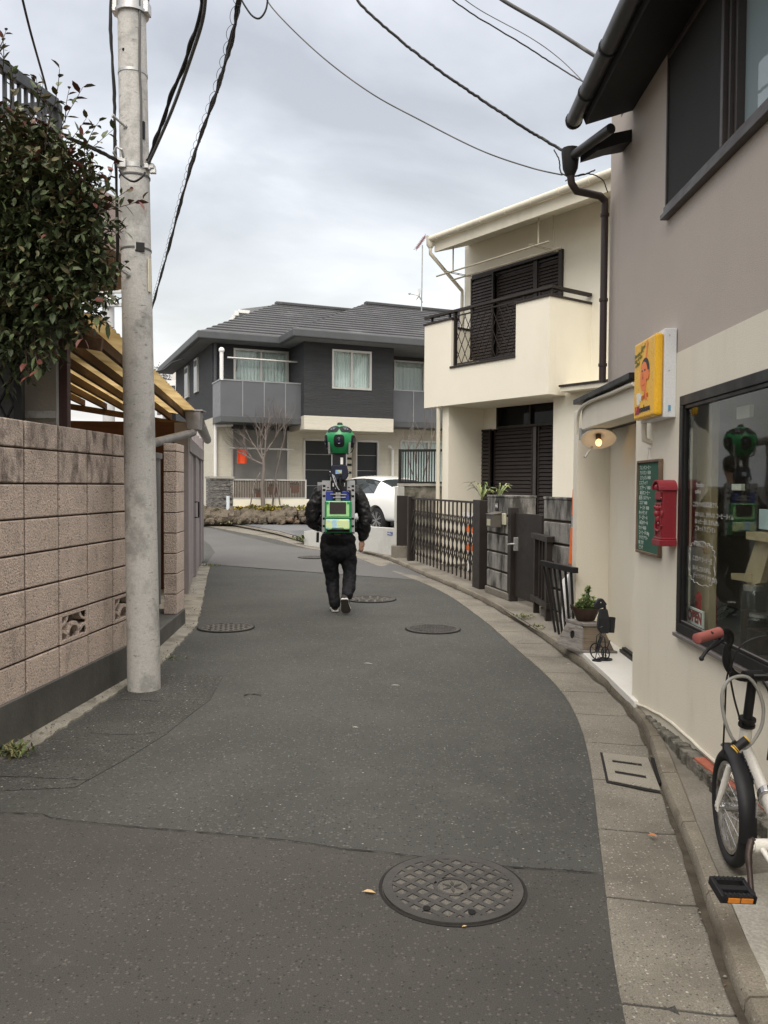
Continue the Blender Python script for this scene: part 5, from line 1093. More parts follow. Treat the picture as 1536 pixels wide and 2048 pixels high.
# white pillar edge + low parking wall with blue address plate
wa=G(640,1096,.0); wb=G(779,1116,.0)
WPn=Plane((wb.x,wb.y+.1),(wa.x-wb.x,wa.y-wb.y)); 
zw=WPn.hit(760,1055)[1]; tw=WPn.hit(720,1100)[0]; tleft=WPn.hit(608,1070)[0]
m_wconc=M('pale_wall_concrete',(.50,.50,.475),.85,bump=.3,bscale=30,var=.08,scale=1.5,stain=((.33,.33,.31),1.8,.5,.72,(1,1,.5),.7))
rt=empty('low_parking_wall',WPn.pt(.5,0,0),'low pale concrete retaining wall in front of the white car','low wall')
mb=MB(); g=gz(wb.y); mb.pbox(WPn,-.15,tw,-.1,zw,-.14,0); mb.prism([WPn.pt(tw,-.1,0),WPn.pt(tw,zw,0),WPn.pt(tleft,.42,0),WPn.pt(tleft,-.1,0)],V((-WPn.n.x,-WPn.n.y,0))*.14); mb.build('wall',m_wconc,rt,bevel=.006)
mb=MB(); t,z=WPn.hit(780,1067); mb.pbox(WPn,t-.08,t+.08,z-.035,z+.03,.0,.006); pl=mb.build('address_plate',M('blue_plate',(.03,.07,.22),.4,bump=0),rt)
mb=MB(); mb.text('中央二',.05,WPn.pt(t+.075,z-.022,.0065),-V((WPn.d.x,WPn.d.y,0)),uz,.0004,.0004); mb.build('plate_lettering',m_white,pl)
zpil=WPn.hit(790,973)[1]; t0=WPn.hit(796,1050)[0]; t1=WPn.hit(789,1050)[0]
mb=MB(); mb.pbox(WPn,t0,t1,-.1,zpil,-.16,.01); mb.build('pale_concrete_post',m_wconc,None,'slim pale concrete post at the end of the low parking wall','post',bevel=.005)
# mossy retaining wall + black fence behind the gate
Yb=17.2; xa=D(797,1000,Yb).x; xb=D(905,1000,Yb-.5).x
mossz=D(840,972,Yb).z
mb=MB(); mb.prism([V((xa,Yb,0)),V((xb+1.2,Yb-.7,0)),V((xb+1.2,Yb-.5,0)),V((xa,Yb+.2,0))],(0,0,mossz)); o_=mb.build('retaining_wall',M('mossy_concrete',(.20,.185,.15),.95,bump=.8,bscale=30,var=.25,scale=8,stain=((.06,.06,.04),6,.45,.65,ONE,.9)),None,'mottled mossy concrete retaining wall behind the accordion gate','retaining wall',bevel=.01)
mb=MB(); mb.prism([V((xa-.03,Yb-.03,mossz+.001)),V((xb+1.2,Yb-.73,mossz+.001)),V((xb+1.2,Yb-.47,mossz+.001)),V((xa-.03,Yb+.23,mossz+.001))],(0,0,.05)); mb.build('coping',m_lightconc,o_)
fl0,fh0=D(801,972,Yb).z,D(801,898,Yb).z
rt=empty('black_bar_fence',V((xa+.3,Yb,mossz)),'black metal fence of close vertical bars on top of the mossy retaining wall','fence')
B1=V((D(801,900,Yb+.02).x,Yb+.08,0)); B2=V((xb+1.,Yb-.52,0))
fp=lambda t,z:V((B1.x+(B2.x-B1.x)*t,B1.y+(B2.y-B1.y)*t,z))
for z_ in (fh0-.03,fl0+.07): mb=MB(); mb.bar(fp(0,z_),fp(1,z_),.05,.05); mb.build('rail',m_black,rt)
mb=MB(); n=38
for k in range(n): 
    p=fp(k/n,0); mb.box(p.x-.012,p.x+.012,p.y-.012,p.y+.012,fl0+.07,fh0-.05)
mb.build('bars',m_black,rt)
mb=MB(); p=fp(0,0); mb.box(p.x-.04,p.x+.03,p.y-.04,p.y+.04,mossz+.05,fh0+.0); mb.build('post',m_black,rt)
# block pillars
m_pil=M('weathered_grey_block',(.27,.26,.24),.92,bump=.5,bscale=45,var=.15,scale=3,grain=.18,stain=((.035,.033,.028),3.2,.42,.58,(1.6,1.6,.45),.92),stain2=((.42,.41,.37),5,.6,.75,(1,1,.4),.6))
def pillar(ul,ur,vb,vt,name,label,dep,nrow,h=.08,ur2=None):
    a=G(ul,vb,h); P=Plane((a.x,a.y),(FP.d.x,FP.d.y)); t1,_=P.hit(ur,1050); z1=P.hit(ul,vt)[1]
    rt=empty(name,P.pt(t1/2,.05,-dep/2),label,'pillar')
    H=(z1-.14)/nrow; mb=MB(); mb.pbox(P,-.02,t1+.02,.05,.14,-dep-.02,.02); mb.build('plinth',m_pave,rt,bevel=.01)
    mb=MB()
    for r in range(nrow):
        mb.pbox(P,0,t1,.14+r*H+.012,.14+(r+1)*H-.012,-dep,0)
    mb.build('blocks',m_pil,rt,bevel=.01)
    mb=MB(); mb.pbox(P,.01,t1-.01,.14,z1-.02,-dep+.015,-.015); mb.build('joints',m_mortar,rt)
    mb=MB(); mb.pbox(P,-.005,t1+.005,z1-.011,z1+.015,-dep-.005,.005); mb.build('cap',m_pil,rt,bevel=.005); return P,t1,z1,rt
P1_,pt1,pz,prt=pillar(973,1019,1180,992,'block_pillar','weathered grey block gate pillar carrying a mailbox and number plate',.34,5)
P2_,pt2,pz2,_=pillar(1085,1152,1225,996,'block_wall_pillar','weathered grey block pillar behind the black rail, beside the ladder',.16,5)
# number plate + mailbox
t,z=P1_.hit(994,1011); mb=MB(); mb.pbox(P1_,t-.05,t+.05,z-.065,z+.065,.0,.008); npl=mb.build('number_plate',m_black,prt,bevel=.002)
mb=MB(); mb.text('44',.085,P1_.pt(t-.042,z-.03,.0085),V((P1_.d.x,P1_.d.y,0)),uz,.0006,.002); mb.build('number_lettering',m_white,npl)
t0,z0=P1_.hit(981,1056,.14); t1,z1=P1_.hit(1003,1024,.0); 
rt=empty('grey_mailbox',P1_.pt(t1,z0,0),'dull grey steel letterbox with a cream plate mounted on the block pillar','mailbox')
m_mbx=M('dull_bronze_box',(.13,.12,.105),.5,metal=.4,bump=.05)
w=.24; ta=t1-.17; mb=MB(); mb.pbox(P1_,ta,ta+w,z0+.01,z0+.17,.02,.14); mb.prism([P1_.pt(ta-.01,z0+.17,.015),P1_.pt(ta-.01,z0+.17,.155),P1_.pt(ta-.01,z0+.205,.015)],V((P1_.d.x,P1_.d.y,0))*(w+.02)); mb.build('body',m_mbx,rt,bevel=.006)
mb=MB(); mb.pbox(P1_,ta+.04,ta+w-.08,z0+.03,z0+.11,.141,.145); mb.build('name_plate',M('cream_name_plate',(.50,.48,.33),.5,bump=0),rt)
mb=MB(); t,z=P1_.hit(1007,1038,.02); mb.pbox(P1_,t-.035,t+.05,z-.07,z+.07,.0,.03); mb.build('intercom',None or M('cream_intercom',(.55,.53,.40),.5,bump=0),prt,bevel=.004)
# walk gate
a=G(1020,1196,.08); b=G(1086,1215,.08); WG=Plane((a.x,a.y),(FP.d.x,FP.d.y)); t1=WG.hit(1083,1100)[0]; zt2=WG.hit(1035,1026)[1]
rt=empty('brown_walk_gate',WG.pt(t1/2,.05,0),'plain dark brown metal pedestrian gate with lever handle between the block pillars','gate')
mb=MB(); mb.pbox(WG,.13,t1,.12,zt2,-.03,0); mb.build('leaf',m_dkbrown,rt,bevel=.003)
mb=MB(); mb.pbox(WG,.0,.11,.05,zt2+.06,-.06,.04); mb.build('post',m_dkbrown,rt,bevel=.004)
t,z=WG.hit(1031,1088,.03); mb=MB(); mb.pbox(WG,t-.015,t+.015,z-.08,z+.08,.0,.05); mb.tube([WG.pt(t,z,.05),WG.pt(t,z,.09),WG.pt(t-.09,z-.01,.09)],.011,8); mb.build('handle',m_galv,rt,bevel=.003)
# spider plant
rt=empty('spider_plant',P1_.pt(.1,pz,-.2),'arching pale green spider plant leaves rising behind the grey block pillar','plant')
mb=MB(); rng=random.Random(9)
for (u,v,k) in ((965,992,20),(998,990,8)):
    b0=D(u,v,P1_.pt(0,0,0).y+.45)+V((0,0,-.05))
    for i in range(k):
        a=rng.uniform(0,2*PI); L=rng.uniform(.15,.36); pts=[b0+V((math.cos(a)*L*s,math.sin(a)*L*s*.6,.22*math.sin(min(1,s*1.1)*PI*.75)*L/.3)) for s in (0,.25,.5,.75,1)]
        wv=V((-math.sin(a),math.cos(a),.3)).normalized()
        mb.mi=rng.choice([0,1]); mb.loft([[p-wv*wd,p+wv*wd] for p,wd in zip(pts,(.008,.010,.009,.006,.001))],caps=False)
mb.build('leaves',[M('pale_green_leaf',(.28,.32,.13),.5,bump=0,var=.2,scale=15),M('mid_green_leaf',(.12,.18,.06),.5,bump=0,var=.2,scale=15)],rt)
mb=MB(); p=D(975,1005,P1_.pt(0,0,0).y+.45); mb.lathe([(.10,-.9),(.13,-.1),(.14,-.08),(.12,-.08)],p,n=16); mb.build('pot',M('pot_brown',(.10,.06,.04),.7),rt)
# orange-white barricade pieces behind the accordion gate
rt=empty('orange_barrier',D(935,1085,12.9),'orange and white safety barrier partly visible through the accordion gate','barrier')
m_or=M('safety_orange',(.80,.17,.03),.5,bump=.02); bx_=FP.pt(2.35,0,-.6)
mb=MB()
for z in (.45,.75): mb.bar(FP.pt(1.7,z,-.5),FP.pt(2.95,z,-.5),.02,.11)
mb.build('orange_board',m_or,rt)
mb=MB(); mb.bar(FP.pt(1.5,.96,-.52),FP.pt(2.95,.96,-.52),.02,.09); mb.bar(FP.pt(1.75,.02,-.54),FP.pt(1.75,1.0,-.54),.03); mb.bar(FP.pt(2.85,.02,-.54),FP.pt(2.85,1.0,-.54),.03); mb.build('white_frame',m_white,rt)
# black railings in front (square post section and sloped)
R0=G(1072,1222,.07); R1=G(1096,1238,.07)
rt=empty('brown_railing',(R0+R1)/2,'short dark brown railing frame with square bars standing at the kerb','railing')
RP=Plane((R0.x,R0.y),(R1.x-R0.x,R1.y-R0.y)); lr=(V((R1.x,R1.y))-V((R0.x,R0.y))).length; zr=RP.hit(1092,1077)[1]; zl_=RP.hit(1092,1209)[1]
for z_ in (zr,zl_): mb=MB(); mb.pbox(RP,-.15,lr+.06,z_-.03,z_+.03,-.035,.035); mb.build('rail',m_dkbrown,rt,bevel=.004)
mb=MB(); mb.pbox(RP,lr-.03,lr+.03,.03,zr-.03,-.03,.03); mb.build('leg',m_dkbrown,rt,bevel=.003); mb=MB(); mb.pbox(RP,-.02,.03,.03,zr-.03,-.03,.03); mb.build('leg',m_dkbrown,rt,bevel=.003)
mb=MB()
for t in (lr*.3,lr*.55,lr*.78): mb.pbox(RP,t-.012,t+.012,zl_+.03,zr-.03,-.012,.012)
mb.build('bars',m_dkbrown,rt)
mb=MB(); ra=RP.pt(lr,zr,0); rb=D(1150,1070,ra.y+.9); mb.bar(ra,rb,.05,.05); mb.bar(RP.pt(lr,zl_,0),V((rb.x,rb.y,zl_)),.04,.05); mb.bar(RP.pt(lr,(zr+zl_)/2+.1,0),V((rb.x,rb.y,(zr+zl_)/2+.1)),.02,.02)
for k in (1,2,3,4,5): p=ra.lerp(rb,k/6); mb.box(p.x-.012,p.x+.012,p.y-.012,p.y+.012,zl_,zr)
mb.build('return_railing',m_dkbrown,rt)
a=D(1084,1128,7.85); b=D(1152,1143,7.15); a.z=b.z=(a.z+b.z)/2+.01
rt=empty('leaning_railing',G(1120,1290,.06),'loose black iron railing leaning with slanted bars next to the doorstep','railing')
mb=MB(); mb.bar(a,b,.045,.05); mb.build('top_rail',m_black,rt,bevel=.003)
bots=[(1106,1272),(1118,1278),(1128,1284),(1138,1290),(1143,1292),(1150,1290)]
mb=MB()
for i,(u,v) in enumerate(bots):
    p=a.lerp(b,.04+.165*i); q=V((p.x+.0+.12*(1-i/7.),p.y-.02,.06)); mb.bar(p,q,.02,.02)
mb.build('slanted_bars',m_black,rt)
# ladder
rt=empty('ladder',D(1142,1200,8.2),'grey aluminium ladder with orange end caps behind the black railing','ladder')
mb=MB(); la=D(1150,982,7.9); lb=D(1136,1190,7.9); lb.z=.05; mb.bar(la,lb,.028,.06); la2=la+V((.33,.1,0)); lb2=lb+V((.4,.1,0)); mb.bar(la2,lb2,.028,.06); mb.build('side_rails',M('ladder_alu',(.42,.43,.45),.4,metal=.6,bump=.03),rt,bevel=.004)
mb=MB()
for k in range(1,7): mb.bar(la.lerp(lb,k/7),la2.lerp(lb2,k/7),.03,.02)
mb.build('rungs',MATS['ladder_alu'],rt)
mb=MB(); d=(lb-la); mb.bar(la+V((0,-.0,.02)),la+d*.18,.032,.064); mb.bar(la+d*.26+V((0,-.01,0)),la+d*.52+V((0,-.01,0)),.04,.07); mb.build('orange_guards',m_or,rt,bevel=.005)
# white PVC pipes behind the railing
mb=MB(); p=D(1140,1160,8.0); mb.tube([V((p.x-.04,p.y,.05)),V((p.x-.04,p.y,p.z)),V((p.x+.0,p.y,p.z+.04)),V((p.x+.3,p.y,p.z+.04))],.035,10); mb.tube([V((p.x+.05,p.y,.05)),V((p.x+.05,p.y,p.z-.08))],.03,10); mb.build('white_pipes',m_white,None,'white plastic pipes standing low behind the slanted black railing','pipe',smooth=50)
# weeds
def weed(u,v,h,n,s,label,mats=None,seed=1,hh=.06):
    p=G(u,v,h); rng=random.Random(seed); mb=MB()
    for i in range(n):
        a=rng.uniform(0,2*PI); r=rng.uniform(0,s); q=p+V((r*math.cos(a),r*math.sin(a),0)); d=V((rng.uniform(-.8,.8),rng.uniform(-.8,.8),rng.uniform(.4,1.2)))
        mb.mi=rng.choice([0,0,1]); leaf(mb,q+V((0,0,rng.uniform(0,hh*.5))),d,uz,rng.uniform(.4,1)*hh,.35,.2,.25)
    mb.build('weeds',mats or [M('weed_green',(.085,.115,.035),.6,bump=0,var=.3,scale=12),M('weed_yellow',(.22,.20,.09),.7,bump=0,var=.3,scale=12)],None,label,'weeds','weeds along the kerbs')
weed(30,1512,.0,160,.10,'patch of green weeds at the left wall foot beside the near road edge',seed=2)
weed(1045,1236,.06,110,.13,'dry yellowish weeds on the kerb before the brown railing',seed=3,hh=.045)
weed(1075,1256,.06,60,.10,'small dry weeds at the kerb in front of the slanted railing',seed=4,hh=.04)
weed(418,1133,.0,120,.22,'small green moss weeds by the foot of the lavender garage gate',seed=5,hh=.05)
weed(340,1318,.0,110,.16,'thin moss and weeds in the kerb joint past the utility pole',seed=6,hh=.025)
weed(612,1083,.06,160,.30,'leafy green weeds at the far kerb left of the walking person',seed=7,hh=.16)
# ================= FAR HOUSE =================
c=D(425,800,25); FH=Plane((c.x,c.y),(.92,.39),(.39,-.92)); SH=Plane((c.x,c.y),(-.39,.92),(-.92,-.39))
m_ds=M('dark_slate_siding',(.044,.046,.049),.75,bump=.8,bscale=9,var=.12,scale=2,stretch=(.5,.5,6),bdist=.03)
m_cs=M('cream_tile_siding',(.60,.57,.48),.8,bump=.4,bscale=8,var=.05,scale=2,stretch=(.5,.5,7),bdist=.02)
m_fas=M('dark_grey_fascia',(.085,.09,.095),.5,bump=.02); m_sof=M('grey_soffit',(.19,.195,.20),.8,bump=.02)
m_pan=M('grey_balcony_panel',(.115,.12,.13),.35,bump=.01,var=.05,spec=.5)
gF=gz(25)
rt=empty('dark_house',FH.pt(4,gF,-3),'far two-storey house with dark slate upper wall, cream lower wall and grey tiled hip roofs','house')
zb=FH.hit(425,835)[1]; S2=1.45; D2=-0.0
t1_=FH.hit(608,800,S2)[0]; t2_=FH.hit(787,800,S2)[0]; tA=FH.hit(580,800)[0]
zed=FH.hit(425,680)[1]; ezL=FH.hit(401,657,.6)[1]
eavez=FH.hit(500,671,.6)[1]; wtop=eavez-.12
zb2=FH.hit(614,831,S2)[1]; zb3=FH.hit(700,862,S2)[1]
tend=FH.hit(960,800)[0]+3
# windows
W1=(FH.hit(467,700)[0],FH.hit(577,700)[0],zb+1.05,FH.hit(467,696)[1])
W2=(FH.hit(664,700,S2)[0],FH.hit(743,700,S2)[0],FH.hit(664,777,S2)[1],FH.hit(664,698,S2)[1])
W3=(FH.hit(788,700)[0],FH.hit(788,700)[0]+2.2,zb+1.0,FH.hit(790,720)[1])
SHt=(FH.hit(463,900)[0],FH.hit(577,900)[0],FH.hit(470,958)[1],FH.hit(470,858)[1])
mb=MB(); holes(mb,FH,0,tend,zb,wtop,[(W1[0],W1[1],W1[2]-.9,W1[3]),(W3[0],W3[1],W3[2]-.9,W3[3])],-.2,0); mb.pbox(SH,.201,7,zb,wtop,-.2,0); holes(mb,FH,t1_,t2_,zb2,wtop,[W2],S2-.2,S2); mb.pbox(FH,t1_,t1_+.15,zb2,wtop,.001,S2-.201); mb.pbox(FH,t2_-.15,t2_,zb2,wtop,.001,S2-.201)
mb.build('upper_wall',m_ds,rt)
W4=(FH.hit(800,900)[0],FH.hit(800,900)[0]+2.1,FH.hit(800,975)[1]-.2,FH.hit(800,880)[1])
D1=(FH.hit(606,900)[0],FH.hit(606,900)[0]+1.05,gF+.1,FH.hit(630,877)[1]); D2_=(FH.hit(710,900)[0],FH.hit(758,900)[0],gF+.1,FH.hit(730,880)[1])
mb=MB(); holes(mb,FH,0,tend,gF-.3,zb-.001,[SHt,D1,D2_,W4],-.2,0); mb.pbox(SH,.201,7,gF-.3,zb-.001,-.2,0)
mb.build('lower_wall',m_cs,rt)
mb=MB(); mb.pbox(FH,t1_,t2_,zb3,zb2-.001,.001,S2+.02); mb.build('porch_canopy_band',m_cs,rt,bevel=.01)
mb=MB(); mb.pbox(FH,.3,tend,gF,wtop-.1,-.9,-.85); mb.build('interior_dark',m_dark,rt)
# windows builder
m_curt=M('pale_curtain',(.88,.88,.85),.9,bump=.5,bscale=4,var=.08,scale=3,stretch=(9,9,.1),bdist=.05,emit=None)
m_fg=glass('far_window_glass',tint=(.90,.95,.95),ior=1.55)
def win(P,w,o,name='window',mull=2,curt=True,frame=m_alu,fw=.06):
    a,b,z0,z1=w; mb=MB(); mb.pbox(P,a,b,z1-fw,z1,o-.12,o+.03); mb.pbox(P,a,b,z0,z0+fw,o-.12,o+.03); mb.pbox(P,a,a+fw,z0+fw,z1-fw,o-.12,o+.03); mb.pbox(P,b-fw,b,z0+fw,z1-fw,o-.12,o+.03)
    for k in range(1,mull): t=a+(b-a)*k/mull; mb.pbox(P,t-.03,t+.03,z0+fw,z1-fw,o-.09,o-.0)
    f=mb.build(name,frame,rt); mb=MB(); mb.pbox(P,a+fw,b-fw,z0+fw,z1-fw,o-.06,o-.055); mb.build('pane',m_fg,f)
    if curt:
        mb=MB(); n=60; mb.loft([[P.pt(a+(b-a)*k/n,z,o-.2+.018*math.sin(k*1.7)+.01*math.sin(k*.6)) for z in (z0,z1)] for k in range(n+1)],caps=False); mb.build('curtain',m_curt,f,smooth=60)
    return f
win(FH,(W1[0],W1[1],W1[2]-.9,W1[3]),0); win(FH,W2,S2); win(FH,(W3[0],W3[1],W3[2]-.9,W3[3]),0); win(FH,W4,0)
for (u0,u1,v0,v1) in ((372,379,736,794),(391,398,720,783)):
    ta,za=SH.hit(u0,v0); tb,zb_=SH.hit(u1,v1); mb=MB(); mb.pbox(SH,min(ta,tb),max(ta,tb),zb_,za,.0,.06); f=mb.build('slit_window',m_alu,rt); mb=MB(); mb.pbox(SH,min(ta,tb)+.07,max(ta,tb)-.07,zb_+.07,za-.07,.061,.065); mb.build('pane',glass('slit_glass',dark=(.25,.27,.28),ior=1.6) if 'slit_glass' not in bpy.data.materials else bpy.data.materials['slit_glass'],f)
mb=MB(); mb.pbox(FH,SHt[0],SHt[1],SHt[3]-.0,SHt[3]+.22,-.1,.06); mb.build('shutter_box',m_ds,rt)
mb=MB(); a,b,z0,z1=SHt; n=int((z1-z0)/.055)
for k in range(n): mb.pbox(FH,a+.05,b-.05,z0+k*.055,z0+k*.055+.046,-.08,-.055-.006*(k%2))
mb.pbox(FH,a+.05,b-.05,z0,z1,-.09,-.081); mb.build('roller_shutter',M('grey_roller_shutter',(.27,.26,.245),.5,bump=.02),rt)
mb=MB(); fw=.05; mb.pbox(FH,a,a+fw,z0,z1,-.1,.03); mb.pbox(FH,b-fw,b,z0,z1,-.1,.03); mb.pbox(FH,a,b,z0-fw,z0,-.1,.03); mb.build('shutter_frame',m_alu,rt)
for a,b,z0,z1 in (D1,D2_):
    mb=MB(); mb.pbox(FH,a,a+.07,z0,z1,-.1,.03); mb.pbox(FH,b-.07,b,z0,z1,-.1,.03); mb.pbox(FH,a,b,z1-.07,z1,-.1,.03); f=mb.build('door_frame',m_alu,rt)
    mb=MB(); H=(z1-z0)/5
    for k in range(5): mb.pbox(FH,a+.07,b-.07,z0+H*k+.012,z0+H*(k+1)-.006-(.07 if k==4 else 0),-.09,-.06)
    mb.build('door',M('black_door',(.020,.023,.026),.4,bump=.02),f); mb=MB(); mb.pbox(FH,a+.07,b-.07,z0,z1-.07,-.1,-.091); mb.build('door_grooves',m_alu,f)
    mb=MB(); mb.tube([FH.pt(b-.13,z0+.75,-.06),FH.pt(b-.13,z0+.75,.03),FH.pt(b-.13,z0+1.35,.03),FH.pt(b-.13,z0+1.35,-.06)],.018,8); mb.build('handle',m_galv,f)
a,b,z0,z1=D1; mb=MB(); mb.pbox(FH,a+.5,a+.85,FH.hit(628,968)[1]-.05,FH.hit(628,968)[1]+.06,-.059,-.04); mb.build('letter_plate',M('letter_plate',(.4,.4,.4),.5),rt)
mb=MB(); mb.pbox(FH,D1[1]+.05,D2_[0]-.05,gF+.1,D1[3]+.05,-.02,.04); mb.build('side_panel',M('greige_panel',(.60,.56,.46),.6),rt)
for x_ in (D1[1]+.12,D2_[0]-.34):
    for z_ in (gF+1.95,gF+1.75,gF+1.5,gF+1.15): mb=MB(); mb.pbox(FH,x_,x_+.2,z_,z_+.07,.041,.07); mb.build('intercom',m_black,rt)
for a_ in (D1[1]+.005,D2_[0]-.105): mb=MB(); mb.pbox(FH,a_,a_+.1,gF+.1,D1[3]+.05,.041,.09); mb.build('jamb_strip',M('greige_jamb',(.30,.27,.225),.6),rt)
# balconies
def balc(ta,tb,z0,z1,o1,pid):
    mb=MB(); mb.pbox(FH,ta,tb,z0-.12,z0+.06,.001,o1+.03); slab=mb.build('balcony_slab',m_fas,rt,bevel=.01)
    mb=MB(); mb.pbox(FH,ta+.0,tb-.0,z0+.061,z1,o1-.03,o1); mb.pbox(FH,ta,ta+.03,z0+.061,z1,.01,o1-.031); mb.build('panel',m_pan,slab)
    mb=MB(); mb.pbox(FH,ta-.02,tb+.02,z1,z1+.04,o1-.045,o1+.015); mb.pbox(FH,ta-.02,ta+.045,z1,z1+.04,.0,o1-.046)
    for k in range(1,4): t=ta+(tb-ta)*k/4; mb.pbox(FH,t-.015,t+.015,z0+.061,z1,o1+.0005,o1+.012)
    mb.build('top_rail',M('alu_light_rail',(.32,.33,.34),.35,metal=.5,bump=0),slab)
bo=1.15; ba=FH.hit(441,800,bo)[0]; bb=FH.hit(613,800,bo)[0]; z1=FH.hit(441,760,bo)[1]; z0=FH.hit(441,835,bo)[1]
balc(ba,bb-.01,z0,z1,bo,0)
balc(t2_+.02,t2_+3.6,z0+.05,z1,.95,1)
# roofs: hip 1 and hip 2
m_tile=M('slate_roof_tile',(.050,.051,.054),.5,bump=.35,bscale=18,var=.25,scale=1.5,grain=.15,spec=.6,stain=((.16,.165,.17),1.6,.58,.66,(.6,.6,.6),.4))
m_tile2=M('slate_roof_tile_lit',(.060,.062,.066),.3,bump=.35,bscale=18,var=.2)
def course_roof(P,ta,tb,oe,ze,oR,zR,ra,rb,nm,n=15):
    """front slope from eave (o=oe,z=ze,ta..tb) up to ridge (o=oR,z=zR,ra..rb) in stepped courses"""
    mb=MB()
    for k in range(n):
        f0,f1=k/n,(k+1.12)/n
        if k==n-1: f1=1
        A=lambda f,l:P.pt((ta+(ra-ta)*f) if l else (tb+(rb-tb)*f),ze+(zR-ze)*f,oe+(oR-oe)*f)
        up=V((0,0,.055)); a,b=A(f0,1)+up,A(f0,0)+up; c_,d=A(f1,0)+V((0,0,.008)),A(f1,1)+V((0,0,.008))
        mb.hexa([A(f0,1),A(f0,0),A(f1,0)-V((0,0,.01)),A(f1,1)-V((0,0,.01)),a,b,c_,d])
    return mb.build(nm,m_tile,rt)
def side_roof(P,ta,oe,ob,ze,ra,oR,zR,nm,n=15):
    mb=MB()
    for k in range(n):
        f0,f1=k/n,(k+1.12)/n
        if k==n-1: f1=1
        A=lambda f,l:P.pt(ta+(ra-ta)*f,ze+(zR-ze)*f,(oe+(oR-oe)*f) if l else (ob+(oR-ob)*f))
        up=V((0,0,.055)); mb.hexa([A(f0,1),A(f0,0),A(f1,0)-V((0,0,.01)),A(f1,1)-V((0,0,.01)),A(f0,1)+up,A(f0,0)+up,A(f1,0)+V((0,0,.008)),A(f1,1)+V((0,0,.008))])
    return mb.build(nm,m_tile,rt)
oe=.6; te0=FH.hit(402,657,oe)[0]; 
oR=-3.6; r1,zR1=FH.hit(553,609,oR); r1b=FH.hit(760,635,oR)[0]
course_roof(FH,te0,tend,oe,eavez,oR,zR1,r1,tend,'roof_slope')
side_roof(FH,te0,oe,-7.8,eavez,r1,oR,zR1,'roof_hip')
mb=MB(); mb.pbox(FH,r1-.05,tend,zR1-.02,zR1+.10,oR-.12,oR+.12); mb.build('ridge_cap',m_tile,rt,bevel=.03)
# roof 2 (projecting)
oe2=S2+.6; t20,ez2=FH.hit(592,666,oe2); r2,zR2=FH.hit(732,609,-2.4); 
ez2=eavez
course_roof(FH,t20,tend,oe2,ez2,-2.4,zR2,r2,tend,'roof_slope')
side_roof(FH,t20,oe2,-5.6,ez2,r2,-2.4,zR2,'roof_hip')
mb=MB(); mb.pbox(FH,r2-.05,tend,zR2-.02,zR2+.10,-2.52,-2.28); mb.build('ridge_cap',m_tile,rt,bevel=.03)
# fascia/gutters + soffits
mb=MB(); h=.20
mb.pbox(FH,te0-.06,t20,eavez-h,eavez+.03,oe,oe+.12); mb.pbox(FH,te0-.12,te0,eavez-h,eavez+.03,-7.8,oe+.12)
mb.pbox(FH,t20-.06,tend,ez2-h,ez2+.03,oe2,oe2+.12); mb.pbox(FH,t20-.12,t20,ez2-h,ez2+.03,oe+.0,oe2+.12); mb.build('gutter_fascia',m_fas,rt,bevel=.03)
mb=MB(); mb.pbox(FH,te0,tend,eavez-h-.0,eavez-h+.03,.0,oe-.001); mb.pbox(FH,te0,-.001,eavez-h,eavez-h+.03,-7.8,-.001); mb.pbox(FH,t20+.001,tend,ez2-h,ez2-h+.03,oe+.001,oe2-.001); mb.build('soffit',m_sof,rt)
# rear gable bit
mb=MB(); a=D(470,632,33); b=D(552,610,33); mb.prism([D(458,655,33),D(470,628,33),D(482,618,33),D(556,609,33),D(600,640,33),D(590,660,33)],(0,.6,0)); mb.build('rear_gable',M('rear_gable_grey',(.20,.21,.22),.6),rt)
mb=MB(); mb.bar(D(452,652,32.8),D(478,624,32.8),.2,.12); mb.box(D(470,630,32.7).x,D(478,630,32.7).x,32.6,32.8,D(474,632,32.7).z,D(474,622,32.7).z); mb.bar(D(478,623,32.8),D(500,625,32.8),.2,.12); mb.build('white_barge_board',m_white,rt)
# pipes
mb=MB(); mb.tube([FH.pt(.07,eavez-.2,.09),FH.pt(.07,zb,.09)],.05,8); mb.build('downpipe',m_fas,rt)
mb=MB(); mb.tube([FH.pt(.07,zb,.09),FH.pt(.07,gF,.09)],.05,8); mb.tube([FH.pt(.07,zb-.25,.1),FH.pt(.55,zb-.22,.3)],.045,8); p=FH.hit(783,880)[0]; mb.tube([FH.pt(p-.2,zb-.75,.3),FH.pt(p,zb-.85,.1),FH.pt(p,gF,.1)],.05,8); mb.build('white_downpipe',m_white,rt)
t,z=FH.hit(442,700,bo); mb=MB(); mb.tube([FH.pt(t+.02,z1,bo-.02),FH.pt(t+.02,z-.0,bo-.02)],.055,10); mb.ell(FH.pt(t+.02,z,bo-.02),.085,.085,.085,12,8); mb.build('white_vent_pole',m_white,rt)
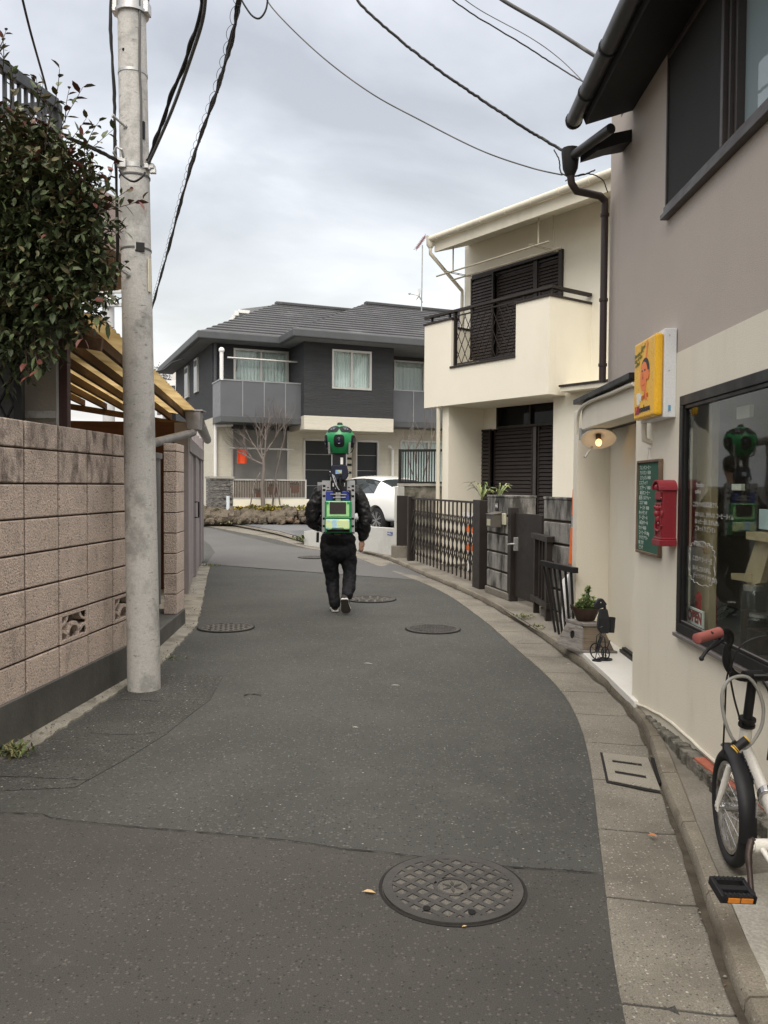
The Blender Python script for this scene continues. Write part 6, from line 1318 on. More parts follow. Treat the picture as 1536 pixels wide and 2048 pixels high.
# laundry pole on far balcony + on ground shutter
def lpole(u0,u1,v,o,label):
    a,z=FH.hit(u0,v,o); b,_=FH.hit(u1,v,o); mb=MB(); mb.tube([FH.pt(a,z,o),FH.pt(b,z,o)],.028,8)
    for t in (a+.3,b-.5): mb.tube([FH.pt(t,z,o),FH.pt(t+.12,z-.28,.05)],.02,6)
    return mb.build('laundry_pole',m_alu,None,label,'laundry pole','laundry poles on the dark house')
lpole(455,600,715,.75,'laundry pole across the upstairs balcony window of the dark house')
lpole(457,587,896,.5,'laundry pole across the grey roller shutter of the dark house')
a,z=FH.hit(486,912,.52); mb=MB(); mb.loft([[FH.pt(a+x,z+.22,.5+.03*math.sin(x*30)),FH.pt(a+x-.03,z-.22,.53+.03*math.sin(x*25))] for x in [-.14+.28*k/8 for k in range(9)]],caps=False); mb.build('orange_towel',M('orange_cloth',(.85,.10,.03),.85,bump=.1),None,'bright orange towel hanging from the pole before the roller shutter','towel',solid=.012)
# stone pier + railing fence
m_stone=M('stacked_slate_stone',(.22,.21,.195),.9,bump=1.,bscale=12,var=.3,scale=9,grain=.2,stretch=(1,1,4),stain=((.07,.065,.06),10,.45,.6,(1,1,4),.8),bdist=.04)
FO=1.2; ta=FH.hit(421,1000,FO)[0]; tb=FH.hit(466,1000,FO)[0]; zt3=FH.hit(440,957,FO)[1]
rt=empty('stone_pier',FH.pt((ta+tb)/2,gF,FO),'grey stacked-slate stone pier at the corner of the dark house','pier')
mb=MB(); rng=random.Random(12); z=gF-.2
while z<zt3:
    h=rng.uniform(.05,.12); t=ta
    while t<tb-.01:
        l=min(rng.uniform(.15,.4),tb-t); mb.pbox(FH,t+.004,t+l-.004,z+.004,min(z+h,zt3)-.004,FO-.7,FO+rng.uniform(-.03,.02)); t+=l
    z+=h
mb.build('stones',m_stone,rt); mb=MB(); mb.pbox(FH,ta+.05,tb-.05,gF-.2,zt3-.03,FO-.65,FO-.05); mb.build('core',m_dark,rt); mb=MB(); mb.pbox(FH,ta-.03,tb+.03,zt3,zt3+.06,FO-.72,FO+.05); mb.build('cap',m_lightconc,rt)
tc_=FH.hit(613,1000,FO)[0]; zf0=FH.hit(470,998,FO)[1]; zf1=FH.hit(470,958,FO)[1]
rt=empty('slat_fence',FH.pt((tb+tc_)/2,zf0,FO),'brown vertical slat fence in front of the roller shutter','fence')
mb=MB(); n=44
for k in range(n): t=tb+.04+(tc_-tb-.08)*k/n; mb.pbox(FH,t,t+.03,zf0+.03,zf1-.03,FO-.05,FO-.02)
mb.build('slats',M('brown_slats',(.09,.07,.06),.6),rt); mb=MB(); mb.pbox(FH,tb,tc_,zf1-.04,zf1,FO-.05,FO); mb.pbox(FH,tb,tc_,zf0,zf0+.04,FO-.05,FO); mb.pbox(FH,tc_-.05,tc_,zf0+.04,zf1-.04,FO-.05,FO); mb.build('frame',m_alu,rt)
mb=MB(); mb.pbox(FH,tb,tc_+.1,gF-.2,zf0-.01,FO-.35,FO-.0); mb.build('garden_wall',m_cream,None,'low cream garden wall beneath the brown slat fence','low wall',bevel=.01)
# hanging flower pots behind the slats
for i,(u,v) in enumerate(((545,975),(590,972),(520,985))):
    t,z=FH.hit(u,v,FO-.5); r0=empty('flower_pot',FH.pt(t,z-.2,FO-.5),('terracotta pot behind the slat fence, middle of the three','terracotta pot behind the slat fence, nearest the entrance','terracotta pot behind the slat fence, nearest the bare tree')[i],'flower pot','pots behind the slat fence')
    mb=MB(); mb.lathe([(.1,-.22),(.15,0),(.16,.02),(.13,.02)],FH.pt(t,z,FO-.5),n=14); mb.build('pot',M('terracotta',(.42,.15,.08),.8),r0)
    mb=MB(); rng=random.Random(i)
    for k in range(40): leaf(mb,FH.pt(t,z,FO-.5)+V((rng.uniform(-.1,.1),rng.uniform(-.1,.1),.02)),V((rng.uniform(-1,1),rng.uniform(-1,1),rng.uniform(.2,1.4))),uz,.14,.4)
    mb.build('plant',m_l4,r0)
# rockery
m_rock=M('rockery_stone',(.145,.12,.09),.95,bump=.9,bscale=14,var=.3,scale=3,grain=.2,stain=((.06,.055,.04),3,.48,.65,ONE,.8),stain2=((.33,.22,.15),1.4,.6,.72,ONE,.6),bdist=.05)
def rock(c,rx,ry,rz,seed):
    rng=random.Random(seed); mb=MB(); n,m=14,9; ph=[rng.uniform(0,6) for _ in range(6)]; rows=[]
    for i in range(m+1):
        a=PI*i/m; row=[]
        for k in range(n):
            t=2*PI*k/n; s=1+.22*math.sin(3*t+ph[0]+a*2)+.13*math.sin(2*a+ph[1]+t)+.07*math.sin(5*t+4*a+ph[2])+rng.uniform(-.05,.05)
            sg=lambda x:math.copysign(abs(x)**.78,x)
            row.append(c+V((rx*sg(math.sin(a)*math.cos(t))*s,ry*sg(math.sin(a)*math.sin(t))*s,rz*sg(math.cos(a))*s)))
        rows.append(row)
    mb.loft(rows); return mb
rk=[(412,1030,22,17,'low'),(440,1033,30,14,'wide'),(468,1030,17,14,''),(497,1034,25,16,'large'),(530,1034,20,13,''),(556,1030,22,12,''),(585,1028,18,13,''),(607,1030,14,11,''),(428,1020,14,9,''),(520,1022,16,9,''),(575,1019,14,8,'')]
names=['leftmost rounded brown rock of the garden edge','wide flat brown rock second from the left in the garden edge','small rock left of the large reddish rock','large reddish-brown rock at the middle of the garden edge','rock right of the large reddish rock below the bare tree','rock right of the bare tree in the garden edge','rock near the right end of the garden edge','rightmost small rock beside the driveway','small rock in the back row above the wide flat one','small rock in the back row beneath the bare tree','small back-row rock near the right end']
for i,(u,v,w,h,_) in enumerate(rk):
    Yk=23.5 if i<8 else 23.95; c=D(u,v+4,Yk); s=Yk/1650; mb=rock(c,w*s*.85,.38,h*s*1.05,i+3)
    mb.build('rock',m_rock,None,names[i],'rock','rocks edging the far garden',smooth=40)
mb=MB(); rng=random.Random(44)
for i in range(46):
    u=402+212*(i+.5)/46+rng.uniform(-3,3); r_=rng.uniform(3,7)*.0142; q=D(u,rng.uniform(1036,1046),23.15+rng.uniform(-.1,.25)); r0=rock(q,r_*1.3,r_,r_*.9,i+50); k=len(mb.v); mb.v+=r0.v; mb.f+=[tuple(x+k for x in f) for f in r0.f]; mb.m+=[0]*len(r0.f)
mb.build('edging_rubble',m_rock,None,'loose small stones filling the foot of the rock edge','rubble',kind='stuff')
mb=MB(); q=[D(u,v,Y) for u,v,Y in ((395,1035,23.7),(620,1035,23.7),(640,1010,26.5),(395,1010,27.5))]; zb_=gz(24)
mb.prism([V((p.x,p.y,zb_-.2)) for p in q],(0,0,.58)); mb.build('garden_bed',m_soil,None,kind='structure')
mb=MB(); rng=random.Random(31)
for i in range(6500):
    u=rng.uniform(404,614); a_=rng.random(); base=1026-9*a_-5*math.exp(-((u-505)/50)**2); v=base+rng.uniform(-5,5)*(.6+.5*math.sin(u*.19)); p=D(u,v,23.7+a_*.9)
    if math.sin(u*.13+1)+rng.uniform(-1,1)<-.9: continue
    mb.mi=rng.choice([0,0,1,1,2]) if (452<u<562) else rng.choice([0,1,2,2,2])
    leaf(mb,p,V((rng.uniform(-1,1),rng.uniform(-1,.5),rng.uniform(.1,1.2))),uz,.085,.6,.2,.2)
mb.build('yellow_ground_cover',[M('yellow_flowers',(.48,.36,.05),.7,bump=0,var=.3,scale=20),M('olive_green_leaf',(.16,.16,.055),.8,bump=0,var=.3,scale=20),M('bed_green',(.11,.12,.05),.8,bump=0,var=.3,scale=20)],None,'yellow flowering ground cover along the top of the rock edge','ground cover',kind='stuff')
mb=MB(); p=G(456,1020,.0); p=D(456,1018,23.6); mb.tube([V((p.x,23.6,D(456,1024,23.6).z-.1)),V((p.x,23.6,D(456,992,23.6).z))],.05,12); mb.build('white_bollard',M('pale_blue_white',(.62,.68,.72),.5,bump=0),None,'short white bollard post standing before the stone pier','bollard',smooth=50)
# bare tree
m_bark=M('pale_bark',(.17,.145,.13),.9,bump=.3,var=.2); rng=random.Random(17)
rt=empty('bare_tree',D(519,1020,24.2),'small leafless tree with thin spreading twigs in front of the roller shutter','tree')
tr=MB(); br_=MB()
s=24.2/1650
def branch(p,d,L,r,dep):
    pts=[p]; q=p.copy(); dd=d.normalized(); n=5
    for i in range(n): dd=(dd+V((rng.uniform(-.16,.16),rng.uniform(-.16,.16),rng.uniform(-.04,.12)))).normalized(); q=q+dd*L/n; pts.append(q.copy())
    (tr if dep==0 else br_).tube(pts,[r*(1-.5*i/n) for i in range(n+1)],6 if dep<2 else 4)
    if dep<4:
        k=(3,4,4,3,2)[dep]
        for i in range(k):
            j=rng.randint(2,n); x,y,_=basis(dd); a=rng.uniform(0,2*PI); sp_=rng.uniform(.45,.9)
            branch(pts[j],dd+(x*math.cos(a)+y*math.sin(a)*.7)*sp_+V((0,0,.1)),L*rng.uniform(.55,.8),r*.5,dep+1)
b0=D(527,1024,24.2); fk=D(527,915,24.2)
tr.tube([b0,D(524,970,24.2),D(528,940,24.2),fk],[.07,.055,.048,.04],8)
for (u,v) in ((470,850),(500,830),(545,825),(575,850),(445,880)): 
    branch(fk+V((0,0,rng.uniform(-.3,.1))),D(u,v,24.2+rng.uniform(-.8,.8))-fk,(D(u,v,24.2)-fk).length*.7,.030,1)
tr.tube([D(545,1010,24.4),D(552,950,24.4),D(562,900,24.4)],[.032,.025,.015],6); tr.tube([D(500,1015,24.),D(508,970,24.),D(520,945,24.1)],[.02,.018,.015],6); tr.tube([D(560,1010,24.4),D(553,960,24.4)],[.025,.02],5)
branch(D(562,900,24.4),D(572,840,24.4)-D(562,900,24.4),.7,.02,2)
tr.build('trunk',m_bark,rt,smooth=60); br_.build('branches',m_bark,rt)
weed(452,1047,.06,200,.9,'low green grass at the foot of the left half of the rock edge',seed=11,hh=.10)
weed(560,1046,.06,160,.7,'low green grass at the foot of the right half of the rock edge',seed=12,hh=.10)
# second bare shrub near right window
rt=empty('bare_tree',D(834,960,21),'slender bare sapling behind the black bar fence at right','tree'); br_=MB(); tr=MB(); rng=random.Random(5)
branch(D(834,960,21),V((-.2,0,1)),.9,.02,2); branch(D(846,960,21),V((.2,0,1)),1.0,.022,2); branch(D(826,950,21),V((-.5,0,1)),.8,.018,2); br_.build('branches',m_bark,rt)
# antenna and dish on the roof
rt=empty('roof_antenna',D(843,620,26),'thin mast with a red-tipped TV antenna above the dark house roof','antenna')
mb=MB(); mb.tube([D(843,622,26),D(845,490,26)],.022,6); mb.build('mast',m_galv,rt)
mb=MB(); a=D(833,497,26); b=D(850,473,26); mb.bar(a,b,.03)
for k in range(9): p=a.lerp(b,k/8); mb.bar(p+V((-.0,-.25,0)),p+V((.0,.25,.0)),.012); mb.bar(p+V((-.09,0,-.03)),p+V((.09,0,.03)),.012)
mb.build('yagi',M('antenna_red_grey',(.30,.12,.12),.5),rt)
rt=empty('satellite_dish',D(838,600,26),'small white satellite dish on the antenna mast','satellite dish')
c=D(838,592,26); mb=MB(); mb.lathe([(0,.0),(.12,.02),(.22,.07),(.23,.08),(.12,.04),(0,.03)],c,axis=V((-.9,-.3,.35)),n=20,sy=1); mb.build('dish',m_white,rt,smooth=60); mb=MB(); mb.tube([c,c+V((-.3,-.1,.05))],.012,5); mb.ell(c+V((-.3,-.1,.05)),.04,.04,.04,8,6); mb.tube([c,c+V((.12,0,-.2))],.02,5); mb.build('feed_arm',m_galv,rt)
# distant clutter between canopy and dark house
def farb(u0,v0,u1,v1,Y,m,label,cat='building',th=3):
    a=D(u0,v0,Y); b=D(u1,v1,Y); r0=empty('distant_building',V(((a.x+b.x)/2,Y,gz(Y))),label,cat)
    mb=MB(); mb.box(a.x,b.x,Y,Y+th,gz(Y)-.5,a.z); w=mb.build('wall',m,r0); return a,b,r0
a,b,r0=farb(343,733,420,800,46,M('far_cream_wall',(.62,.60,.56),.8),'distant pale building just left of the dark house, under its eave')
mb=MB()
for k in range(4): z=a.z-.9-k*1.3; mb.box(a.x,b.x,45.94,45.98,z,z+.06)
mb.build('floor_line',m_alu,r0)
a,b,r0=farb(325,772,356,820,40,M('far_grey_wall',(.36,.35,.34),.8),'distant grey low house with dark openings behind the canopy edge')
mb=MB(); mb.box(a.x-.3,b.x+.3,39.8,41,a.z,a.z+.25); mb.build('roof',m_white,r0); mb=MB(); mb.box(b.x-.55,b.x-.05,39.9,39.99,a.z-1.7,a.z-.3); mb.box(a.x+.1,a.x+.4,39.9,39.99,a.z-1.5,a.z-.6); mb.build('window',m_dark,r0)
rt=empty('distant_tree',D(318,800,52),'far-off brownish tree crown behind the canopy edge','tree'); mb=MB(); rng=random.Random(2)
for i in range(1500):
    c=D(316,757,52); a=V((rng.gauss(0,.55),rng.gauss(0,.5),rng.gauss(0,.33))); leaf(mb,c+a,V((rng.uniform(-1,1),rng.uniform(-1,1),rng.uniform(-1,1))),uz,.12,.6)
mb.build('crown',M('far_foliage',(.12,.10,.09),.9,bump=0),rt); mb=MB(); mb.tube([D(318,830,52),D(318,760,52)],.12,6); mb.build('trunk',m_bark,rt)
mb=MB(); p=D(360,790,34); mb.box(p.x-.1,p.x+.1,33.9,34.1,gz(34),D(360,770,34).z); mb.ell(D(361,775,34),.22,.22,.3,10,8); mb.build('roof_vent',m_white,None,'distant white ventilator pipe beside the dark house wall','vent')

# ================= WHITE CAR =================
m_car=M('white_car_paint',(.80,.80,.77),.22,bump=0,var=.01,grain=0,coat=.6,spec=.5)
m_cglass=glass('car_glass',dark=(.035,.042,.045),ior=1.9,rough=.03)
m_tyre=M('tyre_rubber',(.018,.018,.018),.85,bump=.1)
m_rim=M('alloy_rim',(.42,.42,.42),.3,metal=.8,bump=0)
rw=D(758,1041,20.6); hd=V((-.58,.81,0)).normalized(); sd=V((-hd.y,hd.x,0)) # left side of the car (towards -x)
gc=rw.z-.325
car=bpy.data.objects.new('white_car',None); COL.objects.link(car); tag(car,'white sedan parked facing away behind the low concrete wall','car')
# local frame: x forward, y left, z up ; rear-left wheel at (0, .78)
car.location=V((rw.x,rw.y,gc))-sd*.78; car.rotation_euler=(0,0,math.atan2(hd.y,hd.x))
# stations: x, halfwidth sill, halfw belt, z sill, z belt, roof halfw, z roof
st=[(-1.02,.62,.60,.42,.80,.50,.84),(-.98,.78,.72,.30,.95,.62,.97),(-.70,.86,.80,.28,1.00,.66,1.06),(-.35,.88,.84,.28,1.00,.66,1.16),(.15,.89,.85,.28,.98,.64,1.36),(.6,.89,.86,.27,.97,.62,1.42),(1.2,.89,.86,.27,.95,.61,1.44),(1.75,.89,.86,.27,.93,.60,1.41),(2.2,.89,.85,.27,.92,.62,1.24),(2.6,.89,.84,.27,.90,.64,1.0),(3.1,.87,.82,.27,.84,.66,.88),(3.5,.80,.74,.28,.74,.60,.78),(3.66,.62,.58,.36,.58,.5,.62)]
vs=[];rows=[]
mb=MB(); mb.mi=0
for x,a,b,z0,zb_,c_,zr in st:
    zs=(z0+zb_)/2
    half=[(a*.9,z0),(a,z0+.08),(a*1.015,zs),(a*1.01,zb_-.10),(b,zb_),((b*.45+c_*.55),zb_+(zr-zb_)*.55),(c_,zr-.05*(zr-zb_)),(c_*.6,zr+.02),(0,zr+.03)]
    rows.append([V((x,y,z)) for y,z in half]+[V((x,-y,z)) for y,z in half[-2::-1]])
n=len(rows[0]); allv=[p for r in rows for p in r]; fs=[];mi=[]
for i in range(len(rows)-1):
    for k in range(n-1):
        fs.append((i*n+k,i*n+k+1,(i+1)*n+k+1,(i+1)*n+k)); kk=k if k<n//2 else n-2-k
        g=0
        x=st[i][0]
        if kk in (4,5) and .1<=x<=2.1 and not (kk==4 and 0): g=1
        if kk in (6,7) and x in (-.35,): g=1
        if kk in (6,7) and x in (1.75,2.2): g=1
        mi.append(g)
fs.append(tuple(range(n))); mi.append(0); k0=(len(rows)-1)*n; fs.append(tuple(k0+k for k in range(n))); mi.append(0)
bmsh=MB(); bmsh.v=allv; bmsh.f=fs; bmsh.m=mi
for i in range(len(rows)-1):
    bmsh.f.append((i*n,(i+1)*n,(i+1)*n+n-1,i*n+n-1)); bmsh.m.append(0)
bo_=bmsh.build('body',[m_car,m_cglass],car,local=True,smooth=180,sub=2)
cut=MB()
for x in (0,2.75):
    for s in (1,-1): cut.cyl((x,s*.58,.34),(x,s*1.2,.34),.375,48)
cu_=cut.build('cutter',m_dark,car,local=True)
bm_=bo_.modifiers.new('cut','BOOLEAN'); bm_.object=cu_; bm_.operation='DIFFERENCE'; bm_.solver='EXACT'
bpy.context.view_layer.update()
nm_=bpy.data.meshes.new_from_object(bo_.evaluated_get(bpy.context.evaluated_depsgraph_get())); bo_.modifiers.clear(); bo_.data=nm_; bpy.data.objects.remove(cu_)
nm_.set_sharp_from_angle(angle=R(35))
for y in (.78,-.78):
    for x,nm in ((0,'rear'),(2.75,'front')):
        w=MB(); s=1 if y>0 else -1
        ax_=(0,s,0); w.lathe([(.225,-.10),(.29,-.105),(.325,-.07),(.328,.0),(.325,.06),(.29,.10),(.225,.095)],(x,y,.325),axis=ax_,n=36); ty=w.build('wheel',m_tyre,car,local=True,smooth=40)
        w=MB(); w.lathe([(.20,.04),(.235,.09),(.245,.10),(.245,.06),(.2,.02)],(x,y,.325),axis=ax_,n=36)
        for q in range(7):
            a=2*PI*q/7
            for da in (-.13,.13):
                p0=V((x+.03*math.cos(a),y+s*.085,.325+.03*math.sin(a))); p1=V((x+.225*math.cos(a+da),y+s*.095,.325+.225*math.sin(a+da))); w.bar(p0,p1,.022,.03,up=(0,1,0))
        w.cyl((x,y+s*.05,.325),(x,y+s*.10,.325),.045,16); w.build('rim',m_rim,ty,local=True,smooth=40)
        w=MB(); w.cyl((x,y+s*.02,.325),(x,y+s*.03,.325),.22,24); w.build('brake_void',m_dark,ty,local=True)
        w=MB(); w.cyl((x,y-s*.16,.34),(x,y-s*.15,.34),.40,32); w.build('wheel_well',m_dark,car,local=True)
w=MB(); w.box(-1.05,-.85,-.75,.75,.22,.36); w.box(-.8,-.5,-.8,.8,.2,.32); w.build('rear_diffuser',m_black,car,local=True,bevel=.03)
for s in (1,-1):
    w=MB(); w.obox((-1.0,s*.66,.80),V((1,0,0)),V((0,1,0)),uz,.05,.16,.07); w.build('tail_light',M('tail_light_red',(.35,.01,.01),.2,bump=0,coat=.5),car,local=True,bevel=.02)
    w=MB(); w.tube([(.12,s*.885,.80),(.12,s*.905,.80)],.0,3) if 0 else w.obox((.65,s*.892,.84),V((1,0,0)),V((0,1,0)),uz,.10,.015,.014); w.obox((1.75,s*.892,.83),V((1,0,0)),V((0,1,0)),uz,.10,.015,.014); w.build('door_handle',m_car,car,local=True,bevel=.006)
    w=MB(); w.obox((1.05,s*.80,1.17),V((.05,0,1)).normalized(),V((0,1,0)),V((1,0,0)),.20,.03,.025); w.build('window_pillar',m_black,car,local=True)
# parking surface under car
pv=G(755,1075,.1)
# ================= PERSON =================
YP=9.35
def Q(u,v,dy=0): 
    p=D(u,v,YP); return V((p.x,YP+dy,p.z))
m_skin=M('skin',(.46,.27,.19),.55,bump=.05,var=.06); m_jack=M('black_nylon_jacket',(.011,.011,.012),.42,bump=.5,bscale=16,var=.15,spec=.3,bdist=.03); m_trs=M('black_trousers',(.009,.009,.011),.75,bump=.55,bscale=14,var=.2,spec=.25,bdist=.03)
per=empty('person',Q(677,1226),'person in black jacket and trousers walking away with a green camera backpack','person')
def organic(mb,name,mat,parent,vox,smooth_it=6,disp=None,**k):
    o=mb.build(name,mat,parent,smooth=180,**k)
    m=o.modifiers.new('r','REMESH'); m.mode='VOXEL'; m.voxel_size=vox; m.use_smooth_shade=True
    m=o.modifiers.new('s','SMOOTH'); m.iterations=smooth_it; m.factor=.5
    if disp:
        t=bpy.data.textures.new('folds','CLOUDS'); t.noise_scale=disp[1]; m=o.modifiers.new('d','DISPLACE'); m.texture=t; m.strength=disp[0]; m.mid_level=.5; m.texture_coords='LOCAL'
    return o
def limb(mb,pts,n=16,sq=1.0):
    P=crom([p for p,_ in pts],5); rs=[]
    for i in range(len(pts)-1):
        for k in range(5): rs.append(pts[i][1]+(pts[i+1][1]-pts[i][1])*k/5)
    rs.append(pts[-1][1]); mb.tube(P,rs,n)
    mb.ell(P[0],rs[0],rs[0],rs[0],n,8); mb.ell(P[-1],rs[-1],rs[-1],rs[-1],n,8)
# body (continuous): legs, torso, neck, head, arms, hands
b=MB(); hc_=Q(678,927,.06)
b.ell(hc_,.074,.095,.115,20,14); b.ell(hc_+V((0,.03,-.06)),.055,.075,.07,16,10); b.ell(hc_+V((0,.10,-.02)),.012,.022,.022,8,6)
for s in (-1,1): b.ell(hc_+V((s*.076,.0,-.015)),.010,.022,.032,8,6)
b.ell(hc_+V((0,.088,-.062)),.024,.012,.008,8,6)
limb(b,[(hc_+V((0,-.01,-.08)),.055),(Q(678,966,.0),.06)])
b.ell(Q(678,994),.165,.09,.08,16,10); b.ell(Q(678,1025),.155,.10,.22,16,10); b.ell(Q(677,1080),.16,.11,.12,16,10)
LL=[(Q(660,1098,.0),.065),(Q(660,1130,.04),.05),(Q(663,1160,.07),.04),(Q(666,1186,.035),.034),(Q(671,1216,.0),.032)]
RL=[(Q(695,1098,.0),.065),(Q(698,1130,.02),.05),(Q(699,1158,-.02),.04),(Q(698,1174,-.12),.034),(Q(693,1194,-.24),.032)]
limb(b,LL); limb(b,RL)
LA=[(Q(646,992),.045),(Q(627,1036,.02),.04),(Q(640,1058,.26),.03)]; RA=[(Q(706,992),.045),(Q(729,1038,-.01),.04),(Q(724,1082,.06),.028)]
limb(b,LA); limb(b,RA)
def hand(w,down,fwd,side,thumb):
    """w wrist, down = finger direction, fwd = palm normal (curl dir), side = toward the thumb"""
    b.ell(w+down*.042,.021,.036,.045,14,10,Matrix((fwd,side,down)).transposed())
    for i,(o,L) in enumerate(((.030,.066),(.011,.074),(-.009,.070),(-.027,.054))):
        p=w+down*.074+side*o; pts=[p-down*.015]; d=down.copy(); q=p.copy()
        for j,ln in enumerate((.42,.32,.26)):
            pts.append(q.copy()); q=q+d*L*ln; d=(d+fwd*(.42+.07*i)).normalized()
        pts.append(q); b.tube(crom(pts,3),[.0088-.0003*k for k in range(len(crom(pts,3)))],8); b.ell(q,.0072,.0072,.0072,8,6)
    p=w+down*.022+side*.026; q=p+down*.032+side*.020+fwd*.012; r=q+down*.026+side*.003+fwd*.012
    b.tube(crom([p,q,r],4),[.0125-.0004*k for k in range(9)],8); b.ell(r,.009,.009,.009,8,6)
hand(Q(723,1081,.05),V((-.05,-.0,-1)).normalized(),V((-.6,.75,0)).normalized(),V((.75,.6,0)).normalized(),1)
hand(Q(641,1057,.27),V((.45,.8,.05)).normalized(),V((.2,-.1,-1)).normalized(),V((.5,-.6,.5)).normalized(),1)
organic(b,'body',m_skin,per,.0065,3)
h=MB(); h.ell(hc_+V((0,-.012,.016)),.083,.10,.112,20,12); organic(h,'hair',M('black_hair',(.012,.010,.009),.6,bump=.5,bscale=60),per,.012,2)
t=MB()
t.ell(Q(676,1078),.205,.15,.11,20,12); t.ell(Q(676,1102),.205,.15,.12,20,12)
limb(t,[(Q(659,1092),.112),(Q(660,1118,.02),.108),(Q(662,1142,.05),.086),(Q(664,1162,.07),.078),(Q(666,1186,.035),.074),(Q(670,1206,.0),.070)])
limb(t,[(Q(693,1092),.110),(Q(696,1118,.02),.100),(Q(699,1142,.02),.080),(Q(699,1160,-.03),.076),(Q(698,1174,-.12),.072),(Q(696,1184,-.2),.066)])
organic(t,'trousers',m_trs,per,.011,5,(.034,.075))
j=MB(); j.ell(Q(676,988),.225,.13,.10,20,12); j.ell(Q(676,1015),.215,.135,.17,20,12); j.ell(Q(676,1045),.21,.14,.14,20,12); j.ell(Q(677,1058),.205,.14,.08,20,10); j.ell(Q(677,966),.085,.08,.05,14,8)
limb(j,[(Q(642,988),.095),(Q(628,1015,.0),.088),(Q(626,1040,.03),.086),(Q(640,1056,.20),.062)])
limb(j,[(Q(711,988),.092),(Q(726,1015,-.01),.085),(Q(730,1040,-.01),.082),(Q(727,1062,.03),.080),(Q(725,1076,.05),.052)])
organic(j,'jacket',m_jack,per,.012,5,(.046,.085))
# shoes
m_sole=M('grey_rubber_sole',(.075,.065,.058),.8,bump=.4,bscale=60); m_shoe=M('dark_shoe',(.025,.024,.024),.6,bump=.2); m_wsole=M('white_midsole',(.55,.55,.52),.6)
def shoe(heel,toe,up,nm,par):
    f=(toe-heel); L=f.length; f=f.normalized(); s=f.cross(up).normalized(); u=s.cross(f).normalized()
    prof=[(0,.026,.05),(.04,.036,.062),(.12,.040,.055),(.3,.038,.066),(.5,.044,.06),(.75,.051,.045),(.92,.040,.03),(1,.018,.02)]
    def ringat(t,w,h,z0,z1): c=heel+f*L*t; return [c+s*w*math.cos(a)*(1 if True else 0)+u*(z0+(z1-z0)*(.5+.5*math.sin(a))) for a in [2*PI*k/14 for k in range(14)]]
    m=MB(); m.loft([ringat(t_,w,h,.018,.018+h*1.25) for t_,w,h in prof]); up_=m.build('shoe',m_shoe,par,smooth=60)
    m=MB(); m.loft([[heel+f*L*t_+s*sg*w*1.06+u*z for sg,z in ((-1,.008),(1,.008),(1,.028),(-1,.028))] for t_,w,h in prof]); m.build('midsole',m_wsole,up_,bevel=.004)
    m=MB(); m.loft([[heel+f*L*t_+s*sg*w*1.08+u*z for sg,z in ((-1,-.002),(1,-.002),(1,.0075),(-1,.0075))] for t_,w,h in prof]); m.build('sole',m_sole,up_,bevel=.002)
hl=Q(671,1226,-.04); hl.z=.003; shoe(hl,hl+V((-.03,.27,0)),uz,'',per)
tp=Q(694,1224,-.16); tp.z=.012; h2=Q(691,1198,-.31); h2.z=.185; shoe(h2,tp,(V((0,1,.9))).normalized(),'',per)

# ================= CAMERA BACKPACK =================
YK=9.05
def K(u,v,dy=0):
    p=D(u,v,YK); return V((p.x,YK+dy,p.z))
bpk=empty('camera_backpack',K(677,1066,0),'camera backpack with green multi-lens dome on a mast, worn by the walking person','camera backpack')
def kbox(u0,v0,u1,v1,d0,d1,mb=None):
    a=K(u0,v0); c=K(u1,v1); mb=mb or MB(); mb.box(min(a.x,c.x),max(a.x,c.x),YK+d0,YK+d1,min(a.z,c.z),max(a.z,c.z)); return mb
m_fr=M('brushed_aluminium_frame',(.42,.43,.44),.38,metal=.5,bump=.03,var=.08); m_navy=M('navy_fabric',(.015,.018,.035),.8,bump=.3,bscale=60); m_bk=M('matt_black_plastic',(.012,.012,.014),.5,bump=.05)
m_gr=M('green_plastic',(.012,.235,.075),.35,bump=.01,var=.04,spec=.5,coat=.2)
m_gl=M('light_green_panel',(.34,.66,.30),.45,bump=0,var=.12,scale=14)
# rails with slots
for (ua,ub) in ((644.5,661),(693,709.5)):
    sl=[(v,v+4.5) for v in (966,974,986,1031,1046)]; a=K(ua,961); c=K(ub,1067); mid=(ua+ub)/2; FPl=Plane((a.x,YK-.02),(1,0),(0,-1))
    w=c.x-a.x; inner=.0; hs=[]
    for v0,v1 in sl: z1=K(0,v0).z; z0=K(0,v1).z; hs.append(((w*.08,w*.40) if ua<650 else (w*.60,w*.92))+(z0,z1))
    hs+= [((w*.60,w*.82) if ua<650 else (w*.18,w*.40))+(K(0,v+2).z,K(0,v).z) for v in (970,975.5)]
    ts_=MB(); 
    def hz(mb,P,t0,t1,z0,z1,H):
        ts=sorted({t0,t1,*[h[0] for h in H],*[h[1] for h in H]})
        for p_,q_ in zip(ts,ts[1:]):
            m_=(p_+q_)/2; cut=sorted([(h[2],h[3]) for h in H if h[0]<m_<h[1]]); z=z0
            for c_,d_ in cut: mb.pbox(P,p_,q_,z,c_,-.03,0); z=d_
            mb.pbox(P,p_,q_,z,z1,-.03,0)
    hz(ts_,FPl,0,w,c.z,a.z,hs); ts_.build('frame_rail',m_fr,bpk)
kbox(646,962,708,1066,.0,.06).build('frame_back',m_bk,bpk)
kbox(653,980,702,1003,-.05,.0).build('electronics_bay',m_bk,bpk,bevel=.005)
for ua,ub in ((652.5,667),(683,699)): kbox(ua,982,ub,1001,-.075,-.05).build('blue_battery',M('blue_plastic',(.03,.05,.26),.4,bump=0),bpk,bevel=.008)
kbox(672,985,682,1003,-.075,-.05).build('grey_connector_block',m_fr,bpk,bevel=.003)
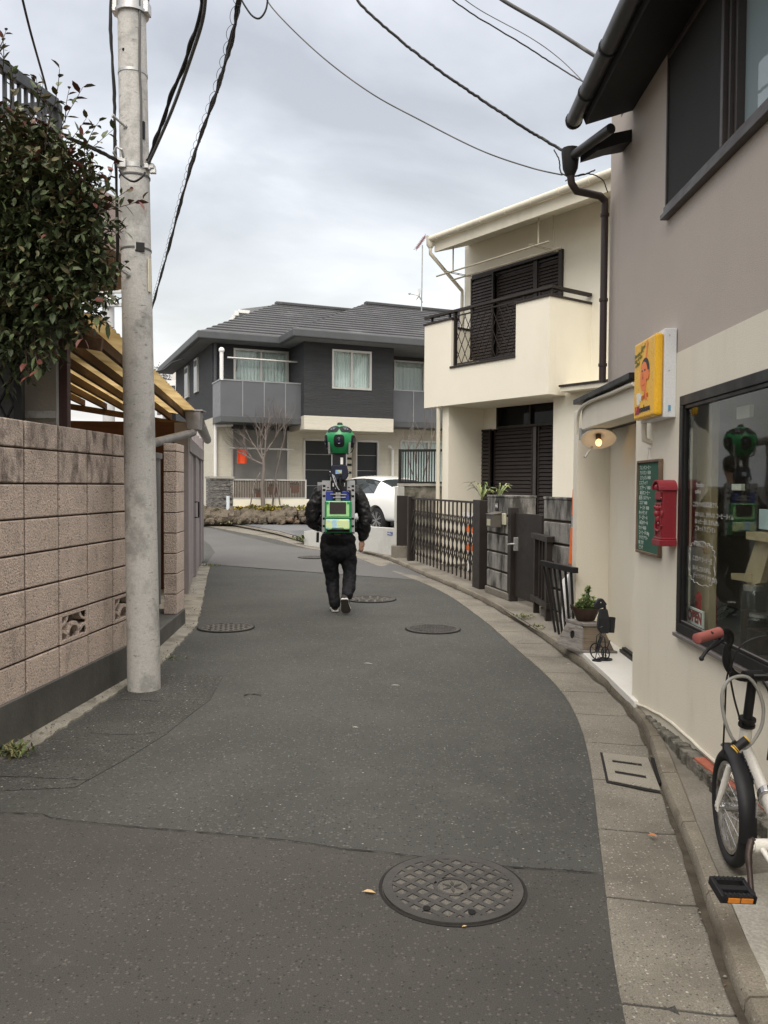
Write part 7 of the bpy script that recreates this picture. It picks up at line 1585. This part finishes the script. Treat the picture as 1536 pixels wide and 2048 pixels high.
mb=MB(); mb.bar(K(662,988,-.09),K(694,989,-.09),.012,.008); mb.bar(K(667,995,-.085),K(692,994,-.085),.02,.01); mb.build('cross_bracket',m_galv,bpk)
m_dsh=M('dark_screen',(.040,.034,.033),.35,bump=0,grain=0)
gb_=kbox(650.5,1001,703,1065,-.085,-.0).build('green_box',m_gr,bpk,bevel=.012)
kbox(654.5,1002.5,699,1033,-.10,-.0855).build('upper_panel',m_gl,gb_,bevel=.006)
kbox(660.5,1003.5,693,1027.5,-.1045,-.1005).build('screen',m_dsh,gb_,bevel=.002)
kbox(652,1033.5,703.5,1036.5,-.11,-.0855).build('divider_bar',m_gr,gb_,bevel=.003)
kbox(652.5,1037.5,700,1057.5,-.115,-.0855).build('sky_print_tray',None or (lambda: M('sky_blue_print',(.40,.62,.78),.4,bump=0,var=.1,scale=5,stain=((.62,.75,.36),9,.46,.54,(1,1,.8),.95)))(),gb_,bevel=.012)
mb=MB(); mb.tube([K(654,1056,-.117),K(658,1058,-.117),K(665,1056.5,-.117),K(667,1054.5,-.117),K(687,1054.5,-.117),K(689,1057,-.117),K(698,1057,-.117)],.004,6); mb.build('tray_rim',m_gr,gb_)
for u,v in ((656.5,1005.5),(697,1005.5)):
    mb=MB(); c=K(u,v,-.101); mb.lathe([(.008,0),(.014,0),(.014,.003),(.008,.003)],c,axis=(0,-1,0),n=16); mb.build('green_latch_ring',m_gr,gb_)
mb=kbox(655,1058,700,1063,-.09,-.0855); mb.build('shadow_gap',m_dark,gb_); kbox(647,1063.5,709,1067,-.03,.05).build('bottom_bar',m_bk,bpk,bevel=.003)
kbox(669,1067.5,681,1070,-.02,.02).build('buckle',M('olive_buckle',(.12,.11,.07),.6),bpk)
# mast
mb=MB(); mb.loft([[K(a,v,-.05),K(b_,v,-.05),K(b_,v,.0),K(a,v,.0)] for a,b_,v in ((665,692.5,903),(666,691,930),(665,692,945))]); mb.build('mast_cover',m_navy if 0 else m_bk,bpk,bevel=.006)
for ua,ub in ((663.2,665.2),(692.3,694.3)): kbox(ua,906,ub,935,-.04,-.01).build('mast_strip',m_fr,bpk)
kbox(681.5,915.5,686.5,929,-.053,-.0505).build('white_label',m_white,bpk)
mb=MB(); mb.loft([[K(a,v,-.09),K(b_,v,-.09),K(b_,v,.0),K(a,v,.0)] for a,b_,v in ((664,694,930.5),(662,697,944),(661,697,952),(666,692,960))]); mb.build('control_unit',m_navy,bpk,bevel=.01)
kbox(672,940,684.5,948,-.094,-.0905).build('map_sticker',M('map_sticker',(.5,.5,.2),.5,bump=0,var=.3,scale=40,stain=((.2,.35,.65),30,.5,.55,ONE,1)),bpk)
mb=MB(); mb.tube([K(659.5,943.5,-.05),K(664,944,-.06)],.004,6); mb.tube([K(692,944,-.06),K(697.5,945,-.05)],.004,6); mb.build('cable_tie_ends',m_white,bpk)
mb=MB(); c=K(681.5,951,-.105); mb.lathe([(.012,-.01),(.016,.0),(.014,.02),(.008,.022)],c,axis=(0,-.4,.9),n=14); mb.build('connector',M('dark_steel',(.12,.11,.10),.4,metal=.8,bump=0),bpk,smooth=40)
mb=MB(); mb.tube(crom([K(681.5,954,-.105),K(681,966,-.11),K(684,976,-.10),K(683,992,-.08)],6),.008,8); mb.tube(crom([K(688,962,-.06),K(690,975,-.09),K(697,985,-.09),K(707,994,-.03)],6),.004,6); mb.tube(crom([K(676,955,-.09),K(672,968,-.1),K(677,985,-.09)],6),.006,6); mb.build('black_cables',m_cable,bpk,smooth=60)
mb=MB(); mb.tube(crom([K(666,949,-.095),K(670,962,-.10),K(674,972,-.10),K(679,980,-.09)],6),.0065,8); mb.tube(crom([K(669,951,-.095),K(674,965,-.10),K(672,978,-.09)],6),.0035,6); mb.build('grey_cables',M('pale_grey_cable',(.45,.47,.5),.5,bump=0),bpk,smooth=60)
for u in (666,688): kbox(u,966,u+2.4,973,-.055,-.0505).build('white_clip',m_white,bpk)
kbox(664,960,694,982,-.05,.0).build('neck_plate',m_bk,bpk,bevel=.004)
# dome
dc=K(679.5,879.5,.02); RD=.1655
dome=MB(); prof=[(.0,RD)]+[(RD*math.sin(a),RD*math.cos(a)) for a in [PI*k/40 for k in range(1,26)]]
prof=[(r_,z) for r_,z in prof if z>-.115]; prof+= [(.115,-.13),(.10,-.15),(.0,-.15)]
dome.lathe(prof,dc,n=64); dm=dome.build('camera_dome',m_gr,bpk,smooth=50)
def patch(az,elv,wa,ha,mat,name,rad=1.012,par=None,taper=0,thick=.004):
    """rounded panel on the sphere; az 0 faces the camera (-y)"""
    m=MB(); n=28; d0=V((math.sin(az)*math.cos(elv),-math.cos(az)*math.cos(elv),math.sin(elv))); x=V((math.cos(az),math.sin(az),0)); y=d0.cross(x); y=y if y.z>0 else -y
    def pt(a,b_,r): 
        d=(d0+x*math.tan(a)+y*math.tan(b_)).normalized(); return dc+d*r
    rings=[]
    for r_,sc_ in ((RD*.97,1.0),(RD*rad,1.0),(RD*(rad+.008),.93),(RD*(rad-.004),.84),(RD*(rad-.004),.5),(RD*(rad-.004),.05)):
        ring=[]
        for k in range(n):
            a=2*PI*k/n; c_,s_=math.cos(a),math.sin(a); e=.45
            X=math.copysign(abs(c_)**e,c_); Y=math.copysign(abs(s_)**e,s_)
            ring.append(pt(wa*X*(1+taper*Y)*sc_,ha*Y*sc_,r_))
        rings.append(ring)
    m.loft(rings); return m.build(name,mat,par or dm,smooth=40),d0
m_lens=M('lens_recess_black',(.006,.006,.008),.7,bump=0,grain=0); m_lg=M('lens_glass_dark',(.01,.012,.03),.05,bump=0,grain=0,spec=.8)
for k in range(5):
    az=R(72*k); o,d0=patch(az,R(-7),R(20.5),R(24.5),m_lens,'lens_housing')
    mb=MB(); c=dc+d0*RD*1.0; mb.lathe([(.030,-.01),(.034,.002),(.030,.004),(.022,.001),(.0,.008)],c,axis=d0,n=24); mb.build('lens',m_lg,o,smooth=30)
    az=R(72*k+36); o,d0=patch(az,R(44),R(25),R(17),m_lens,'lens_housing')
    mb=MB(); c=dc+d0*RD*1.0; mb.lathe([(.026,-.01),(.030,.002),(.026,.004),(.018,.001),(.0,.008)],c,axis=d0,n=24); mb.build('lens',m_lg,o,smooth=30)
    if k in (0,4):
        mb=MB(); c=dc+d0*RD*1.012; x=V((math.cos(az),math.sin(az),0)); y=d0.cross(x)
        for q in (-1,0,1): mb.obox(c+x*q*.006,x,y,d0,.0022,.011,.001)
        mb.build('white_marks',m_white,o)
mb=MB(); c=dc+V((0,0,RD*.97)); mb.lathe([(.03,-.01),(.032,.0),(.030,.018),(.02,.028),(.0,.03)],c,n=24); mb.build('top_knob',m_bk,dm,smooth=40)
mb=MB()
for s in (-1,1): mb.tube(crom([dc+V((s*.155,-.02,-.05)),dc+V((s*.14,-.05,-.12)),dc+V((s*.10,-.06,-.155)),dc+V((s*.06,-.05,-.15))],6),.006,6)
mb.build('dome_cables',m_cable,dm,smooth=60)
for s in (-1,1):
    mb=MB(); mb.tube([dc+V((s*.112,-.118,-.035)),dc+V((s*.108,-.10,-.155))],.012,10); mb.build('grey_strut',m_fr,dm)
# harness straps beyond the left side
mb=MB(); mb.bar(Q(638,1063,-.16),Q(637,1083,-.14),.03,.008); mb.bar(Q(640,1052,-.14),Q(652,1060,-.2),.02,.008); mb.build('dangling_strap',m_bk,bpk)

# ================= BICYCLE =================
bk_=empty('folding_bicycle',G(1465,1722,.06),'white folding bicycle with salmon grips leaning by the cafe wall at the right edge','bicycle')
A=D(1461,1614,3.0); rW=.187; wd=V((.14,.99,0)).normalized(); wn=V((wd.y,-wd.x,0)) # plane dir, normal
m_wp=M('white_bike_paint',(.70,.68,.62),.35,bump=.02,var=.05,coat=.3,stain=((.45,.42,.36),14,.62,.7,ONE,.7)); m_chr=M('worn_chrome',(.5,.5,.5),.25,metal=.9,bump=0); m_grip=M('salmon_rubber_grip',(.31,.10,.085),.7,bump=.15,bscale=80,var=.1)
def wheel(C,d,nrm,par):
    m=MB(); m.tube([C+d*math.cos(a)*rW+uz*math.sin(a)*rW for a in [2*PI*k/56 for k in range(56)]],.0205,14,closed=True); w=m.build('wheel',m_tyre,par,smooth=60)
    m=MB(); r0=rW-.024
    m.loft([[C+(d*math.cos(a)+uz*math.sin(a))*rr+nrm*o for rr,o in ((r0,-.011),(r0,.011),(r0-.014,.009),(r0-.014,-.009))] for a in [2*PI*k/56 for k in range(57)]],caps=False,wrap=True); m.build('rim',M('rusty_chrome',(.42,.41,.40),.3,metal=.85,bump=.1,stain=((.10,.07,.05),25,.52,.62,ONE,.8)),w,smooth=30)
    m=MB()
    for k in range(28):
        a=2*PI*k/28; s=1 if k%2 else -1; a2=a+(.55 if (k//2)%2 else -.55)
        m.tube([C+nrm*s*.027+(d*math.cos(a2)+uz*math.sin(a2))*.02,C+(d*math.cos(a)+uz*math.sin(a))*(r0-.01)],.0011,4)
    m.build('spokes',m_chr,w)
    m=MB(); m.tube([C-nrm*.035,C+nrm*.035],.016,14); m.tube([C-nrm*.055,C+nrm*.055],.005,8); m.tube([C-nrm*.03,C-nrm*.026],.024,14); m.tube([C+nrm*.026,C+nrm*.03],.024,14); m.build('hub',m_chr,w,smooth=40); return w
wheel(A,wd,wn,bk_)
H1=D(1493,1452,2.93); H0=D(1486,1518,2.955); hax=(H1-H0).normalized(); St=D(1506,1352,2.90)
m=MB(); m.tube([H0,H1],.021,16); m.tube([H0-hax*.004,H0+hax*.012],.026,16); hb_=m.build('head_tube',m_wp,bk_,smooth=40)
m=MB()
for k,(r_,z) in enumerate(((.029,.0),(.026,.012),(.030,.022))): m.tube([H1+hax*z,H1+hax*(z+.009)],r_,18)
m.tube([H0-hax*.022,H0-hax*.004],.027,18); m.build('headset',m_black,hb_,smooth=40)
m=MB(); m.tube([H1+hax*.02,St],.0165,14); m.build('stem',m_black,bk_,smooth=60)
fkc=H0-hax*.03
m=MB(); 
for s in (-1,1):
    top=fkc-wn*s*.043+V((0,0,.0)); bot=A-wn*s*.048; m.tube([fkc,top-V((0,0,.004))],.013,8); m.tube([top,top.lerp(bot,.5),bot],[.012,.011,.008],10); m.obox(bot,wd,wn,uz,.012,.003,.016)
m.build('fork',m_wp,bk_,smooth=50)
# caliper brake
m=MB(); 
for s in (-1,1): m.tube(crom([fkc-V((0,.0,.01))+V((0,-.025,0)),fkc-wn*s*.03+V((0,-.03,-.015)),fkc-wn*s*.028+V((0,-.03,-.05))],4),.006,6)
m.build('brake_caliper',m_black,bk_)
# mudguard (over the near, upper part)
m=MB(); rg=[]
for k in range(24):
    a=R(78)+R(112)*k/23; d=-wd if 0 else wd; e=wd*math.cos(a)+uz*math.sin(a)
    rg.append([A+e*(rW+.032)-wn*.030,A+e*(rW+.043)-wn*.018,A+e*(rW+.043)+wn*.018,A+e*(rW+.032)+wn*.030,A+e*(rW+.030)+wn*.026,A+e*(rW+.038),A+e*(rW+.030)-wn*.026])
m.loft(rg); m.build('mudguard',m_bk,bk_,smooth=50)
# handlebar: visible left half, mirrored right half
cl=St; bx=V((1,0.10,0)).normalized()
hp_=[(0,0,0)]+[]
pts=[D(1506,1353,2.90),D(1482,1355,2.90),D(1464,1345,2.89),D(1453,1325,2.885),D(1454,1300,2.88),D(1460,1277,2.87),D(1455,1264,2.85),D(1440,1264,2.83)]
gr_=[D(1440,1264,2.83),D(1420,1269,2.80),D(1395,1277,2.775)]
L_=crom(pts,6)+gr_[1:]
def mir(p): q=p-cl; return cl+V((-q.x,q.y+.02*0,q.z))
m=MB(); m.tube(L_,.0135,14); m.tube([mir(p) for p in L_],.0135,14); hbar=m.build('handlebar',m_black,bk_,smooth=60)
for f in (lambda p:p,mir):
    m=MB(); g0,g1=f(gr_[0]),f(gr_[2]+(gr_[2]-gr_[1])*.1); dd=(g1-g0); m.tube([g0,g0+dd*.03,g0+dd*.15,g0+dd*.9,g0+dd*.98,g1],[.014,.0185,.0178,.0178,.0188,.012],16); m.build('grip',m_grip,hbar,smooth=50)
    m=MB(); m.tube([f(D(1446,1263,2.84)),f(D(1443,1281,2.83))],.014,10); m.tube(crom([f(D(1444,1279,2.83)),f(D(1432,1288,2.82)),f(D(1415,1300,2.80)),f(D(1404,1315,2.79))],5),[.0085]*8+[.006]*8,8); m.ell(f(D(1403,1317,2.79)),.009,.009,.009,10,6); m.build('brake_lever',m_bk,hbar,smooth=50)
m=MB(); m.tube([cl-bx*.035,cl+bx*.035],.020,14); m.tube([cl+V((-.01,-.03,.008)),cl+V((.045,-.045,.012))],.006,6); m.build('clamp',m_black,hbar,smooth=40)
m=MB(); m.tube(crom([D(1444,1285,2.82),D(1452,1287,2.80),D(1458,1300,2.82),D(1462,1325,2.84),D(1456,1345,2.88),D(1452,1370,2.9),D(1450,1420,2.92),D(1446,1505,2.93)],6),.0035,6)
m.tube(crom([D(1461,1342,2.83),D(1467,1318,2.80),D(1480,1294,2.78),D(1500,1280,2.77),D(1530,1273,2.77),D(1570,1280,2.78),D(1610,1320,2.85)],6),.0035,6)
m.tube(crom([D(1462,1342,2.83),D(1460,1352,2.88),D(1468,1395,2.90),D(1476,1425,2.9),D(1483,1452,2.91)],6),.0035,6)
m.tube(crom([D(1525,1362,2.86),D(1538,1385,2.85),D(1545,1430,2.85),D(1535,1520,2.85)],6),.004,6)
m.tube([D(1446,1500,2.93),D(1445,1512,2.93)],.006,6); m.build('brake_cables',m_cable,hbar,smooth=60)
m=MB(); m.tube([D(1450,1346,3.05),D(1455,1360,3.04)],.014,10); m.build('far_grip_end',m_grip,hbar,smooth=50) if 0 else None
# loop lock
lp=[(1485,1352),(1498,1356),(1512,1372),(1523,1398),(1527,1425),(1522,1455),(1508,1480),(1497,1492),(1486,1497),(1472,1486),(1460,1468),(1449,1438),(1444,1405),(1446,1380),(1456,1362),(1470,1354)]
lk=tag(bpy.data.objects.new('loop_lock',None),'clear cable loop lock with black barrel hung around the bicycle stem','bicycle lock'); COL.objects.link(lk); lk.location=D(1486,1490,2.86)
P=crom([D(u,v,2.865) for u,v in lp+[lp[0]]],5)[:-1]; m=MB(); m.tube(P,.006,10,closed=True); m.build('cable_loop',M('clear_sleeved_cable',(.30,.295,.27),.3,bump=0,coat=.5),lk,smooth=60)
m=MB(); a_,b_=D(1467,1500,2.855),D(1495,1478,2.855); m.tube([a_,b_],.0155,14); m.tube([D(1466,1483,2.86),D(1476,1494,2.855)],.009,10); bb_=m.build('barrel',m_bk,lk,smooth=50); m=MB(); dd=(b_-a_); m.tube([a_+dd*.02,a_+dd*.10],.0162,14); m.tube([a_+dd*.15,a_+dd*.19],.0162,14); m.tube([a_+dd*.93,a_+dd*1.0],.0158,14); m.build('yellow_band',M('yellow_plastic',(.7,.42,.05),.5,bump=0),bb_,smooth=50)
# frame
BB=D(1530,1692,2.55); T0=H0.lerp(H1,.45); T1=D(1556,1700,2.62)
fd=(BB-T0).normalized()
SJ=V((BB.x+.02,BB.y-.06,BB.z+.05))
m=MB(); sdv=fd.cross(uz).normalized(); n_=16
def oval(c,d,rx,ry):
    x=d.cross(uz).normalized(); y=x.cross(d); return [c+x*rx*math.cos(2*PI*k/n_)+y*ry*math.sin(2*PI*k/n_) for k in range(n_)]
TE=D(1552,1640,2.72); m.loft([oval(T0+fd*.012,fd,.019,.028),oval(T0.lerp(TE,.5),fd,.020,.030),oval(TE,fd,.020,.030)]); m.loft([oval(TE,fd,.020,.030),oval(SJ,fd,.020,.028)]); mt=m.build('main_tube',m_wp,bk_,smooth=50)
m=MB(); c=T0.lerp(TE,.70); m.loft([oval(c-fd*.014,fd,.028,.040),oval(c+fd*.014,fd,.028,.040)]); m.obox(c-sdv*.03+V((0,0,-.01)),sdv,fd,uz,.006,.03,.03); m.build('fold_hinge',m_chr,mt,bevel=.003)
m=MB(); tx=(TE-T0).normalized(); upx=sdv.cross(tx).normalized(); upx=upx if upx.z>0 else -upx
lside=-sdv if (-sdv).x<0 else sdv
o=T0.lerp(TE,.12)+lside*.0212-upx*.010; m.text('BIGWAY',.030,o,tx,upx if tx.cross(upx).dot(lside)>0 else -upx,.0006,.001); m.build('frame_lettering',m_ink,mt)
m=MB(); m.tube([SJ+V((0,.05,-.05)),SJ+V((0,-.10,.50))],.018,14); m.build('seat_tube',m_wp,bk_,smooth=50)
m=MB(); m.tube([SJ+V((0,-.09,.47)),SJ+V((0,-.135,.66))],.013,12); m.build('seat_post',m_chr,bk_,smooth=50)
sc_=SJ+V((0,-.14,.67)); m=MB(); m.ell(sc_+V((0,-.05,0)),.07,.09,.03,14,8); m.ell(sc_+V((0,.07,0)),.025,.09,.022,12,8); organic(m,'saddle',m_bk,bk_,.008,4)
RA_=V((BB.x+.01,BB.y-.38,A.z)); bd_=V((.0,1,0)); wheel(RA_,bd_,V((1,0,0)),bk_)
m=MB()
for s in (-1,1): m.tube([BB+V((s*.02,-.03,0)),RA_+V((s*.055,0,0))],.009,8); m.tube([SJ+V((s*.015,-.06,.25)),RA_+V((s*.055,0,0))],.008,8)
m.build('rear_triangle',m_wp,bk_,smooth=50)
m=MB(); m.tube([BB-V((.038,0,0)),BB+V((.038,0,0))],.022,16); m.tube([BB-V((.046,0,0)),BB-V((.038,0,0))],.016,14); m.build('bottom_bracket',m_wp,bk_,smooth=40)
c0=D(1503,1680,2.55); c1=D(1503,1789,2.47); m=MB(); m.tube([BB-V((.02,0,0)),c0],.011,10); m.tube(crom([c0,D(1497,1710,2.53),D(1500,1750,2.5),c1],5),[.011]*8+[.009]*8,10); m.tube([c1,D(1490,1786,2.46)],.009,8); m.ell(c1,.013,.012,.015,10,8); m.build('crank',M('dark_crank',(.06,.045,.04),.45,metal=.5,bump=.1),bk_,smooth=50)
m=MB(); 
for k in range(2): pass
m.lathe([(.075,-.003),(.085,-.003),(.085,.003),(.075,.003)],BB+V((.05,0,0)),axis=(1,0,0),n=40); m.tube([BB+V((.05,0,.084)),RA_+V((.05,0,.03))],.004,6); m.tube([BB+V((.05,0,-.084)),RA_+V((.05,0,-.03))],.004,6); m.build('chainring_and_chain',m_galv,bk_)
pc_=D(1466,1780,2.46); px_=V((1,.05,-.06)).normalized(); py_=V((-.05,1,.25)).normalized(); pz_=px_.cross(py_).normalized()
m=MB()
m.obox(pc_+py_*.036,px_,py_,pz_,.050,.008,.013); m.obox(pc_-py_*.036,px_,py_,pz_,.050,.008,.013); m.obox(pc_-px_*.050,px_,py_,pz_,.007,.044,.013); m.obox(pc_+px_*.046,px_,py_,pz_,.007,.044,.013); m.obox(pc_,px_,py_,pz_,.05,.010,.010)
for s in (-1,1):
    for k in range(7): m.obox(pc_+py_*s*.036+px_*(-.042+.014*k)+pz_*.014,px_,py_,pz_,.003,.006,.003)
pd=m.build('pedal',m_bk,bk_,bevel=.002)
m=MB(); m.obox(pc_-py_*.0452-px_*.018,px_,py_,pz_,.018,.0015,.0075); m.obox(pc_-py_*.0452+px_*.022,px_,py_,pz_,.018,.0015,.0075); m.build('orange_reflector',M('orange_reflector',(.75,.25,.02),.3,bump=0,coat=.4),pd)
m=MB(); m.tube([D(1513,1605,2.7),D(1512,1635,2.7),D(1526,1637,2.7)],.003,5); m.build('wire_bracket',m_chr,bk_)
# ================= MANHOLE COVERS, DRAIN, LITTER =================
m_iron=M('cast_iron',(.060,.057,.053),.6,metal=.25,bump=.35,bscale=90,var=.15,scale=5,stain=((.10,.09,.08),6,.5,.7,ONE,.5))
m_dirt=M('iron_pocket_dirt',(.115,.108,.095),.95,bump=.6,bscale=100,var=.2,grain=.3)
def clipc(p,q,r):
    d=q-p; a=d.dot(d); b=2*p.dot(d); c=p.dot(p)-r*r; k=b*b-4*a*c
    if k<=0: return None
    k=math.sqrt(k); t0,t1=max(0,(-b-k)/(2*a)),min(1,(-b+k)/(2*a))
    return (p+d*t0,p+d*t1) if t1-t0>.02 else None
def manhole(u,v,r,kind,label,rot=45,z0=None):
    g=G(u,v); z=(z0 if z0 is not None else .007)+gz(g.y); c=V((g.x,g.y,z)); rt=empty('manhole_cover',c,label,'manhole cover')
    m=MB(); m.lathe([(r-.012,-.004),(r,-.004),(r,.006),(r-.004,.0055),(r-.034,.0055),(r-.036,.001)],c,n=64); m.build('rim',m_iron,rt,smooth=30)
    m=MB(); m.lathe([(r+.010,-.004),(r+.014,.000),(r+.004,.0005),(r+.003,-.004)],c+V((0,0,.0)),n=64); m.build('surround_joint',m_crack,rt)
    m=MB(); m.lathe([(0,-.001),(r-.03,-.001),(r-.03,.0005),(0,.0005)],c+V((0,0,.0008)),n=48); m.build('base_plate',m_dirt,rt)
    m=MB(); ri=r-.034; x=V((math.cos(R(rot)),math.sin(R(rot)))); y=V((-x.y,x.x))
    h=.0030
    def rib(p,q,w,dz=0):
        p3=V((c.x+p.x,c.y+p.y,c.z+.0035+dz));q3=V((c.x+q.x,c.y+q.y,c.z+.0035+dz)); m.bar(p3,q3,w,h)
    if kind=='grid' or kind=='fine':
        st=.052 if kind=='grid' else .040; w=.019 if kind=='grid' else .014; n=int(r/st)+1; core=.062 if kind=='grid' else .03
        for k in range(-n,n+1):
            for a,b,eps in ((x,y,0),(y,x,.0006)):
                off=b*(k+.5)*st; p=off-a*r; q=off+a*r; s=clipc(p,q,ri)
                if not s: continue
                s2=clipc(s[0],s[1],core)
                if s2: 
                    if (s2[0]-s[0]).length>.01: rib(s[0],s2[0],w,eps)
                    if (s[1]-s2[1]).length>.01: rib(s2[1],s[1],w,eps)
                else: rib(s[0],s[1],w,eps)
        m.lathe([(core-.008,0),(core-.008,.0056),(core+.006,.0056),(core+.006,0)],c,n=40)
        if kind=='grid':
            # centre emblem: six tapered strokes
            for k in range(6):
                a=R(90+60*k); d=V((math.cos(a),math.sin(a),0)); s_=V((-d.y,d.x,0)); L=.044 if k in (0,3) else .040
                m.prism([c+d*.004,c+d*L*.5+s_*.006,c+d*L,c+d*L*.5-s_*.006],(0,0,.0042))
    elif kind=='rings':
        for rr in (.07,.13,.19,.25,.30):
            if rr<ri: 
                nb=int(rr*60); 
                for k in range(nb):
                    a0=2*PI*k/nb; a1=a0+2*PI/nb*.66; m.bar(c+V((math.cos(a0)*rr,math.sin(a0)*rr,.0035)),c+V((math.cos(a1)*rr,math.sin(a1)*rr,.0035)),.022,h)
    elif kind=='hatch':
        st=.05; n=int(r/st)+1
        for k in range(-n,n+1):
            for j in range(-n,n+1):
                p=x*(k*st)+y*(j*st)
                if p.length<ri-.02:
                    a=x if (k+j)%2 else y; rib(p-a*.021,p+a*.021,.014)
    m.build('rib_pattern',m_iron,rt)
    for a in ((-128,) if kind!='grid' else (-122,-75)):
        m=MB()
        p=c+V((math.cos(R(a))*(r-.06),math.sin(R(a))*(r-.06),.0074)); m.lathe([(0,0),(.016,0),(.016,.0016),(0,.0016)],p,n=16,sy=.8); m.build('lifting_hole',m_dark,rt)
manhole(905,1779,.25,'grid','large round iron manhole cover with diamond grid and star emblem, nearest the camera',47,.008)
manhole(741,1199,.315,'rings','round manhole cover with concentric dashes just right of the walking person',0)
manhole(866,1259,.268,'fine','round manhole cover with fine grid near the right gutter',40)
manhole(452,1256,.275,'hatch','round manhole cover with hatched pattern near the left wall',10)
manhole(628,1115,.30,'hatch','farthest flat manhole cover on the road left of the walking person',10)
# drain lid in the gutter
q=[G(1205,1508,.012),G(1296,1518,.012),G(1322,1584,.012),G(1217,1563,.012)]
rt=empty('drain_lid',(q[0]+q[2])/2,'square concrete drain lid with two dark slots in the gutter','drain lid')
bi=lambda s,t:(q[0]*(1-s)+q[1]*s)*(1-t)+(q[3]*(1-s)+q[2]*s)*t
m=MB(); m.prism([bi(-.05,-.04),bi(1.02,-.04),bi(1.02,1.05),bi(-.05,1.05)],(0,0,.003)); m.build('lid_joint',m_crack,rt)
m=MB()
def cell(s0,s1,t0,t1): m.prism([bi(s0,t0)+V((0,0,.0032)),bi(s1,t0)+V((0,0,.0032)),bi(s1,t1)+V((0,0,.0032)),bi(s0,t1)+V((0,0,.0032))],(0,0,.006))
S_=[(.16,.78)]; cell(0,1,0,.24); cell(0,.18,.24,.33); cell(.80,1,.24,.33); cell(0,1,.33,.62); cell(0,.18,.62,.72); cell(.80,1,.62,.72); cell(0,1,.72,1)
m.build('lid',M('drain_lid_concrete',(.25,.235,.195),.9,bump=.6,bscale=120,var=.12,grain=.3,speck=[((.40,.38,.33),85,.33,.25),((.10,.09,.07),90,.33,.25)]),rt,bevel=.003)
m=MB(); p=G(1313,1548,.013); m.prism([G(1302,1522,.0135),G(1310,1524,.0135),G(1330,1572,.0135),G(1318,1574,.0135)],(0,0,.02)); m.build('side_inlet',m_dark,rt)
# stray leaves and scraps
m_dl=M('tan_dead_leaf',(.52,.36,.18),.7,bump=0,var=.15,scale=30); m_ol=M('orange_dead_leaf',(.42,.17,.07),.7,bump=0,var=.2,scale=30); m_pap=M('white_scrap',(.6,.58,.54),.8,bump=0)
def litter(u,v,h,L,ang,mat,label,w=.45,cat='leaf'):
    p=G(u,v,h); m=MB(); d=V((math.cos(R(ang)),math.sin(R(ang)),.12)); leaf(m,p+V((0,0,.003)),d,uz,L,w,.35,.12); m.build('fallen_leaf' if cat=='leaf' else 'paper_scrap',mat,None,label,cat,solid=.001)
litter(726,1784,.009,.045,-12,m_dl,'tan fallen leaf on the asphalt just left of the nearest manhole cover')
litter(924,1855,.009,.018,20,m_dl,'tiny pale leaf scrap at the bottom rim of the nearest manhole cover')
litter(1296,1671,.02,.038,-20,m_ol,'orange-brown fallen leaf lying on the gutter slab',.7)
litter(1134,1328,.02,.03,10,m_dl,'small curled leaf on the gutter below the birdhouse')
litter(728,1327,.004,.07,-15,m_pap,'thin white paper scrap in the middle of the road',.12,'scrap')
litter(783,1371,.004,.06,-5,m_pap,'thin white scrap farther right on the road',.12,'scrap')
litter(1020,1243,.02,.04,10,m_ol,'small brown leaf in the gutter before the brown railing',.4)
litter(705,1455,.004,.035,-5,m_pap,'tiny white scrap on the mid road left of centre',.2,'scrap')
# light stains on the near asphalt
# ceiling for camera-behind: opposite house so reflections and light feel enclosed
m_back=M('back_house_render',(.45,.42,.38),.85)
r0=empty('rear_house',V((-5.5,-6,0)),'plain rendered house behind the photographer on the left','house')
mb=MB(); mb.box(-8,-3.2,-10,-1,0,5.5); mb.build('wall',m_back,r0)

# dirt line and loose debris along the kerb foot and the wall foot
m_dirtl=M('gutter_dirt',(.060,.050,.036),.95,bump=.6,bscale=60,var=.4,scale=12)
rng=random.Random(77); mb=MB(); rg=[]
Q_=[p for p in PBs if p.y>-.5 and p.y<18]
for i,p in enumerate(Q_):
    d=(Q_[min(i+1,len(Q_)-1)]-Q_[max(i-1,0)]).normalized(); nn=V((-d.y,d.x,0)); w=.012+.022*abs(math.sin(i*.37+math.sin(i*.11)*3))*rng.uniform(.5,1); z=gz(p.y)+.0155
    rg.append([V((p.x,p.y,z))+nn*w,V((p.x,p.y,z))-nn*.004])
mb.loft(rg,caps=False); mb.build('gutter_dirt',m_dirtl,kind='structure')
mb=MB()
def bit(p,s):
    a=rng.uniform(0,6.28)
    if mb.mi==2: mb.ell(p+V((0,0,s*.3)),s*.7,s*.5,s*.4,6,4)
    else: leaf(mb,p,V((math.cos(a),math.sin(a),.15)),uz,s*2.2,.5,.3,.1)
for p in Q_:
    for k in range(2):
        if rng.random()<.55:
            t=abs(rng.gauss(0,.05)); mb.mi=rng.choice([0,1,2,2]); bit(V((p.x-t-.01,p.y+rng.uniform(-.05,.05),gz(p.y)+.018)),rng.uniform(.003,.009))
for q in P2(Li[1:]):
    for k in range(26):
        mb.mi=rng.choice([0,1,2,2]); bit(q+V((rng.uniform(-.0,.14),rng.uniform(-.35,.35),.019)),rng.uniform(.003,.011))
for k in range(90):
    a=rng.uniform(0,6.28); r_=.118+abs(rng.gauss(0,.03)); mb.mi=rng.choice([0,1,2]); bit(V((pb.x+r_*math.cos(a),pb.y+r_*math.sin(a),.004)),rng.uniform(.003,.008))
mb.build('kerb_debris',[M('debris_brown',(.16,.10,.06),.9,bump=0,var=.4,scale=30),M('debris_dark',(.05,.04,.03),.9,bump=0,var=.3,scale=30),M('debris_grit',(.20,.19,.165),.9,bump=0,var=.3,scale=40)],None,'tiny leaf fragments and grit collected along the kerb foot and wall foot','debris',kind='stuff')
